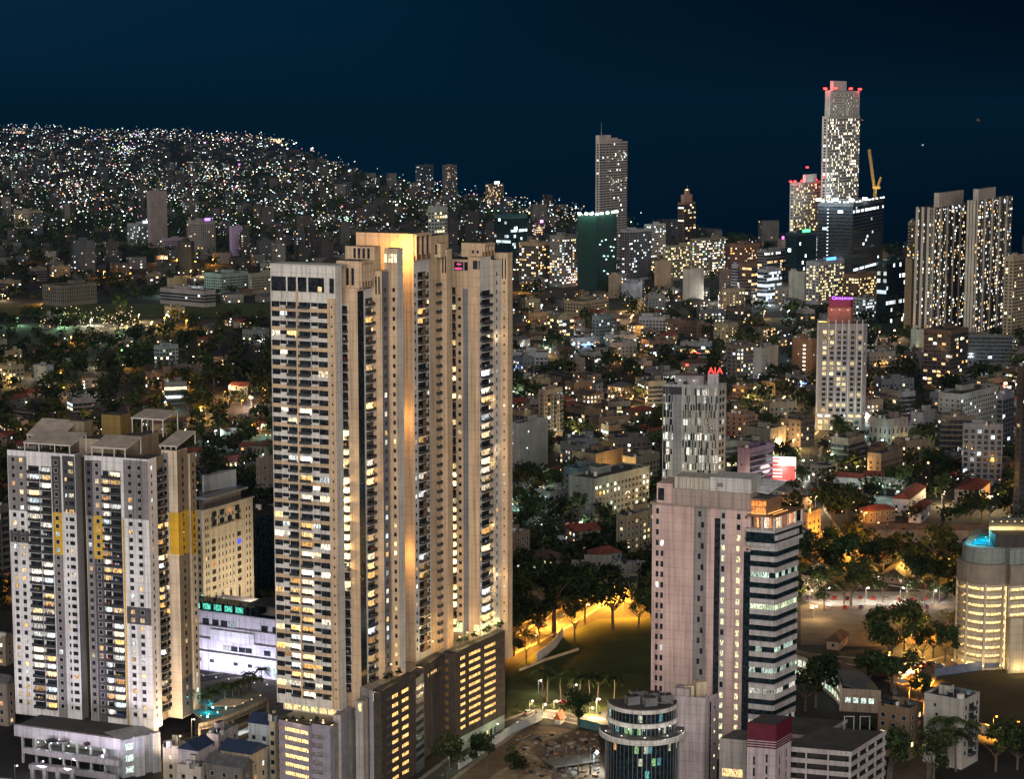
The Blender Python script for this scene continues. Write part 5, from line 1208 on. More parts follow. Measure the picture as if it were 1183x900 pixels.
w = MB(); q = hexpoly(791, 793, 797, 2960, 130, 55)[1]; w.tube((q[0] + 2, q[1] + 4, ZH(219, 2950)), (q[0] + 2, q[1] + 4, ZH(213, 2950)), .7, .1, STEEL, 5); b.one('spire', w); fixture(b, (q[0] + 1, q[1] - 1, ZH(220, 2950)), (3, 2.2, 1.2), 2.4)
b.finish(60)
# residential twins near the right edge
for (lab, x0, xm, x1, yt, x2, x3, yc) in (('dark twin apartment tower with scattered warm windows, nearer the coast hotels', 1056.5, 1076, 1114.5, 240, 1079, 1113, 223), ('dark twin apartment tower with white frame crown, farther from the coast hotels', 1115.5, 1126, 1168, 232, 1124, 1150, 218.5)):
    b, p, z = mid(lab, x0, xm, x1, yt, 395, (.25, .235, .22), 'grid', .27, 'mix', 3.2, 62, Y=1950, name='apartment_tower', cat='apartment tower', limit=100, top=False, bay=4.0, win=(2.6, 1.8), short=lab.split(' with')[0].replace('twin', 'twin'))
    f, f_ = Fc(p[0], p[1]), Fc(p[1], p[2])
    for q_, n in ((f, 3), (f_, 5)):
        for j in range(n): q_.box(b.mb('pier'), q_.L*(j + .1)/n, q_.L*(j + .1)/n + 2.2, 0, z + .6, -.05, 1.1, wallm((.36, .33, .28)))
        for j in range(n - 1): q_.box(b.mb('dark_recess'), q_.L*(j + .62)/n, q_.L*(j + .62)/n + 2.6, 0, z, -.05, .25, METAL)
    w = MB(); w.prism(hexpoly(x2, x2 + 6, x3, 1960, 130, 62), z, ZH(yc, 1955), wallm((.36, .32, .28)), None, ROOFC); b.one('crown_box', w)
    for k in range(12): u = f_.L*rnd.uniform(.1, .95); fixture(b, f_.pt(u, .5, z - 1 - rnd.random()*6), (1.8, 2.0, 2.1), 1.0, 'crown_lamp')
    b.finish(100)
# the rest of the skyline and the middle distance: x of the left, near and right corners, top and base rows of the photograph, wall colours before the depth darkening
WARMW, GREYW, DARKW, WHITEW, BROWN, PINKW, TEALW = (.44, .34, .22), (.30, .29, .28), (.07, .07, .075), (.50, .49, .47), (.20, .13, .09), (.40, .27, .24), (.05, .12, .13)
ROWS = [
 ('dark teal glass block left of the cream flats', 571, 590, 609, 249, 312, TEALW, 'glass', .18, 'cool', 3.6, {}),
 ('cream apartment block with warm balconies below the dark teal block', 600, 622, 637, 281, 330, WARMW, 'balc', .22, 'warm', 3.2, {}),
 ('grey apartment block full of cool lit windows beside the green netted tower', 635, 652, 669, 273, 332, GREYW, 'grid', .40, 'city', 3.2, {}),
 ('white striped slab of flats right of the green netted tower', 716, 727, 752, 267, 325, (.42, .42, .44), 'balc', .10, 'cool', 3.2, {}),
 ('white block with bright roof storey behind the striped slab', 744, 752, 769, 260, 315, (.42, .46, .46), 'grid', .25, 'cool', 3.2, {}),
 ('beige gridded flats with gold windows below the spired tower', 768, 772, 799, 285, 325, (.34, .30, .22), 'grid', .30, 'gold', 3.2, {}),
 ('plain tan block with no windows under the striped slab', 756, 772, 775, 303, 338, (.34, .25, .17), 'blank', .0, 'warm', 3.2, {}),
 ('pale windowless wedge with dark slotted side below the gold-windowed flats', 789, 797, 813, 312, 352, (.48, .46, .42), 'blank', 0, 'warm', 3.2, {}),
 ('beige flats with greenish windows and lamp-lit roof house left of the grey office', 797, 810, 838, 277, 322, (.30, .26, .19), 'grid', .42, 'city', 3.2, {}),
 ('reddish brown flats behind the greenish-windowed flats', 838, 860, 878, 283, 318, (.26, .14, .10), 'grid', .2, 'warm', 3.2, {}),
 ('thin white striped tower among dark trees', 845, 852, 854, 306, 350, (.46, .44, .52), 'band', .1, 'cool', 3.2, {}),
 ('dark brown shop block with red roof sign', 854, 868, 875, 305, 352, BROWN, 'band', .3, 'warm', 3.4, {}),
 ('cool lit office with white striped end wall and dark banded side', 874, 886, 903, 312, 350, (.46, .48, .52), 'band', .45, 'cool', 3.4, {}),
 ('grey office block with steps of dark windows behind the striped end wall', 874, 886, 913, 290, 335, (.24, .23, .23), 'band', .2, 'mix', 3.4, {}),
 ('slender tan tower topped by a magenta sign', 898, 902, 907, 277, 330, (.30, .20, .16), 'blank', .2, 'warm', 3.4, {'sign': (3.2, .5, 2.6)}),
 ('dark glass office tower with a green sign', 907, 920, 943, 270, 335, (.03, .05, .07), 'glass', .10, 'cool', 3.8, {'sign': (.3, 3.5, .9)}),
 ('curved beige windowless block below the green-signed glass tower', 911, 930, 932, 315, 348, (.44, .40, .32), 'blank', 0, 'warm', 3.4, {}),
 ('lilac and white lit office with dark side below the half-built block', 943, 956, 974, 272, 318, (.36, .34, .44), 'band', .45, 'cool', 3.4, {}),
 ('white hotel with blue emblem on its roof and gold windows', 931, 946, 975, 303, 352, (.44, .47, .52), 'grid', .50, 'gold', 3.3, {'sign': (.25, 1.2, 4.5)}),
 ('warm brown block with gold windows beside the blue emblem hotel', 974, 990, 1013, 318, 352, (.24, .16, .11), 'grid', .42, 'gold', 3.2, {}),
 ('low white lit building under the warm brown block', 985, 1000, 1012, 345, 372, (.42, .44, .46), 'grid', .4, 'cool', 3.2, {}),
 ('teal glass tower with cool lit floors beside a cream pier', 1013, 1024, 1046, 302, 378, (.03, .08, .085), 'glass', .24, 'cool', 3.7, {}),
 ('plain cream tower pier attached to teal glass', 1045, 1053, 1057, 300, 380, (.40, .33, .22), 'blank', 0, 'warm', 3.7, {}),
 ('narrow cream flats beyond the first twin tower', 1048, 1050, 1058, 257, 380, (.36, .32, .24), 'grid', .1, 'warm', 3.3, {'Y': 2150}),
 ('cream corner tower with gold-lit stair strip at the edge past the twins', 1160, 1170, 1186, 297, 392, (.44, .36, .25), 'grid', .12, 'gold', 3.2, {}),
 ('pale windowless block behind red awnings', 1052, 1063, 1067, 382, 418, (.44, .46, .38), 'blank', .1, 'warm', 3.2, {}),
 ('round-cornered brown flats with ringed balconies below the twin towers', 1067, 1098, 1118, 383, 452, (.17, .115, .08), 'balc', .16, 'warm', 3.1, {}),
 ('dark long block with slit windows right of the ringed brown flats', 1118, 1170, 1178, 388, 425, (.12, .11, .10), 'band', .08, 'mix', 3.2, {'a': 84}),
 ('two-part brown slab with a bright stair strip between its halves', 915, 938, 944, 393, 436, (.27, .145, .09), 'blank', .1, 'warm', 3.3, {'strip': 1}),
 ('white-edged grey flats left of the brown slab', 866, 880, 899, 403, 438, (.36, .33, .30), 'blank', .3, 'warm', 3.2, {}),
 ('dark unlit flats above the red-letter tower', 838, 856, 866, 357, 383, (.13, .105, .09), 'balc', .08, 'warm', 3.2, {}),
 ('dim brown office behind the red rooftop letters', 840, 856, 870, 400, 440, (.15, .12, .10), 'grid', .14, 'mix', 3.2, {}),
 ('small tan block under the white-edged flats', 846, 860, 871, 447, 465, (.26, .19, .14), 'grid', .1, 'warm', 3.2, {}),
 ('long white office wing with dark glass end', 1084, 1110, 1153, 457, 500, (.44, .42, .38), 'grid', .12, 'cool', 3.2, {}),
 ('brown deck-like office with deep bands of shade', 1087, 1126, 1134, 482, 536, (.24, .19, .15), 'band', .08, 'cool', 3.4, {'a': 80}),
 ('dark gridded frame building with white bays', 1112, 1158, 1166, 492, 562, (.26, .27, .31), 'grid', .12, 'cool', 3.3, {'win': (2.2, 2.2), 'a': 82}),
 ('blue-grey flats with orange pier at the edge of the town', 1151, 1158, 1171, 456, 524, (.26, .28, .34), 'balc', .12, 'cool', 3.1, {}),
 ('tall dim tower rising through the right edge of view', 1173, 1180, 1196, 425, 612, (.085, .07, .055), 'grid', .05, 'warm', 3.1, {}),
 ('pinkish low block with row of tall dark openings', 1004, 1025, 1049, 486, 520, (.40, .31, .30), 'grid', .02, 'white', 5.5, {'win': (1.2, 3.2), 'a': 35}),
 ('white supermarket roof block with pink glowing panels', 1052, 1066, 1082, 478, 500, (.44, .42, .44), 'blank', .5, 'white', 3.2, {}),
 ('grey three-storey offices left of the tan lamp-lit house', 960, 980, 999, 508, 545, (.26, .235, .20), 'band', .06, 'warm', 3.2, {}),
 ('tan block with one orange lamp under trees', 1002, 1018, 1043, 526, 552, (.29, .22, .16), 'grid', .12, 'warm', 3.2, {}),
 ('beige low hall with lit roof-edge signs', 856, 890, 908, 497, 522, (.33, .28, .22), 'blank', 0, 'warm', 3.2, {}),
 ('brown offices right of the beige low hall', 901, 925, 941, 487, 518, (.19, .145, .115), 'grid', .12, 'gold', 3.2, {}),
 ('salmon house block left of the beige low hall', 838, 858, 872, 480, 505, (.46, .28, .20), 'grid', .1, 'warm', 3.2, {}),
 ('lilac end wall with dark banded offices beside the billboard', 852, 866, 893, 520, 575, (.30, .23, .36), 'blank', 0, 'cool', 3.3, {'style2': 'band'}),
 ('beige flats with navy roof beside the pink tower', 925, 933, 948, 594, 632, (.36, .28, .20), 'grid', .05, 'warm', 3.2, {'roof': 'BLUT', 'name': 'apartment_building'}),
 ('slim tan apartment tower between trees with grey crown', 622, 629, 650, 452, 508, (.36, .27, .20), 'mixed', .10, 'warm', 3.0, {'name': 'apartment_building'}),
 ('tall blank pale wall building left of the green-lit tree', 588, 600, 633, 491, 548, (.40, .39, .37), 'blank', .3, 'cool', 3.3, {}),
 ('brown lit walk-up flats behind the blank pale wall', 588, 606, 624, 476, 508, (.28, .21, .15), 'balc', .22, 'warm', 3.1, {}),
 ('L-shaped white office with green-lit windows and blank end wall', 657, 687, 750, 555, 604, (.40, .43, .40), 'blank', 0, 'green', 3.3, {'style2': 'grid', 'lit2': .22}),
 ('teal-lit factory hall with blue gable end', 651, 668, 693, 543, 575, (.16, .24, .27), 'grid', .08, 'cool', 3.3, {}),
 ('tan warehouse with dark flat roof behind the teal hall', 661, 688, 720, 526, 556, (.30, .22, .14), 'blank', .05, 'warm', 3.3, {}),
 ('cream workshop left of the slit-windowed tower', 719, 735, 762, 530, 556, (.34, .31, .24), 'grid', .06, 'cool', 3.3, {}),
 ('small mint white block by the green-lit tree', 624, 636, 656, 570, 594, (.42, .46, .44), 'grid', .08, 'cool', 3.2, {}),
 ('warm-lit flats tucked behind the pink tower', 712, 724, 756, 598, 646, (.36, .31, .22), 'grid', .40, 'gold', 3.1, {'name': 'apartment_building'}),
 ('long low white school wing with maroon roof', 660, 747, 752, 652, 670, (.36, .34, .31), 'grid', .03, 'warm', 3.2, {'roof': 'REDT', 'a': 88}),
 ('old cream hall lit orange by street lamps', 668, 735, 743, 676, 697, (.52, .44, .30), 'grid', .10, 'warm', 3.4, {'a': 84}),
 ('plain white gabled block at the edge of the orange-lit road', 584, 600, 629, 690, 722, (.42, .38, .33), 'blank', .1, 'cool', 3.3, {}),
 ('tan low houses block above the orange road', 584, 596, 612, 618, 668, (.30, .23, .17), 'grid', .08, 'warm', 3.2, {}),
 ('dark narrow flats with cyan-lit left wall', 684, 692, 709, 366, 398, (.20, .24, .25), 'grid', .10, 'cool', 3.2, {}),
 ('beige school block with two gold windows', 652, 672, 703, 349, 366, (.29, .24, .18), 'grid', .06, 'gold', 3.4, {}),
 ('long white two-storey offices with dark windows', 738, 773, 777, 367, 382, (.38, .37, .38), 'grid', .02, 'cool', 3.3, {'a': 82}),
 ('long white low roofed hall beyond the tall tan tower', 589, 633, 638, 408, 422, (.36, .38, .40), 'grid', .03, 'cool', 3.3, {'roof': 'BRNT', 'a': 88}),
 ('round-topped cream hall right of the dark narrow flats', 652, 660, 676, 417, 432, (.34, .29, .24), 'blank', .1, 'warm', 3.3, {}),
 ('beige unwindowed block above the school', 703, 716, 718, 319, 345, (.38, .30, .22), 'blank', 0, 'warm', 3.3, {}),
 ('blue-white lit shed beside the beige unwindowed block', 718, 730, 742, 328, 348, (.40, .44, .52), 'blank', .2, 'cool', 3.3, {}),
 ('grey-green white tower seen just behind the tall tan tower', 495, 502, 517, 240, 330, (.34, .38, .36), 'grid', .22, 'gold', 3.3, {'Y': 1900}),
 ('dark slab tower beside the sea left of its paler neighbour', 480, 486, 501, 191, 262, (.10, .12, .13), 'grid', .06, 'cool', 3.4, {'Y': 5000}),
 ('paler slab tower beside the sea with small roof box', 511, 516, 528, 191, 262, (.20, .19, .20), 'grid', .10, 'warm', 3.4, {'Y': 5000}),
 ('tan coastal tower with a white roof sign', 561, 567, 582, 213, 262, (.26, .22, .18), 'grid', .25, 'warm', 3.4, {'Y': 4300, 'sign': (4, 4, 4.4)}),
 ('solitary dark tower among far city lights, nearest the coast', 357, 362, 373, 192, 235, (.11, .11, .12), 'grid', .08, 'cool', 3.4, {'Y': 6000}),
 ('pink lit billboard building on the skyline', 617, 622, 630, 258, 282, (.30, .16, .26), 'grid', .5, 'warm', 3.4, {'sign': (4, 1.4, 3.6)}),
 ('white tower of flats with a violet and blue roof sign', 216, 232, 249, 256, 296, (.34, .32, .31), 'grid', .06, 'warm', 3.3, {'sign': (1.6, .7, 5)}),
 ('slim violet floodlit tower', 265, 268, 280, 262, 296, (.52, .40, .60), 'blank', .1, 'cool', 3.3, {}),
 ('lilac low slab left of the violet-signed flats', 187, 190, 214, 276, 294, (.40, .34, .44), 'grid', .04, 'cool', 3.3, {}),
 ('cool floodlit office with long white roof sign', 147, 160, 179, 259, 284, (.34, .38, .38), 'grid', .22, 'cool', 3.3, {'sign': (3, 3.2, 4.2)}),
 ('plain grey slab tower above the floodlit office', 170, 174, 193, 221, 262, (.36, .31, .30), 'blank', 0, 'cool', 3.4, {'Y': 3200}),
 ('broad cream tower of flats at the far left', 16, 34, 48, 244, 264, (.42, .37, .27), 'grid', .12, 'warm', 3.3, {}),
 ('long dark colonnaded school above the far lawn', 49, 72, 112, 331, 354, (.19, .175, .14), 'grid', .02, 'warm', 4.2, {'win': (1.2, 2.8)}),
 ('white banded hospital wing', 185, 236, 249, 337, 355, (.36, .35, .35), 'band', .10, 'cool', 3.3, {'lit2': .04}),
 ('cream end block on top of the hospital', 193, 210, 216, 323, 348, (.38, .30, .17), 'blank', .1, 'warm', 3.3, {}),
 ('pale floodlit hospital annex right of the banded wing', 236, 256, 287, 317, 340, (.34, .40, .37), 'grid', .04, 'cool', 3.3, {}),
 ('cream gridded annex beside the tall tan tower', 287, 291, 317, 317, 340, (.36, .33, .25), 'grid', .04, 'warm', 3.3, {}),
 ('pale blue small tower with red roof lamp', 178, 188, 206, 401, 426, (.27, .33, .36), 'grid', .25, 'warm', 3.2, {}),
 ('pale wall house beside the church lamps', 39, 53, 62, 424, 446, (.40, .42, .42), 'blank', .2, 'warm', 3.2, {}),
 ('gold-lit colonial house at the far left edge', -4, 14, 28, 424, 446, (.46, .37, .22), 'grid', .45, 'gold', 3.2, {}),
 ('ribbed pale hall standing behind the tall tan tower', 296, 300, 318, 531, 578, (.36, .29, .25), 'blank', 0, 'warm', 3.2, {}),
 ('dark glass office hidden behind the cream hotel', 290, 296, 322, 590, 700, (.035, .037, .042), 'glass', .05, 'cool', 3.6, {}),
 ('unfinished concrete frame at the left edge behind the flats', -12, 2, 11, 586, 690, (.20, .17, .15), 'balc', .03, 'warm', 3.2, {}),
 ('brown walk-up flats lit yellow at street end', 1014, 1050, 1066, 822, 880, (.19, .135, .09), 'grid', .10, 'gold', 3.1, {'name': 'apartment_building'}),
 ('plain white block with stained blank wall by the palms', 1067, 1112, 1131, 812, 890, (.36, .34, .31), 'blank', 0, 'cool', 3.1, {'style2': 'mixed'}),
]
for r in ROWS:
    lab, x0, xm, x1, yt, yb, rgb, style, lit, pal, fh, kw = r
    kw = dict(kw); sign = kw.pop('sign', None); strip = kw.pop('strip', None); lit2 = kw.pop('lit2', None)
    if isinstance(kw.get('roof'), str): kw['roof'] = {'BLUT': BLUT, 'REDT': REDT, 'BRNT': BRNT}[kw['roof']]
    kw.setdefault('name', 'tower_block' if (yb - yt) > 70 else 'office_block')
    b, p, z = mid(lab, x0, xm, x1, yt, yb, rgb, style, lit if lit2 is None else lit2, pal, fh, kw.pop('a', 52), **kw)
    f, f_ = Fc(p[0], p[1]), Fc(p[1], p[2]); Yd = p[1][1]; s = Yd / 700
    if sign:
        q = f if f.L > f_.L else f_; w = MB(); q.box(w, q.L*.3, q.L*.66, z + .9, z + 1.7 + .7*s, -.6, .25, LAMP, sign); b.one('roof_sign', w)
    if strip:
        w = MB()
        for k in range(int(z / 3.3) - 1): q = f; fixture(b, q.pt(q.L*.62, .2, 2 + k*3.3), (2.0, 1.9, 1.5), 1.7, 'stair_lamp')
# ---------------------------------------------------------------- low buildings of the foreground
def gable(b, poly, z, h, m, over=.5, part='roof', hip=False):
    """ridge along the longer side"""
    A, B_, Cc, D = [Vector((*p, 0)) for p in poly]
    if (B_ - A).length < (Cc - B_).length: A, B_, Cc, D = B_, Cc, D, A
    e = (B_ - A).normalized(); v = (D - A).normalized()
    A, B_, Cc, D = A - (e+v)*over, B_ + (e-v)*over, Cc + (e+v)*over, D - (e-v)*over
    k = (D - A).length * .5 if hip else 0
    r0, r1 = (A + D)/2 + e*k*.9, (B_ + Cc)/2 - e*k*.9
    mb = MB(); P = lambda q, zz: (q.x, q.y, zz)
    mb.poly([P(A, z), P(B_, z), P(r1, z + h), P(r0, z + h)], m); mb.poly([P(Cc, z), P(D, z), P(r0, z + h), P(r1, z + h)], m)
    mb.poly([P(B_, z), P(Cc, z), P(r1, z + h)], m); mb.poly([P(D, z), P(A, z), P(r0, z + h)], m); mb.poly([P(A, z), P(D, z), P(Cc, z), P(B_, z)], m)
    b.one(part, mb)
def low(label, x0, xm, x1, yt, yb, rgb, roof='flat', rm=None, lit=.15, pal='home', a=66, a2=None, name='house', cat='house', Y=None, nwin=None, group=None, style='grid'):
    if Y is None: Y = G(xm, yb)[1]
    z = ZH(yt, Y); p = hexpoly(x0, xm, x1, Y, z, a, a2); b = Bld(name, label, cat, p[1], group); wk = wallm(rgb)
    b.mb('wall').prism(p, 0, z, wk, None, rm or ROOFC)
    for f in facing(p): facade(b, f, .2, z - .2, style, 3.2, lit, pal, True, wk, 1.0, 3.4, (1.3, 1.4))
    if roof == 'gable': gable(b, p, z, 2.6, rm or BRNT)
    elif roof == 'hip': gable(b, p, z, 2.8, rm or REDT, .7, 'roof', True)
    else: rooftop(b, p, z, wk, int(xm), True)
    b.finish(); foot(p); LANDMARKS.append((xm, yb, label.split(' with')[0])); return b, p, z
low('white house with navy sheet roof at the foot of the grey and yellow flats', 206, 228, 246, 868, 925, (.52, .47, .52), 'gable', BLUT, .12)
low('cream house with navy canopy roof and yellow-lit upper terrace', 254, 290, 308, 872, 930, (.50, .42, .28), 'gable', BLUT, .3)
low('pale blue shop house with navy roof beside the lilac-finned podium', 287, 311, 325, 838, 905, (.44, .50, .52), 'gable', BLUT, .1)
low('cream lit annex between the grey and yellow flats and a navy-roofed house', 188, 206, 216, 866, 905, (.50, .42, .32), 'flat', None, .4)
low('low dark shop with one lit door at the far left of the flats', -20, 8, 16, 790, 840, (.24, .20, .17), 'gable', GRYT, .2)
low('tan walk-up house left of the flats beside the lane', -24, 6, 15, 738, 770, (.26, .21, .16), 'flat', None, .25)
low('narrow cream annex tight against the lilac-finned podium', 311, 318, 323, 834, 910, (.55, .46, .32), 'flat', None, .05)
low('dark sheet-roofed shed at the lower edge between two navy-roofed houses', 238, 280, 292, 888, 940, (.16, .14, .13), 'gable', GRYT, .0)
low('lilac white block with rooftop parapet above the navy-roofed houses', 239, 252, 275, 852, 900, (.52, .47, .50), 'flat', None, .12)
low('white terrace house lit warm beneath the curved pool deck', 205, 232, 242, 890, 930, (.48, .42, .38), 'flat', None, .35)
low('large white house with red hip roof and square windows beside dark trees', 1103, 1131, 1144, 567, 588, (.36, .31, .29), 'hip', REDT, .04, 'home')
low('white villa with red hip roof lit by the white yard lamp', 1031, 1050, 1070, 577, 597, (.46, .42, .40), 'hip', REDT, .05)
low('smaller red-roofed villa just in front of the white villa', 1050, 1064, 1076, 590, 605, (.42, .38, .38), 'hip', REDT, .05)
low('long school wing with red-brown roof by the white yard lamp', 963, 995, 998, 553, 566, (.46, .48, .46), 'gable', REDT, .05)
low('second school wing with dark red roof and white colonnade', 998, 1045, 1049, 553, 566, (.44, .44, .42), 'gable', REDT, .1)
low('small dark-roofed pavilion at the near edge of the car park', 955, 970, 980, 742, 752, (.30, .20, .15), 'hip', BRNT, .1, 'warm')
low('dark hipped gatehouse among the car park trees', 1016, 1045, 1062, 668, 676, (.18, .12, .09), 'hip', BRNT, .1, 'warm')
low('long dark arcaded market hall behind the gold-lit parking tower', 998, 1176, 1182, 613, 628, (.20, .15, .11), 'gable', BRNT, .10, 'warm', 88, None, 'market_hall', 'market hall')
low('low orange-lit shop row left of the car park trees', 926, 938, 956, 668, 688, (.44, .36, .24), 'flat', None, .5, 'gold')
low('small guard hut with orange roof at the building site corner', 641, 647, 651, 832, 838, (.46, .42, .36), 'gable', surf('orange_roof', (.42, .10, .03), .7), .2, 'warm', name='guard_hut', cat='hut')
# crescent arcade hall with sheet roof
ab = Bld('arcade_building', 'crescent two-storey arcade with lit curved windows and brown sheet roof', 'arcade', G(985, 800))
ctr = G(912, 815); c0 = G(950, 788)
def crescent(r, a0, a1, n): return [(ctr[0] + r*cos(a0 + (a1-a0)*k/n), ctr[1] + (r + 19)*sin(a0 + (a1-a0)*k/n)) for k in range(n + 1)]
r_ = 18.0; arcp = crescent(r_, radians(-12), radians(96), 18)
for (z0, z1, o) in ((0, 1.2, .1), (4.0, 5.4, .3), (8.4, 9.6, .6)):
    for i in range(18): f = Fc(arcp[i+1], arcp[i]); f.box(ab.mb('cornice'), 0, f.L, z0, z1, -.4, o, wallm((.46, .42, .36)))
for i in range(18):
    f = Fc(arcp[i+1], arcp[i])
    for z in (1.3, 5.5): ab.item('window', window(f, .25, f.L - .25, z, z + 2.6, rnd.choice([(1.0, .95, .72), (.85, 1.0, .8), (.5, .9, .6), (1.2, 1.05, .7)]), None, None, -.1)); f.box(ab.mb('column'), f.L - .2, f.L + .15, z - .1, z + 2.9, -.3, .1, wallm((.46, .42, .36)))
outp = crescent(r_ + 14, radians(-12), radians(90), 12)
w = MB()
for i in range(12):
    a, c = crescent(r_ + .8, radians(-12), radians(90), 12)[i:i+2]; d, e_ = outp[i:i+2]
    w.hexa([(*a, 9.7), (*d, 7.0), (*e_, 7.0), (*c, 9.7)], [(*a, 10.1), (*d, 7.3), (*e_, 7.3), (*c, 10.1)], BRNT if i > 3 else GRYT)
ab.one('roof', w)
w = MB()
for i in range(12):
    f = Fc(outp[i], outp[i+1]); f.box(w, 0, f.L, 0, 7.0, -.4, 0, wallm((.25, .19, .14)))
ab.one('outer_wall', w)
fe = Fc(arcp[0], outp[0]); w = MB(); fe.box(w, -.5, fe.L + .4, 0, 8.6, -.6, .02, wallm((.34, .28, .22))); ab.one('end_wall', w)
for k in range(4): ab.item('window', window(fe, fe.L*(.12 + .2*k), fe.L*(.12 + .2*k) + 1.9, 3.4, 5.4, (.8, 1.0, .9), None, None, .06))
for k in range(4):
    f = Fc(outp[k], outp[k+1]); ab.item('window', window(f, .8, f.L - .8, 3.2, 5.2, (.8, 1.0, .85)))
q = G(1018, 778); w = MB(); w.cbox(q[0], q[1], 0, 9, 7, 7.0, .3, wallm((.07, .03, .025)), None, BRNT); ab.one('end_pavilion', w)
ab.finish(); foot([(ctr[0] + 34*cos(a), ctr[1] + 34*sin(a)) for a in (0, 1, 2, -1)], 2); LANDMARKS.append((985, 800, 'crescent arcade'))
# billboard
bb_p = G(903, 566); bb = Bld('billboard', 'glowing red and white billboard beside the lilac block', 'billboard', bb_p)
f = Fc((bb_p[0] - 7.6, bb_p[1]), (bb_p[0] + 7.6, bb_p[1] - 3.2)); zb0, zb1 = 5.5, ZH(527, bb_p[1])
w = MB(); f.box(w, 0, f.L, zb0, zb1, -.8, 0, STEEL); bb.one('backing', w)
w = MB(); f.box(w, .3, f.L - .3, zb0 + .3, zb1 - .3, .001, .06, LAMP, (2.4, 2.3, 2.2)); bb.one('panel', w)
w = MB(); f.box(w, .4, f.L - .4, zb0 + .4, zb0 + 9, .061, .1, LAMP, (1.5, .10, .07)); f.box(w, f.L*.62, f.L*.9, zb0 + 9, zb1 - 5, .061, .1, LAMP, (1.6, .9, .7)); f.box(w, f.L*.12, f.L*.34, zb1 - 5, zb1 - 3, .061, .1, LAMP, (1.2, .05, .05)); bb.one('print', w)
w = MB()
for k in range(3): f.box(w, 1, f.L*.5, zb0 + 2 + k*2, zb0 + 2.7 + k*2, .101, .13, LAMP, (2, 1.9, 1.8))
f.box(w, f.L*.1, f.L*.42, zb0 + 12, zb0 + 13, .101, .13, LAMP, (1.1, .05, .05)); f.box(w, f.L*.1, f.L*.35, zb0 + 14.4, zb0 + 15.2, .101, .13, LAMP, (.2, .5, .15)); bb.one('print_line', w)
w = MB()
for u in (2, f.L - 2.6): f.box(w, u, u + .6, 0, zb0, -.7, -.1, METAL)
bb.one('post', w); lamp_at('billboard_light', f.pt(f.L*.5, 5, (zb0 + zb1)/2), 4500, (1, .82, .78), 3, bb.root)
# fences, hoardings, walls
def wall_line(name, label, pts, h, m, t=.3, cat='wall', post=None):
    o = empty(name, (*pts[0], 0), label, cat); w = MB(); pm = MB()
    for a, c in zip(pts, pts[1:]):
        f = Fc(a, c); f.box(w, 0, f.L, 0, h, -t/2, t/2, m); n = max(1, int(f.L / 4))
        for k in range(n + 1): f.box(pm, f.L*k/n - .12, f.L*k/n + .12, 0, h + .12, -t/2 - .06, t/2 + .06, post or m)
    w.build('panel', o, o.location); pm.build('post', o, o.location); return o
HOARD = surf('pale_hoarding', (.42, .44, .42), .6, .15, .3, .15)
wall_line('hoarding', 'pale site hoarding running along the lane beside the brown louvred podium', [G(530, 890), G(563, 868), G(592, 848), G(626, 832)], 3.2, HOARD)
wall_line('hoarding', 'teal sheet hoarding behind the small guard hut', [G(668, 840), G(690, 845), G(705, 850)], 3.0, surf('teal_sheet', (.06, .14, .14), .6))
wall_line('boundary_wall', 'curved white wall between the orange-lit road and the lawn', [G(620, 766), G(632, 757), G(642, 748), G(650, 736)], 4.0, WHITE)
wall_line('kerb_wall', 'long low pale wall edging the lawn below the trees', [G(600, 776), G(630, 764), G(668, 752)], 1.1, CREAM)
wall_line('fence', 'bluish sheet fence around the dark field in front of the gold-lit parking tower', [G(1080, 782), G(1130, 775), G(1200, 766)], 3.4, surf('blue_sheet', (.10, .12, .19), .6, .2, .4, .2))
wall_line('retaining_wall', 'curved orange-lit retaining wall below the dark field', [G(1128, 846), G(1150, 852), G(1195, 858)], 3.6, CREAM)
# half-built slab on the site
sp = Bld('site_structure', 'low concrete frame rising on the earth of the building site', 'construction site', G(660, 880))
for i in range(4):
    for j in range(3):
        q = G(640 + i*14, 872 + j*12); m_ = MB(); m_.cbox(q[0], q[1], 0, .5, .5, 2.6 + rnd.random(), .3, surf('site_concrete', (.10, .09, .08), .95)); sp.one('column', m_)
q = G(660, 886); m_ = MB(); m_.cbox(q[0], q[1], 1.8, 17, 8, .5, .45, surf('site_concrete', (.10, .09, .08), .95)); sp.one('slab', m_); sp.finish()
m_ = MB()
for i in range(260):
    x, y = G(rnd.uniform(598, 692), rnd.uniform(848, 900)); s = rnd.uniform(.3, 1.4); m_.cbox(x, y, 0, s*1.5, s, s*.6, rnd.uniform(0, 3), rnd.choice([CONC, 'site_concrete', METAL, WOOD]))
o = m_.build('rubble'); o['kind'] = 'stuff'
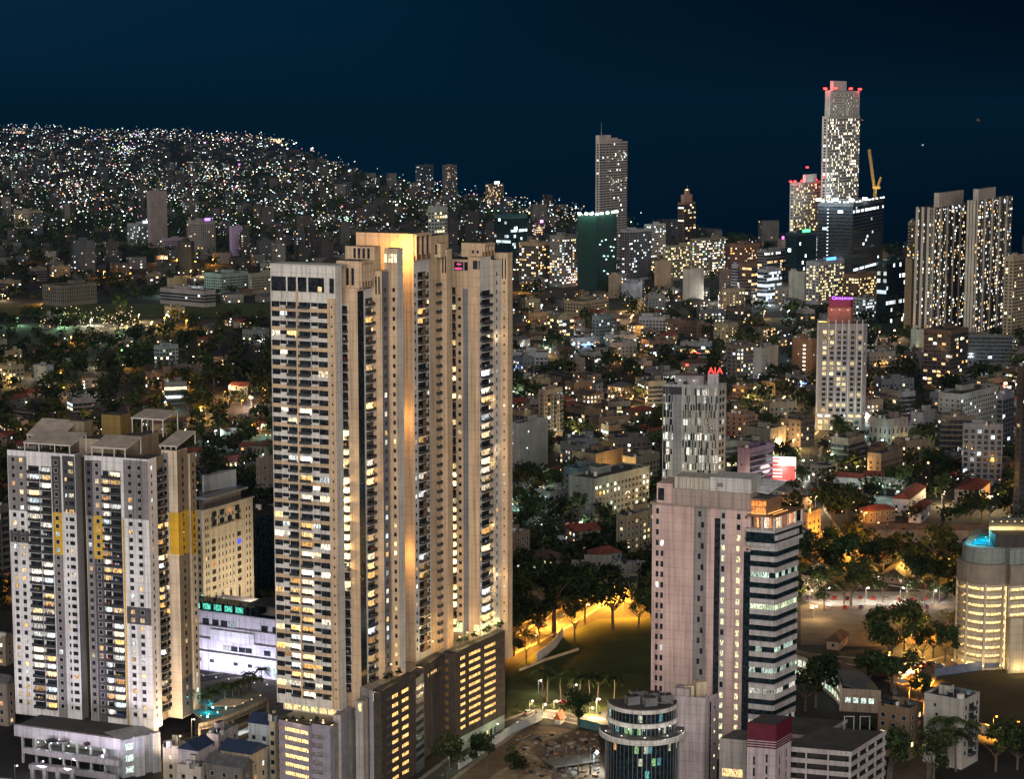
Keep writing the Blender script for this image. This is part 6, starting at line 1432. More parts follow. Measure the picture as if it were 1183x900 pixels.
# ---------------------------------------------------------------- lamps
def street_lamp_proto():
    r = empty('street_lamp', (0, 0, 0), 'lamp', 'street lamp'); m_ = MB(); m_.tube((0, 0, 0), (0, 0, 1), .09, .05, STEEL, 6); return r
NLAMP = 0
LAMPMESH = {}
def street_lamp(x, y, h, power, col, label, group=None, bulb=1.0, kind='street_lamp', z=0.0, reach=1.2, soft=.25, cut=None):
    s = max(1.0, y / 900)
    r = empty(kind, (x, y, z), label, 'street lamp', group)
    m_ = MB(); m_.tube((0, 0, 0), (0, 0, h), .12*s, .07*s, STEEL, 6); m_.tube((0, 0, h - .05), (reach*.8, -reach*.6, h + .25), .06*s, .05*s, STEEL, 5); pole = m_.build('pole', r)
    b_ = .36 * s * bulb; k = max(col); g = tuple(c / k * 7.0 for c in col)
    m_ = MB(); m_.tube((reach*.8, -reach*.6, h + .02), (reach*.8, -reach*.6, h + .02 + b_*.5), b_*.8, b_*.45, LAMP, 8, g); m_.tube((reach*.8, -reach*.6, h + .02 - b_*.45), (reach*.8, -reach*.6, h + .02), b_*.4, b_*.8, LAMP, 8, g); m_.build('lamp_head', pole)
    lamp_at('lamp_light', (x + reach*.8, y - reach*.6, z + h - .45*s), power, col, soft, r, cut, (x + reach*.8, y - reach*.6, z) if cut else None)
    return r
SPOTS = [  # px, py of the foot, height, watts, colour, what it stands by
 (694, 697, 9, 9000, ORG, 'by the old cream hall, nearer the lawn'), (703, 699, 9, 9000, ORG, 'by the old cream hall, beside a road tree'), (633, 722, 9, 5200, ORG, 'under the large tree on the orange road'), (640, 726, 8, 4200, ORG, 'just before the curved white wall'),
 (612, 746, 8, 3400, ORG, 'at the bend of the orange road'), (598, 756, 8, 3000, ORG, 'where the orange road meets the podium trees'), (671, 712, 8, 4200, ORG, 'midway up the orange road'), (720, 712, 7, 3800, ORG, 'behind the spreading lawn tree'), (742, 708, 7, 2600, ORG, 'beside the pink tower at the road edge'),
 (689, 826, 6, 1500, WRM, 'on the lawn path near the round tree'), (681, 830, 4, 700, WRM, 'low by the lawn path'), (640, 822, 4, 380, WRM, 'among the lawn path shrubs'), (612, 822, 4, 350, WRM, 'at the podium end of the lawn path'), (627, 826, 4, 300, WRM, 'between two path shrubs'), (663, 806, 5, 300, WHT, 'pale among the lawn palms'), (622, 801, 5, 260, WHT, 'pale at the edge of the lawn palms'),
 (962, 640, 9, 6000, ORG, 'first of the street above the car park'), (978, 646, 9, 6000, ORG, 'second on the street above the car park'), (949, 632, 8, 3600, ORG, 'beside the beige navy-roofed flats'), (1043, 665, 8, 5200, (1, .6, .12), 'glowing through the yellow tree by the car park'), (1093, 668, 9, 2400, ORG, 'beside the car park exit'),
 (935, 700, 7, 5200, WRM, 'lighting the parked cars by the pink tower'), (955, 697, 7, 3200, WHT, 'over the left rows of parked cars'), (1000, 697, 7, 4200, WHT, 'over the middle rows of parked cars'), (1040, 697, 7, 4200, WHT, 'over the right rows of parked cars'), (1078, 700, 7, 3600, WHT, 'over the last row of parked cars'), (940, 716, 6, 3000, WRM, 'at the near side of the car park'),
 (1067, 737, 9, 4600, ORG, 'above the small road trees'), (1052, 752, 8, 4200, (1, .55, .12), 'hidden in the leaves by the parking tower'), (1024, 777, 8, 4200, ORG, 'by the end pavilion of the arcade'), (1042, 784, 6, 4200, (1, .66, .25), 'over the market stalls'), (1060, 790, 7, 4200, ORG, 'on the orange earth lane'), (1050, 816, 7, 3400, ORG, 'on the roof edge lane of the brown flats'), (1078, 822, 6, 2200, ORG, 'behind the stained white block'), (1147, 850, 7, 3800, ORG, 'on the retaining wall road'), (1172, 856, 7, 3000, ORG, 'far along the retaining wall road'), (1052, 868, 6, 2200, (1, .7, .1), 'between the brown flats and the stained block'),
 (1012, 575, 8, 4200, (.72, 1, .92), 'white in the school yard'), (1035, 580, 6, 2600, (.72, 1, .92), 'white in front of the red-roofed villa'), (938, 552, 8, 7000, WHT, 'at the top of the street by the billboard'), (926, 545, 7, 3600, GRN, 'green-white beside the billboard trees'), (942, 590, 8, 4000, WRM, 'beside the round street tree'), (900, 520, 6, 2600, WRM, 'on the lit roof strip of the beige hall'),
 (618, 562, 8, 7000, (.75, .95, 1), 'white in the yard by the green tree'), (634, 560, 5, 2600, GRN, 'green-white under the roundest yard tree'), (598, 585, 6, 2600, (.5, 1, .85), 'teal over the low sheds'), (648, 588, 5, 2400, WHT, 'in front of the mint block'), (663, 515, 6, 1800, ORG, 'glowing orange among dense trees'), (711, 478, 6, 2400, ORG, 'orange within the dark wood'), (709, 462, 6, 3000, WRM, 'warm over a villa near the wood'), (728, 470, 6, 3600, ORG, 'orange beside the villa court'), (757, 437, 6, 3000, ORG, 'under the lit veranda left of the slit-windowed tower'), (707, 417, 6, 2400, ORG, 'by the veranda below the dark narrow flats'),
 (610, 380, 7, 3600, ORG, 'among houses beyond the tall tan tower'), (650, 380, 7, 3600, WRM, 'among houses by the narrow flats'), (625, 360, 7, 3000, WHT, 'white on a far house yard'), (716, 370, 7, 3000, (1, .6, .4), 'pink-orange by the white offices'), (730, 372, 7, 3400, (1, .55, .25), 'warm by the white offices'), (715, 406, 6, 3000, CLW, 'cool white in a garden'), (600, 405, 6, 3600, CLW, 'cool white by the long hall'), (628, 400, 6, 3600, GRN, 'green-white behind the long hall'),
 (690, 318, 8, 20000, WHT, 'bright at the foot of the green netted tower'), (780, 345, 8, 14000, WHT, 'white on the wide junction'), (800, 350, 8, 12000, CLW, 'cool by the pale wedge building'), (650, 324, 8, 9000, GRN, 'green-white below the cool-windowed flats'), (700, 330, 8, 9000, (1, .5, .4), 'red-white below the netted tower'),
 (140, 378, 7, 12000, (1, .82, .42), 'gold in the garden-party trees'), (70, 378, 7, 9000, (.5, 1, .5), 'green-white under the far lawn trees'), (105, 376, 6, 13000, (1, .90, .62), 'bright among garden-party trees'), (175, 380, 7, 9000, (1, .75, .2), 'yellow under spreading trees'), (190, 375, 7, 5200, ORG, 'orange past the spreading trees'), (155, 376, 6, 9000, (1, .80, .3), 'yellow beside the garden lights'), (215, 378, 7, 4200, ORG, 'orange by the wood edge'), (20, 376, 7, 5200, (.5, 1, .55), 'green-white at the left wood edge'),
 (78, 348, 7, 7000, CLW, 'blue-white in front of the colonnaded school'), (205, 305, 7, 14000, ORG, 'orange on the avenue above the hospital'), (225, 308, 7, 12000, ORG, 'orange on the avenue, nearest the pale annex'), (120, 320, 7, 7000, ORG, 'orange left of the avenue'), (150, 322, 7, 7000, ORG, 'orange between dark groves'), (190, 303, 7, 10000, (1, .4, .15), 'deep orange at the avenue end'), (245, 305, 7, 8000, ORG, 'orange above the pale annex'),
 (112, 424, 6, 3600, (1, .85, .55), 'in the church yard'), (84, 414, 6, 2000, GRN, 'lime by the church hedge'), (140, 412, 6, 1800, (.4, 1, .2), 'green in a single small tree'), (10, 446, 6, 3000, (1, .66, .2), 'gold before the colonial house'), (50, 438, 6, 2200, CLW, 'white on the pale wall house'), (218, 450, 6, 2400, ORG, 'orange in the left wood'), (259, 462, 6, 2600, ORG, 'orange by the kiosk lights'), (290, 470, 7, 5600, CLW, 'blue-white by the hall road'), (279, 472, 6, 2600, ORG, 'orange by the hall road'), (72, 498, 6, 2600, (1, .3, .1), 'red-orange behind the sloping canopies'), (292, 500, 6, 3000, ORG, 'orange near the cream hotel'), (232, 484, 6, 2400, (1, .62, .15), 'yellow-orange by the garden wall'), (303, 538, 7, 3600, (.7, .9, 1), 'white on top of the ribbed hall yard'), (190, 474, 6, 2600, (.5, 1, .85), 'teal on the dark lane'), (237, 478, 6, 2000, WRM, 'warm at the garden wall corner'),
 (16, 690, 6, 1600, ORG, 'orange behind the unfinished frame'), (1020, 450, 6, 2600, WHT, 'white over the parking yard'), (1005, 398, 7, 7000, WHT, 'white at the market square below the glass tower'), (1015, 392, 7, 6000, (1, .45, .35), 'red by the square awnings'), (1032, 390, 7, 6000, WRM, 'warm by the square kiosks'), (1062, 492, 6, 4200, (1, .8, .95), 'pink-white by the supermarket'), (1081, 490, 5, 4200, (1, .75, 1), 'pink-white on the supermarket panel'), (1060, 520, 6, 2600, (1, .95, .4), 'yellow by the supermarket gate'), (1000, 490, 6, 3000, CLW, 'cool in the hotel forecourt'), (990, 505, 6, 3200, (.7, 1, .9), 'cool beside the glass screen of the hotel'), (1090, 470, 6, 2600, ORG, 'orange behind the white wing'), (1130, 430, 7, 5000, CLW, 'cool by the long dark block'), (1145, 520, 6, 2000, WHT, 'white by the gridded frame'), (1050, 420, 6, 3000, WRM, 'warm over the tent roof'),
 (870, 430, 6, 4000, CLW, 'cool below the white-edged flats'), (848, 480, 6, 4200, (1, .75, .45), 'warm beside the salmon block'), (898, 470, 5, 2600, CLW, 'cool in the dark grove'), (935, 500, 5, 3000, (1, .6, .2), 'orange at the hotel flank'), (830, 425, 6, 1200, ORG, 'amber just behind the red rooftop letters'), (905, 395, 6, 4200, CLW, 'white by the brown slab'), (860, 390, 6, 3000, ORG, 'orange by the dim flats'), (790, 385, 6, 4000, WRM, 'warm in the middle gardens'), (830, 350, 8, 9000, WHT, 'white under the striped thin tower'), (885, 352, 7, 9000, CLW, 'cool at the striped end wall'),
 (686, 893, 7, 2600, (.85, .97, 1), 'blinding white floodlight on the building site'),
]
for px, py, h, p, col, what in SPOTS:
    x, y = G(px, py); cn = 'amber' if col == ORG else ('white' if min(col) > .6 else 'coloured' if col[1] > .95 or col[2] > .9 else 'warm')
    street_lamp(x, y, h, 1.7 * ((5 if px > 1000 and py > 765 else 2.0) if py > 600 and px > 900 and (col == ORG or col[2] < .2) else 4 if col == WRM and px < 760 and py > 790 else 1) * p * ((9 if col == ORG and px < 760 and py > 690 else 2.6) if y < 1300 else 3.2) * (.45 if 1.0 == 1.0 and y < 1000 and py > 675 and px > 900 and col in (WHT, WRM) else 1), col, ('slim pole lamp ' + what) if y < 1400 else 'far pole lamp ' + what, 'street lamps between the houses', bulb=2.4 if 'blinding' in what or 'school yard' in what or 'yard by the green' in what else 1.5, cut=166 if (px < 760 and 690 < py < 760 and col == ORG) else 125 if (px > 1000 and py > 765) else None)
for px, py in ((522, 895), (545, 877), (575, 856)):
    x, y = G(px, py); street_lamp(x - 1, y + 4, 5, 420, (.8, 1, .6), 'low green-white lamp along the hoarding lane', 'lamps along the hoarding lane')
for px, py in ((20, 898), (50, 893), (85, 890), (118, 886), (150, 893)):
    x, y = G(px, py); street_lamp(x, y - 3, 5, 420, (.92, .80, 1), 'violet-white lamp along the wall of the grey and yellow flats', 'violet lamps at the flats wall')
for px, py in ((206, 880), (222, 860), (236, 850)):
    x, y = G(px, py); street_lamp(x, y, 9, 5200, (1, .72, .40), 'warm lamp at the right flank of the grey and yellow flats', 'warm lamps at the flats flank')
# ---------------------------------------------------------------- cars
CARC = [surf('car_white', (.55, .55, .55), .3, .05, 1, 0, .2, .5), surf('car_silver', (.30, .31, .32), .3, .05, 1, 0, .5, .5), surf('car_black', (.02, .02, .022), .25, .05, 1, 0, .2, .6), surf('car_red', (.30, .02, .02), .3, .05, 1, 0, .2, .5), surf('car_blue', (.03, .06, .18), .3, .05, 1, 0, .2, .5)]
RUB = surf('tyre_rubber', (.02, .02, .02), .9)
def car_proto(m, cname):
    r = empty('parked_car', (0, 0, 0), 'car', 'car')
    prof = [(-2.1, .35), (2.1, .35), (2.15, .75), (1.35, .92), (.75, 1.42), (-1.0, 1.45), (-1.75, .98), (-2.15, .9)]
    mb = MB(); L = [(x, -.86, z) for x, z in prof]; R = [(x, .86, z) for x, z in prof]; Ls = [(x, -.70 if z > 1.2 else -.86, z) for x, z in prof]; Rs = [(x, -y, z) for x, y, z in Ls]
    n = len(prof); mb.poly(Ls, m); mb.poly(Rs[::-1], m)
    for i in range(n): j = (i + 1) % n; mb.poly([Ls[j], Ls[i], Rs[i], Rs[j]], m)
    mb.build('body', r)
    mb = MB(); mb.poly([(1.30, -.72, .96), (1.30, .72, .96), (.78, .62, 1.40), (.78, -.62, 1.40)], GLS); mb.build('windscreen', r)
    mb = MB(); mb.poly([(-1.05, -.62, 1.42), (-1.05, .62, 1.42), (-1.72, .72, 1.02), (-1.72, -.72, 1.02)], GLS); mb.build('rear_window', r)
    for s in (-1, 1):
        mb = MB(); mb.poly([(1.15, s*.87, .95), (-1.55, s*.87, .98), (-.98, s*.735, 1.38), (.70, s*.735, 1.36)], GLS); mb.build('side_window', r)
        for x in (-1.3, 1.3): mb = MB(); mb.tube((x, s*.66, .32), (x, s*.88, .32), .32, .32, RUB, 12); mb.build('wheel', r)
        mb = MB(); mb.cbox(2.13, s*.6, .60, .1, .4, .2, 0, LAMP, (6, 5.6, 4.6)); mb.build('headlight', r); mb = MB(); mb.cbox(-2.12, s*.62, .72, .08, .3, .14, 0, LAMP, (3.0, .05, .03)); mb.build('tail_light', r)
    return r
CARS = [(car_proto(m, n), n) for m, n in zip(CARC, ('white', 'silver', 'black', 'red', 'blue'))]
USED = {}
def put_car(x, y, a, label, group=None, z=.1, c=None):
    p, n = CARS[c if c is not None else rnd.randrange(5)]
    lab = n + ' car ' + label
    if n not in USED: USED[n] = 1; p.location = (x, y, z); p.rotation_euler = (0, 0, a); p['label'] = lab; p['group'] = group or lab; return p
    return copy_thing(p, (x, y, z), a, lab, 1.0, group or lab)
x, y = G(556, 853); put_car(x, y, 1.1, 'driving the hoarding lane beside the podium', None, .12, 3)
x, y = G(652, 814); put_car(x, y, 2.6, 'stopped on the lawn path below the palms', None, .12, 3)
for k in range(11):
    x, y = G(934 + k*15, 693 + rnd.uniform(-1, 1)); put_car(x, y, 1.3 + rnd.uniform(-.1, .1), 'in the back row of the car park under the trees', 'cars in the back row of the car park')
for k in range(8):
    x, y = G(938 + k*19, 703 + rnd.uniform(-1, 1)); put_car(x, y, 1.3 + rnd.uniform(-.1, .1), 'in the near row of the car park, on the pale lane', 'cars in the near row of the car park')
for (px, py) in ((1050, 668), (1060, 674), (1075, 678), (1052, 772), (1062, 768), (1076, 769), (1084, 771)):
    x, y = G(px, py); put_car(x, y, .3, 'on the street by the gold-lit parking tower', 'cars on the street by the parking tower')
for k in range(14):
    x, y = G(1036 + (k % 5)*8 + rnd.uniform(-2, 2), 764 + (k // 5)*7 + rnd.uniform(-1, 1)); put_car(x, y, 1.2 + rnd.uniform(-.2, .2), 'parked by the orange market stalls', 'cars parked by the market stalls')
for (px, py) in ((940, 566), (945, 590), (930, 540)):
    x, y = G(px, py); put_car(x, y, 1.6, 'on the bright street below the billboard', 'cars on the bright street below the billboard')
for k, px in enumerate((60, 74, 104)):
    q = P_(px, 669 - k*1.6, 9.2); put_car(q[0], q[1], .5, 'on the upper open deck of the grey and yellow flats', 'cars on the open deck', 9.25, (2, 1, 2)[k])
# market stalls
for k in range(12):
    px, py = 1032 + (k % 4)*6 + rnd.uniform(-2, 2), 776 + (k // 4)*9 + rnd.uniform(-2, 2); x, y = G(px, py)
    r = empty('market_stall', (x, y, 0), 'small lit market stall with striped awning by the orange earth lane', 'stall', 'market stalls by the orange lane')
    m_ = MB(); m_.hexa([(-1.6, -1.3, 2.2), (1.6, -1.3, 2.2), (1.6, 1.3, 2.8), (-1.6, 1.3, 2.8)], [(-1.6, -1.3, 2.28), (1.6, -1.3, 2.28), (1.6, 1.3, 2.88), (-1.6, 1.3, 2.88)], rnd.choice([WHITE, REDP, ORANGEP, CREAM])); m_.build('awning', r)
    m_ = MB(); m_.cbox(0, 0, 0, 2.6, 1.2, .9, 0, WOOD); m_.build('counter', r)
    m_ = MB(); m_.cbox(0, 0, 1.9, .5, .3, .2, 0, LAMP, (4, 2.8, 1.2)); m_.build('lamp', r)
    m_ = MB()
    for sx_ in (-1.5, 1.5):
        for sy_ in (-1.2, 1.2): m_.cbox(sx_, sy_, 0, .07, .07, 2.3 if sy_ < 0 else 2.75, 0, STEEL)
    m_.build('frame', r)
# cars on the move, headlamps on
for path, n, what in ((((560, 760), (600, 742), (640, 722), (676, 700), (712, 690), (770, 694)), 9, 'driving the orange-lit road above the lawn'), (((935, 520), (930, 560), (938, 590), (962, 628), (985, 648), (1002, 668)), 9, 'driving the bright street between billboard and car park'),
                      (((1002, 668), (1050, 676), (1100, 684)), 5, 'driving past the car park trees'), (((588, 420), (700, 440), (800, 470), (870, 520)), 8, 'driving the far diagonal street by the slit-windowed tower'), (((-5, 470), (110, 485), (230, 492), (320, 470)), 7, 'driving the dark street beyond the grey and yellow flats'), (((540, 874), (590, 838), (622, 824), (690, 836)), 4, 'driving the lane round the building site')):
    pts = [G(*q) for q in path]
    for k in range(n):
        t = (k + rnd.uniform(.1, .7)) / n * (len(pts) - 1); i = int(t); u = t - i; a, c = pts[i], pts[i+1]; d = math.atan2(c[1]-a[1], c[0]-a[0]); s = rnd.choice([-1, 1])
        x, y = a[0] + (c[0]-a[0])*u, a[1] + (c[1]-a[1])*u; o = put_car(x - sin(d)*2.2*s, y + cos(d)*2.2*s, d + (0 if s > 0 else pi), what, 'cars ' + what)
# ships on the sea
def ship(px, py, dist, L, g, label):
    d = ray(px, py); x = d[0] / d[1] * dist; y = dist; z = 220 + d[2] / d[1] * dist
    r = empty('cargo_ship', (x, y, -3), label, 'ship'); mb = MB(); s = L / 100
    hull = [(-50, -8), (40, -8), (52, 0), (40, 8), (-50, 8)]; mb.prism([(a*s, b_*s) for a, b_ in hull], 0, 9*s, METAL); mb.build('hull', r)
    mb = MB(); mb.cbox(-36*s, 0, 9*s, 14*s, 13*s, 16*s, 0, SLAB); mb.build('bridge', r)
    mb = MB()
    for k in range(7): mb.cbox((-44 + k*14)*s, -5*s, 9*s + (k % 2)*2*s, 6*s, 4*s, 2.6*s, 0, LAMP, tuple(c*4 for c in g))
    mb.build('deck_lamp', r)
    mb = MB(); mb.tube((20*s, 0, 9*s), (20*s, 0, 24*s), 1*s, .5*s, STEEL, 5); mb.build('mast', r)
ship(1131, 134, 30000, 42, (10, 6, 1.8), 'far ship with amber deck lights on the dark sea, brightest of the three')
ship(1066, 171, 11500, 14, (2.2, 2.2, 2.2), 'tiny pale-lit boat on the sea right of the tallest white coast tower')
ship(995.5, 131.5, 30000, 60, (2.5, .9, .4), 'dim reddish-lit boat at sea next to the tallest white coast tower')
# ---------------------------------------------------------------- trees
def crown_mesh(seed, rx, rz, nblob, nleaf, size, zc, flat=1.0):
    q = random.Random(seed); mb = MB(); blobs = []
    for i in range(nblob):
        a = q.uniform(0, 2*pi); r = rx * sqrt(q.random()) * .78
        blobs.append((r*cos(a), r*sin(a), zc + q.uniform(-.45, .75)*rz*flat, rx*q.uniform(.28, .50), q.choice([0, 0, 1, 1, 2])))
    for i in range(nleaf):
        bx, by, bz, br, k = q.choice(blobs)
        d = Vector((q.gauss(0, 1), q.gauss(0, 1), q.gauss(0, 1))).normalized(); rr = br * q.uniform(.55, 1.08)
        p = Vector((bx, by, bz)) + Vector((d.x*rr, d.y*rr, d.z*rr*.72))
        n = (d + Vector((q.gauss(0, .6), q.gauss(0, .6), q.gauss(0, .6) + .3))).normalized(); u = n.orthogonal().normalized(); v = n.cross(u)
        a = q.uniform(0, 2*pi); u, v = u*cos(a) + v*sin(a), v*cos(a) - u*sin(a); s = size * q.uniform(.55, 1.25)
        mb.poly([p - u*s*.5, p + v*s*.34, p + u*s*.5, p - v*s*.34], LEAF[min(2, max(0, k + q.choice([-1, 0, 0, 1])))])
    return mb
def trunk_mesh(seed, h, r, spread, n=5):
    q = random.Random(seed); mb = MB(); mb.tube((0, 0, 0), (.1, 0, h), r, r*.62, BARK, 7)
    for i in range(n):
        a = 2*pi*i/n + q.uniform(-.4, .4); z = h*q.uniform(.7, 1); p = Vector((cos(a)*spread*.5, sin(a)*spread*.5, z + spread*.42)); mb.tube((0, 0, z - .3), p, r*.5, r*.25, BARK, 5)
        mb.tube(p, p + Vector((cos(a + .3)*spread*.4, sin(a + .3)*spread*.4, spread*.35)), r*.25, r*.08, BARK, 4)
    return mb
TREEP = []
for nm, kind, seed, rx, rz, nb, nl, sz, zc, th, tr in (('spreading_tree', 'wide spreading tree', 1, 7.5, 3.4, 13, 1500, 1.0, 9.0, 6.0, .45), ('round_tree', 'round dense tree', 2, 5.0, 4.4, 11, 1300, .85, 7.5, 4.2, .34), ('tall_tree', 'tall ragged tree', 3, 4.2, 6.5, 13, 1300, .85, 10.5, 6.5, .36),
                                  ('small_tree', 'small bushy tree', 4, 3.2, 2.8, 8, 750, .65, 4.4, 2.4, .2), ('open_tree', 'thin open-crowned tree', 5, 5.2, 3.6, 9, 700, .75, 8.4, 5.4, .26)):
    r = empty(nm, (0, 0, -500), kind, 'tree'); trunk_mesh(seed, th, tr, rx).build('trunk', r); crown_mesh(seed, rx, rz, nb, nl, sz, zc).build('crown', r)
    r.location = (0, 0, 0); TREEP.append((r, nm, kind, rx))
def palm_proto(seed, h):
    q = random.Random(seed); r = empty('palm_tree', (0, 0, 0), 'palm', 'palm tree'); mb = MB(); p = Vector((0, 0, 0))
    for k in range(5): n = p + Vector((q.uniform(-.15, .2), q.uniform(-.12, .12), h/5)); mb.tube(p, n, .26 - k*.025, .24 - k*.025, BARK, 7); p = n
    mb.build('trunk', r); mb = MB()
    for k in range(18):
        a = 2*pi*k/18 + q.uniform(-.15, .15); up = q.uniform(.05, .9); d = Vector((cos(a), sin(a), 0)); w = Vector((-sin(a), cos(a), 0)); pts = []
        for j in range(6): t = j/5*3.4; pts.append(p + d*t + Vector((0, 0, up*t - .26*t*t)))
        for j in range(5):
            for sgn in (-1, 1):
                for o in (0, .5):
                    b0 = pts[j].lerp(pts[j+1], o); tip = b0 + w*sgn*(1.0 - .10*j) + d*.45 - Vector((0, 0, .5)); mb.poly([b0, b0 + d*.42, tip + d*.12, tip], LEAF[q.choice([1, 1, 2, 2])])
    mb.build('crown', r); return r
PALMS = [palm_proto(7, 9.0), palm_proto(8, 7.0)]
TUSED = set()
def plant(proto, x, y, s, label, group=None, z=0.0):
    if proto.name not in TUSED:
        TUSED.add(proto.name); proto.location = (x, y, z); proto.scale = (s,)*3; proto.rotation_euler = (0, 0, rnd.uniform(0, 6.28)); proto['label'] = label
        if group: proto['group'] = group
        return proto
    return copy_thing(proto, (x, y, z), rnd.uniform(0, 6.28), label, s, group)
def tree(k, px, py, s, label, group=None): x, y = G(px, py); o = plant(TREEP[k][0], x, y, s, label, group); FOOT.append((x, y, TREEP[k][3]*s*.55)); return o
for a in ((0, 640, 730, 2.3, 'huge dark spreading tree over the orange-lit road'), (0, 708, 728, 1.7, 'dark flat-crowned tree at the top edge of the lawn'), (0, 694, 693, 1.3, 'tree glowing yellow from a lamp before the old cream hall'), (1, 607, 748, 1.8, 'round tree dark against the orange road bend'), (2, 594, 758, 1.5, 'tall tree beside the podium end'), (2, 664, 742, 1.25, 'narrow dark tree on the orange road verge'), (4, 608, 768, 1.1, 'thin tree left of the curved white wall'), (1, 592, 728, 2.2, 'dense tree behind the last tower bay'), (1, 738, 726, 1.5, 'tree close to the pink tower at the lawn edge'),
          (1, 668, 842, 1.25, 'round dark tree between lawn path and building site'), (1, 562, 894, 1.15, 'bright green tree inside the hoarding'), (1, 517, 905, 1.3, 'dark tree at the foot of the brown podium'), (0, 622, 746, 1.5, 'dark tree at the wall end of the lawn'), (1, 652, 712, 1.9, 'dense dark tree above the orange road'), (1, 578, 748, 1.5, 'dark tree behind the far podium corner'), (2, 676, 722, 1.5, 'tall dark tree inside the orange road light'), (1, 752, 714, 1.6, 'dark tree just left of the pink tower wall'), (1, 940, 662, 1.7, 'dark tree above the low orange shop row'), (0, 985, 664, 1.5, 'broad dark tree at the street corner above the car park'), (1, 1080, 652, 1.7, 'dark tree behind the car park exit lamp'), (4, 1020, 697, 1.2, 'thin tree between the middle car rows'), (4, 975, 700, 1.1, 'thin tree at the left of the middle car rows'), (1, 1045, 752, 1.7, 'big brown-green tree over the amber lamp'), (1, 1092, 765, 1.3, 'rounded tree right against the blue sheet fence'), (0, 1030, 800, 1.3, 'tree between the arcade and the brown flats'), (1, 1040, 742, 1.4, 'tree at the corner of the sandy lot'), (4, 1100, 742, 1.2, 'thin tree left of the gold parking tower'), (1, 1062, 820, 1.1, 'tree beside the orange earth lane'), (1, 1000, 800, 1.3, 'dark tree below the arcade end wall'), (3, 588, 893, 1.2, 'bush-like tree beside the bright green one'), (3, 600, 902, 1.2, 'dark shrub tree at the lower site edge'),
          (0, 962, 612, 1.9, 'biggest round street tree, lit olive green'), (0, 983, 700, 1.35, 'broad green tree standing over the car park'), (0, 938, 692, 1.2, 'olive tree over the cars nearest the pink tower'), (4, 952, 706, 1.0, 'thin tree in the car park with bare stem'), (1, 1000, 668, 1.5, 'dark tree left of the yellow-lit tree'), (1, 1020, 664, 1.5, 'dark tree shading the gatehouse'), (1, 1044, 668, 1.2, 'tree lit bright yellow from within'), (0, 1062, 672, 1.0, 'green-lit tree at the car park exit'), (1, 965, 645, 1.3, 'dark tree by the first street lamp'), (4, 1048, 696, 1.0, 'thin tree at the far car rows'), (4, 1068, 700, 1.1, 'thin tree at the last car rows'), (4, 1085, 697, 1.0, 'thin tree nearest the parking tower louvres'),
          (0, 1030, 768, 1.45, 'brown-green tree above the arcade roof'), (1, 1010, 745, 1.3, 'dark tree on the sandy lot'), (1, 1058, 745, 1.2, 'orange-lit tree by the amber lamp'), (1, 1078, 760, 1.2, 'yellow-green tree touching the gold parking tower'), (1, 1066, 762, 1.0, 'small lit tree before the gold parking tower'), (1, 942, 818, 1.7, 'black bushy tree in front of the crescent arcade'), (1, 930, 822, 1.4, 'black tree beside the glass-banded office'), (2, 921, 600, 1.0, 'leafy tree under the billboard'), (2, 925, 575, 1.2, 'bright leafy tree beside the billboard'), (2, 917, 552, 1.0, 'street tree at the upper billboard corner'),
          (1, 634, 575, 1.35, 'green-lit round tree by the mint block'), (0, 604, 568, 1.3, 'dark broad tree before the blank pale wall'), (1, 760, 530, 1.5, 'dark tree left of the slit-windowed tower'), (1, 1030, 566, 1.1, 'pale green tree in the lamp-lit school yard'), (2, 1090, 590, 1.3, 'green tree left of the large red-roofed house'), (1, 1120, 540, 1.6, 'black tree before the gridded frame building'), (0, 970, 518, 1.2, 'dark trees patch left of the grey offices'), (1, 1060, 520, 1.2, 'dark tree beside the pinkish block'),
          (3, 1000, 862, 1.4, 'dark shrub at the parking roof edge'), (1, 1078, 905, 1.6, 'dark tree under the plain white block'), (1, 1025, 905, 1.5, 'black tree at the foot of the brown flats'), (1, 1150, 892, 1.5, 'dark tree right of the palms'), (1, 1175, 890, 1.4, 'dark tree at the lower right corner'), (2, 140, 374, 2.0, 'gold-lit tree at the garden party'), (1, 8, 640, 1.4, 'amber-edged tree at the unfinished frame')):
    tree(*a)
for k, (px, py) in enumerate(((632, 812), (648, 810), (661, 811), (671, 812), (681, 815), (690, 812), (709, 816), (627, 806))):
    x, y = G(px, py); plant(PALMS[k % 2], x, y, 1.25 if k % 2 == 0 else 1.45, 'slender palm in the row along the lawn path', 'palms along the lawn path')
for k, (px, py) in enumerate(((1094, 888), (1112, 886), (1104, 892))):
    x, y = G(px, py); plant(PALMS[0], x, y, 1.9 - .2*k, 'shaggy dark palm before the stained white block', 'palms before the stained block')
for k in range(14):
    t = rnd.random(); q = arc(230, 309, D_ if False else 676.0, 8, 4.0, 15)[min(8, int(t*9))]; plant(PALMS[1], q[0] - rnd.uniform(1, 8), q[1] + rnd.uniform(4, 20), .8, 'palm on the pool deck', 'palms on the pool deck', 14.1)
for k in range(8):
    x, y = XD(20 + k*17, 648, 2), 648 - k*.6; plant(PALMS[1], x, y - 2, .55, 'short palm inside the lilac wall of the flats', 'palms at the flats wall')
for px in (531, 537, 547, 560, 566, 574, 580, 445, 452, 459): 
    D2 = 690 + (px - 526)*.47 if px > 500 else 648 + (px - 440)*.5; plant(TREEP[3][0], XD(px, D2, 36), D2 + 1.5, .45, 'clipped terrace shrub on top of the brown podium', 'terrace shrubs on the podium', 35.9 if px > 500 else 34.5)
for px in (331, 338, 350, 366): plant(TREEP[3][0], XD(px, 641, 25), 640.2, .3, 'small terrace plant under the banded wing', 'terrace plants under the wing', 25.0)
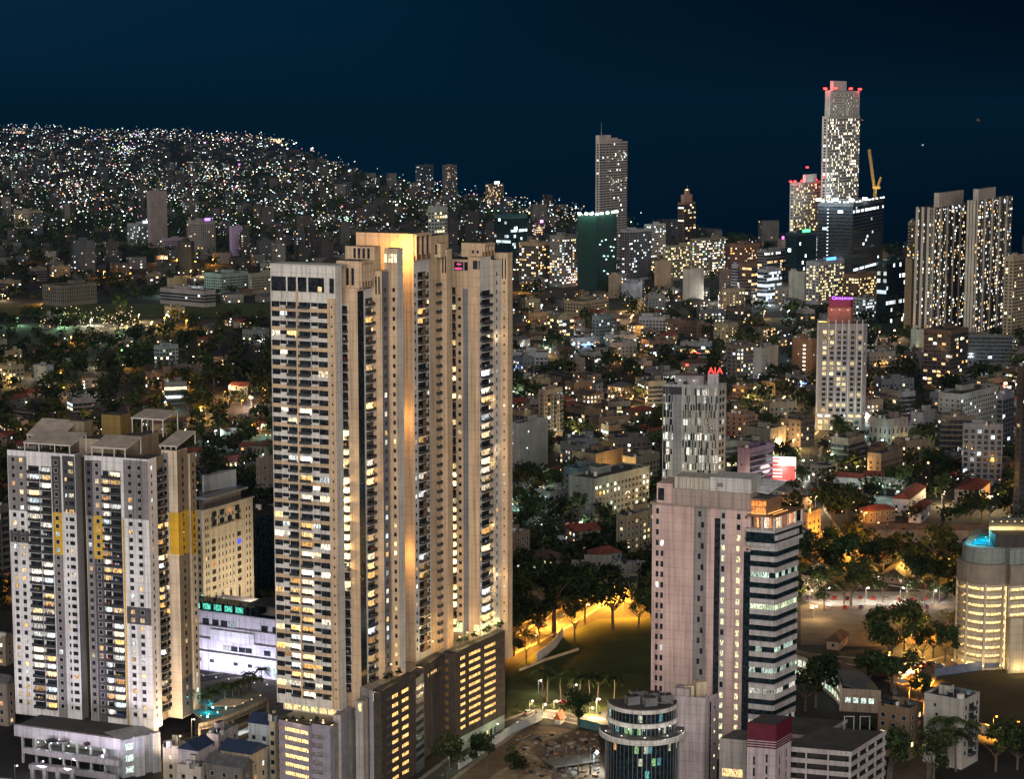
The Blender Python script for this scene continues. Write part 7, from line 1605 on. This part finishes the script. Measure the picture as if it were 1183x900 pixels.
for k in range(26):
    px, py = 596 + k*3.9, 822 + rnd.uniform(-4, 3) + k*.15; x, y = G(px, py); plant(TREEP[3][0], x, y, rnd.uniform(.22, .4), 'low round shrub along the lawn path', 'shrubs along the lawn path')

# ---------------------------------------------------------------- houses and trees filling the town
ORD = ['nearest', 'second nearest', 'third nearest', 'fourth nearest', 'fifth nearest', 'sixth nearest', 'seventh nearest', 'eighth nearest', 'ninth nearest', 'tenth nearest', 'eleventh nearest', 'twelfth nearest', 'thirteenth nearest', 'fourteenth nearest', 'fifteenth nearest', 'sixteenth nearest']
LOCS = {}
def located(px, py, desc):
    """(landmark, side) the thing is nearest to in view; the ordinal is filled in afterwards"""
    best = min(LANDMARKS, key=lambda l: (l[0]-px)**2 + ((l[1]-py)*2.2)**2)
    dx, dy = px - best[0], (py - best[1]) * 2.2
    side = ('right of' if dx > 0 else 'left of') if abs(dx) > abs(dy) else ('in front of' if dy > 0 else 'behind')
    return (desc, side, best[2]), dx*dx + dy*dy
def labelled(objs):
    for key, L in LOCS.items():
        L.sort(key=lambda t: t[0])
        for i, (d, o) in enumerate(L):
            head = '%s, %s %s the' % (key[0], ORD[min(i, 15)], key[1]); lm = key[2].split()
            for j, w_ in enumerate(lm):
                if j > 1 and w_ in ('left', 'right', 'below', 'above', 'beside', 'behind', 'beyond', 'seen', 'among', 'standing', 'at', 'in', 'under', 'tucked', 'rising', 'by', 'before', 'past', 'attached', 'hidden', 'between', 'nearer', 'farther', 'on', 'just', 'parked', 'near', 'full'): lm = lm[:j]; break
            lm = lm[:16 - len(head.split())]
            while len(lm) > 1 and lm[-1] in ('with', 'and', 'of', 'the', 'a', 'an', 'its', 'one', 'two', 'no', 'dark', 'bright', 'cool', 'roof', 'warm', 'gold', 'few', 'many', 'row'): lm = lm[:-1]
            o['label'] = head + ' ' + ' '.join(lm)
def free(x, y, r):
    for (a, b_, c) in FOOT:
        if (x-a)**2 + (y-b_)**2 < (r + c)**2: return False
    for h in HOLES:
        if inside((x, y), h): return False
    return True
HCOL = [((.34, .30, .25), 'beige'), ((.42, .40, .37), 'white'), ((.22, .20, .19), 'grey'), ((.34, .24, .16), 'tan'), ((.26, .20, .15), 'brown'), ((.34, .36, .36), 'pale')]
HROOF = [(REDT, 'red tiled'), (BRNT, 'brown tiled'), (GRYT, 'grey sheet'), (ROOFC, 'flat')]
def house(x, y, w, d, h, a, kroof, kc, lit):
    ca, sa = cos(a), sin(a)
    p = [(x + ca*u - sa*v, y + sa*u + ca*v) for u, v in ((-w/2, -d/2), (w/2, -d/2), (w/2, d/2), (-w/2, d/2))]
    rgb, cn = HCOL[kc]; rm, rn = HROOF[kroof]; px, py = PX(x, y)
    big = 'three-storey' if h > 8 else 'two-storey' if h > 5 else 'single-storey'
    key, dist = located(px, py, '%s %s house with %s roof' % (cn, big, rn))
    b = Bld('house', 'house', 'house', (x, y), 'houses of the low town'); wk = wallm(tuple(c*.48 for c in rgb))  # wall colour darkened in place of weaker light
    b.mb('wall').prism(p, 0, h, wk, None, rm)
    near = y < 1100
    for f in facing(p):
        n = max(1, int(f.L / 3.4)); fl = max(1, int(h / 3.1))
        for i in range(fl):
            for j in range(n):
                if rnd.random() < .15: continue
                u = f.L*(j + .5)/n; on = glowc('home', 1.3 if y < 1000 else 2.4, .6) if rnd.random() < lit else None
                b.item('window', window(f, u - .7, u + .7, i*3.1 + .9, i*3.1 + 2.3, on, FRAME if near else None))
    if kroof < 3: gable(b, p, h, rnd.uniform(1.6, 2.8), rm, .6, 'roof', rnd.random() < .5)
    else:
        f = Fc(p[0], p[1]); w_ = MB()
        for q in (Fc(p[i], p[(i+1) % 4]) for i in range(4)): q.box(w_, .003, q.L - .2, h, h + .8, -.2, .02, wk)
        b.one('parapet', w_)
        if rnd.random() < .6: w_ = MB(); w_.cbox(x, y, h, w*.35, d*.4, 2.6, a, wk, None, ROOFC); b.one('roof_room', w_)
        if rnd.random() < .7: w_ = MB(); tx, ty = x + ca*w*.3, y + sa*w*.3; w_.tube((tx, ty, h), (tx, ty, h + 1.8), .8, .8, METAL, 8); b.one('water_tank', w_)
    b.finish(100 if y < 1500 else 0); FOOT.append((x, y, max(w, d)*.62)); LOCS.setdefault(key, []).append((dist, b.root))
# small blocks of flats and shops between the named ones
cnt = 0; tries = 0
BCOL = HCOL + [((.30, .20, .14), 'rust'), ((.24, .27, .30), 'blue-grey'), ((.40, .33, .22), 'cream')]
BPLACE = []
while cnt < 130 and tries < 6000:
    tries += 1
    if rnd.random() < .90: px, py = rnd.uniform(588, 1188), 300 + rnd.random()**1.3 * 260
    else: px, py = rnd.uniform(-5, 318), 300 + rnd.random() * 175
    x, y = G(px, py); w, d, h = rnd.uniform(13, 28), rnd.uniform(10, 16), rnd.choice([9.6, 12.8, 12.8, 16, 19.2, 22.4] if py < 420 else [9.6, 9.6, 12.8, 16])
    if not on_land(x, y) or not free(x, y, max(w, d)*.6): continue
    rgb, cn = rnd.choice(BCOL); a = rnd.choice([.45, .3, -1.1, rnd.uniform(-1.5, 1.5)]); ca, sa = cos(a), sin(a); wk = wallm(tuple(c*.44 for c in rgb))  # block walls darkened likewise, standing for dimmer light
    p = [(x + ca*u - sa*v, y + sa*u + ca*v) for u, v in ((-w/2, -d/2), (w/2, -d/2), (w/2, d/2), (-w/2, d/2))]
    style = rnd.choice(['grid', 'grid', 'balc', 'band', 'mixed' if y < 1000 else 'grid']); lit = rnd.choice([.08, .18, .30, .45])
    key, dist = located(px, py, '%s %s block of %s' % (cn, {9.6: 'three-storey', 12.8: 'four-storey', 16: 'five-storey', 19.2: 'six-storey', 22.4: 'seven-storey'}[h], 'offices' if style == 'band' else 'flats'))
    b = Bld('town_block', 'block', 'building', (x, y), 'small blocks of the town'); b.mb('wall').prism(p, 0, h, wk, None, ROOFC)
    fs = facing(p)
    for f in fs: facade(b, f, .3, h - .2, style, 3.2, lit, rnd.choice(['home', 'warm', 'mix', 'gold']), y < 900, wk, 1.3 if y < 1000 else 2.2)
    rooftop(b, [p[3], p[0], p[1], p[2]], h, wk, cnt, True)
    if rnd.random() < .24:
        f = fs[0]; c = rnd.choice([(3, 3, 2.8), (3, 2.9, 2.5), (.6, 1.6, 4), (4, .5, .4), (.5, 3, 1.2), (3.4, 1.6, .4), (3.2, 1.7, .6)]); w_ = MB(); f.box(w_, f.L*.2, f.L*.7, 3.2, 4.3, .05, .4, LAMP, c); b.one('shop_sign', w_)
        lamp_at('shop_light', f.pt(f.L*.45, 3.0, 3.0), 1600, tuple(q/max(c) for q in c), .3, b.root)
    b.finish(100 if y < 900 else 0); FOOT.append((x, y, max(w, d)*.6)); LOCS.setdefault(key, []).append((dist, b.root)); cnt += 1
# lesser street lamps through the lanes of the town
cnt = 0; tries = 0
while cnt < 130 and tries < 5000:
    tries += 1
    px, py = (rnd.uniform(588, 1188), 310 + rnd.random()**1.1 * 320) if rnd.random() < .74 else (rnd.uniform(-5, 318), 300 + rnd.random() * 215)
    x, y = G(px, py)
    if not on_land(x, y) or not free(x, y, .3): continue
    col, cn = rnd.choice([(ORG, 'amber'), (ORG, 'amber'), ((1, .6, .2), 'yellow-orange'), ((1, .6, .2), 'yellow-orange'), (WRM, 'warm white'), (CLW, 'cool white'), ((.6, 1, .8), 'mint white')])
    key, dist = located(px, py, 'pole lamp with %s light' % cn); o = street_lamp(x, y, rnd.uniform(6, 8.5), 16000 * rnd.uniform(.4, 1.6) * (y / 1100)**.8, col, 'lamp', 'lesser street lamps of the town'); LOCS.setdefault(key, []).append((dist, o)); FOOT.append((x, y, 2.0)); cnt += 1
cnt = 0; tries = 0
while cnt < 300 and tries < 9000:
    tries += 1
    px = rnd.uniform(-5, 1188); t = rnd.random(); py = 338 + t**1.25 * 330
    if px < 318 and py < 500 and rnd.random() < .72: continue
    if 585 < px < 1000 and py < 420 and rnd.random() < .0: continue
    x, y = G(px, py); s = 1.0 if y < 1300 else 1.25
    w, d = rnd.uniform(9, 19)*s, rnd.uniform(8, 13)*s; h = rnd.choice([3.6, 6.6, 6.8, 6.8, 9.8])
    if not on_land(x, y) or not free(x, y, max(w, d)*.6): continue
    house(x, y, w, d, h, rnd.choice([.45, .45, -1.1, .8, rnd.uniform(-1.5, 1.5)]), rnd.choice([0, 0, 1, 1, 2, 3, 3]), rnd.randrange(6), rnd.choice([.06, .18, .3, .55])); cnt += 1
NT = 0; tries = 0; COLT = {0: 'wide', 1: 'round', 2: 'tall', 3: 'small', 4: 'thin'}
GT = []
while NT < 235 and tries < 12000:
    tries += 1
    px = rnd.uniform(-8, 1192); t = rnd.random(); py = 400 + t * 300
    k = rnd.choice([0, 0, 1, 1, 1, 2, 2, 3, 4]); x, y = G(px, py); s = rnd.uniform(.8, 1.35)
    if not on_land(x, y) or not free(x, y, TREEP[k][3]*s*.42): continue
    key, dist = located(px, py, TREEP[k][2] + (' with big crown' if s > 1.1 else ''))
    o = plant(TREEP[k][0], x, y, s, 'tree', 'trees of the low town'); FOOT.append((x, y, TREEP[k][3]*s*.5)); LOCS.setdefault(key, []).append((dist, o)); NT += 1
# smaller far trees, as one canopy
def leaf_cloud(name, n, sampler, nq, seed):
    q = np.random.default_rng(seed); V, Fm = [], []
    pos = []
    while len(pos) < n:
        p = sampler()
        if p: pos.append(p)
    pos = np.array(pos); N = len(pos)
    rad = pos[:, 2]; c = np.repeat(pos[:, :2], nq, 0); r = np.repeat(rad, nq)
    d = q.normal(size=(N*nq, 3)); d /= np.linalg.norm(d, axis=1)[:, None]; rr = r * q.uniform(.55, 1.05, N*nq) * (1 + .3*q.normal(size=N*nq)).clip(.5, 1.4)
    P = np.column_stack([c[:, 0] + d[:, 0]*rr, c[:, 1] + d[:, 1]*rr, r*1.15 + d[:, 2]*rr*.75 + 1.5]); P[:, 2] = np.maximum(P[:, 2], .5)
    u = q.normal(size=(N*nq, 3)); u /= np.linalg.norm(u, axis=1)[:, None]; v = np.cross(u, d); v /= np.linalg.norm(v, axis=1)[:, None] + 1e-9; s = (r * q.uniform(.22, .5, N*nq))[:, None]
    verts = np.stack([P - u*s*.6, P + v*s*.45, P + u*s*.6, P - v*s*.45], 1).reshape(-1, 3)
    me = bpy.data.meshes.new(name); nf = N*nq
    me.vertices.add(nf*4); me.vertices.foreach_set('co', verts.ravel()); me.loops.add(nf*4); me.loops.foreach_set('vertex_index', np.arange(nf*4)); me.polygons.add(nf)
    me.polygons.foreach_set('loop_start', np.arange(0, nf*4, 4)); me.polygons.foreach_set('loop_total', np.full(nf, 4))
    for m in LEAF: me.materials.append(MATS[m])
    me.polygons.foreach_set('material_index', np.repeat(q.choice([0, 0, 1, 1, 2], N), nq).astype(np.int32)); me.update(calc_edges=True)
    o = bpy.data.objects.new(name, me); COL.objects.link(o); o['kind'] = 'stuff'; return o
FG = {}
for (a, b_, c) in FOOT: FG.setdefault((int(a // 60), int(b_ // 60)), []).append((a, b_, c))
def free_fast(x, y, r):
    i, j = int(x // 60), int(y // 60)
    for di in (-1, 0, 1):
        for dj in (-1, 0, 1):
            for (a, b_, c) in FG.get((i+di, j+dj), ()):
                if (x-a)**2 + (y-b_)**2 < (r + c)**2: return False
    return not any(inside((x, y), h) for h in HOLES)
def s_mid():
    px = rnd.uniform(-10, 1195); py = 292 + rnd.random()**.9 * 420
    x, y = G(px, py); r = rnd.uniform(2.5, 6.5) * (1 if y < 1500 else 1.3)
    if px > 560 and py < 335 and rnd.random() < .6: return None
    if px > 560 and py < 560 and rnd.random() < .2: return None
    return (x, y, r) if on_land(x, y) and free_fast(x, y, r*.35) else None
leaf_cloud('tree_canopy', 3000, s_mid, 70, 3)
def s_far():
    px = rnd.uniform(-10, 1195); py = 165 + rnd.random() * 135; x, y = G(px, py)
    r = rnd.uniform(4, 9) * (1 if y < 3500 else 1.5)
    return (x, y, r) if on_land(x, y) and free_fast(x, y, r*.3) else None
leaf_cloud('far_woods', 2600, s_far, 26, 4)
# ---------------------------------------------------------------- the far town: about 300 blocks as things, the rest one mass
FARW = [wallm(c) for c in ((.05, .045, .042), (.075, .07, .065), (.035, .034, .034), (.11, .105, .10), (.05, .055, .065), (.065, .053, .047))]
FARN = ['brown', 'beige', 'dark', 'pale', 'grey', 'tan']
def far_block(mb, gl, x, y, w, d, h, a, kc, lit, k):
    ca, sa = cos(a), sin(a); p = [(x + ca*u - sa*v, y + sa*u + ca*v) for u, v in ((-w/2, -d/2), (w/2, -d/2), (w/2, d/2), (-w/2, d/2))]
    mb.prism(p, 0, h, FARW[kc], None, ROOFC)
    s = 1.0 if y < 3000 else (y / 3000) ** .6
    for f in facing(p):
        nb = max(1, int(f.L / (4.2*s))); nf = max(1, int(h / (3.6*s)))
        for i in range(nf):
            for j in range(nb):
                if rnd.random() < lit:
                    u = f.L*(j + .5)/nb; z = h*(i + .35)/nf; q = rnd.uniform(.6, 1.3); f.pane(gl, u - 1.0*s*q, u + 1.0*s*q, z, z + 1.4*s, .1, LIT, glowc('city', k*.6, 1.2))
def far_site():
    # density as in view: thick to the north-west, thinner near the woods
    t = rnd.random(); px = rnd.uniform(-8, 1190) if rnd.random() < .45 else rnd.uniform(-8, 640)
    py = 152 + t**1.0 * 172
    if px < 320 and 258 < py and rnd.random() < .85: return None
    x, y = G(px, py)
    return (px, py, x, y) if on_land(x, y) else None
nA = 0; massw, massg = MB(), MB(); sites = []
while len(sites) < 2700:
    q = far_site()
    if q: sites.append(q)
sites.sort(key=lambda q: q[3])
for (px, py, x, y) in sites:
    big = rnd.random() < .13
    w, d = rnd.uniform(12, 30), rnd.uniform(10, 18); h = rnd.choice([7, 9, 10, 13, 16]) if not big else rnd.uniform(20, 48)
    if y > 7000: w, d, h = w*1.6, d*1.6, min(h, 17)
    if not free_fast(x, y, max(w, d)*.6): continue
    FG.setdefault((int(x // 60), int(y // 60)), []).append((x, y, max(w, d)*.55))
    a = rnd.choice([.4, .4, -1.1, rnd.uniform(-1.5, 1.5)]); kc = rnd.randrange(6); lit = rnd.choice([.06, .12, .22, .4]); k = (1.3 if y < 5000 else 2.2 if y < 9000 else 4.0)
    if nA < 290:
        key, dist = located(px, py, '%s %s block with %s windows' % (FARN[kc], 'tall' if h > 19 else 'low', 'many lit' if lit > .2 else 'few lit'))
        b = Bld('far_block', 'block', 'building', (x, y), 'blocks of the far town'); far_block(b.mb('wall'), b.mb('window_glazing'), x, y, w, d, h, a, kc, lit, k)
        if big: b.mb('roof_room').cbox(x, y, h, w*.4, d*.5, 3.5, a, FARW[kc])
        for nm, mb_ in b.parts.items():
            if mb_.f:
                o_ = b.one(nm, mb_)
                if nm == 'window_glazing': o_['kind'] = 'stuff'
        b.parts = {}; LOCS.setdefault(key, []).append((dist, b.root)); nA += 1
    else: far_block(massw, massg, x, y, w, d, h, a, kc, lit*.9, k)
o = massw.build('far_town'); o['kind'] = 'stuff'
o = massg.build('far_town_windows'); o['kind'] = 'stuff'
# open lamps, signs and yards of the far town
pts = MB()
def far_lamp(x, y, z, s, g): pts.cbox(x, y, z, s, s, s*.8, .3, LAMP, g)
LINES = []
for i in range(70):     # lit streets and yards: lamps strung along lines and gathered in knots
    a = (rnd.uniform(-8, 700) if rnd.random() < .75 else rnd.uniform(560, 1190), 150 + rnd.random()**.8 * 125); q = rnd.uniform(-.9, .9); LINES.append((a, rnd.uniform(15, 70), q, rnd.uniform(3, 14)))
for i in range(4600):
    r_ = rnd.random()
    if r_ < .34: px = rnd.uniform(-8, 700) if rnd.random() < .72 else rnd.uniform(560, 1190); py = 150 + rnd.random()**.9 * 130
    elif r_ < .42: px = rnd.uniform(-8, 330); py = 147 + px*.045 + rnd.random() * 14
    else:
        (ax, ay), ln, q, wd = rnd.choice(LINES); t_ = rnd.uniform(-1, 1)
        px, py = (ax + t_*ln, ay + t_*ln*.22*q + rnd.gauss(0, .5)) if wd < 8 else (ax + rnd.gauss(0, wd), ay + rnd.gauss(0, wd*.3))
    if py < 146 + max(0, px)*.04: continue
    x, y = G(px, py)
    if not on_land(x, y): continue
    s = y * rnd.choice([.00020, .00026, .00034, .00046]); c = rnd.choice([(1, .95, .8), (.8, .93, 1), (.8, .95, 1), (1, .75, .4), (1, .55, .2), (.45, .75, 1), (.5, 1, .8), (1, .25, .3)] if rnd.random() < .5 else [(1, .96, .85), (.82, .95, 1), (1, .85, .6)])
    k = math.exp(rnd.gauss(.5, 1.15)); far_lamp(x, y, rnd.uniform(8, 24) * (1 + min(y, 9000)/9000), s, (c[0]*k, c[1]*k, c[2]*k))
for (px, py, n, sx_, sy_, c, k) in ((145, 175, 60, 16, 9, (.85, .95, 1), 4), (160, 158, 16, 10, 4, (.9, .8, 1), 4), (20, 155, 14, 16, 1.0, (1, .5, .4), 4), (320, 167, 36, 13, 2.0, (1, .8, .42), 4.5), (300, 172, 6, 6, 1.5, (.7, .95, 1), 7), (330, 213, 24, 9, 2.5, (1, .95, .8), 4), (400, 265, 20, 10, 3, (.6, 1, .7), 4), (262, 165, 14, 8, 3, (1, .3, .4), 4), (62, 145, 8, 5, 1.5, (.9, 1, .9), 3)):
    for i in range(n):
        x, y = G(px + rnd.gauss(0, sx_*.5), max(143, py + rnd.gauss(0, sy_*.5)))
        if on_land(x, y): far_lamp(x, y, rnd.uniform(6, 30), y*.0004, tuple(q*k*rnd.uniform(.4, 1.3) for q in c))
for i in range(46):
    x, y = G(rnd.uniform(-8, 640), 158 + rnd.random()**1.1 * 105)
    if on_land(x, y): c = rnd.choice([(1, .96, .88), (.8, .95, 1), (.75, .9, 1), (.75, .45, 1), (.45, .7, 1), (1, .7, .35), (.5, 1, .8), (1, .5, .8)]); far_lamp(x, y, rnd.uniform(8, 30), y*.0008, tuple(q*rnd.uniform(1.5, 4) for q in c))
o = pts.build('far_lamps'); o['kind'] = 'stuff'
# lamps and lit doorways scattered through the near town
pts = MB()
for i in range(2300):
    px = rnd.uniform(-5, 1188); py = 300 + rnd.random()*330; x, y = G(px, py)
    if not on_land(x, y) or (px < 315 and rnd.random() < .55) or not free_fast(x, y, -3): continue
    s = max(.35, y*.00030)*rnd.uniform(.7, 1.5); c = rnd.choice([(1, .55, .16), (1, .66, .28), (1, .75, .4), (1, .95, .85), (.8, .95, 1), (.6, 1, .75), (1, .4, .15)]); k = math.exp(rnd.gauss(.9, .9)); far_lamp(x, y, rnd.uniform(2.5, 7.5), s, (c[0]*k, c[1]*k, c[2]*k))
for i in range(120):
    px, py = rnd.uniform(45, 155), rnd.uniform(364, 384); x, y = G(px, py); far_lamp(x, y, rnd.uniform(3, 11), .6, (3, 2.2, 1.2))
o = pts.build('garden_lamps'); o['kind'] = 'stuff'
labelled(None)
# ---------------------------------------------------------------- night haze over town and sea
hz_m = bpy.data.materials.new('night_haze'); hz_m.use_nodes = True; t = hz_m.node_tree; t.nodes.clear()
v = t.nodes.new('ShaderNodeVolumePrincipled'); v.inputs['Color'].default_value = (.0038, .050, .118, 1); v.inputs['Density'].default_value = 4.8e-5; v.inputs['Anisotropy'].default_value = 0.0
mo = t.nodes.new('ShaderNodeOutputMaterial'); t.links.new(v.outputs[0], mo.inputs['Volume'])
MATS['night_haze'] = hz_m
m_ = MB(); m_.prism([(-98000, -3000), (98000, -3000), (98000, 97000), (-98000, 97000)], -8, 262, 'night_haze'); o = m_.build('haze'); o['kind'] = 'stuff'
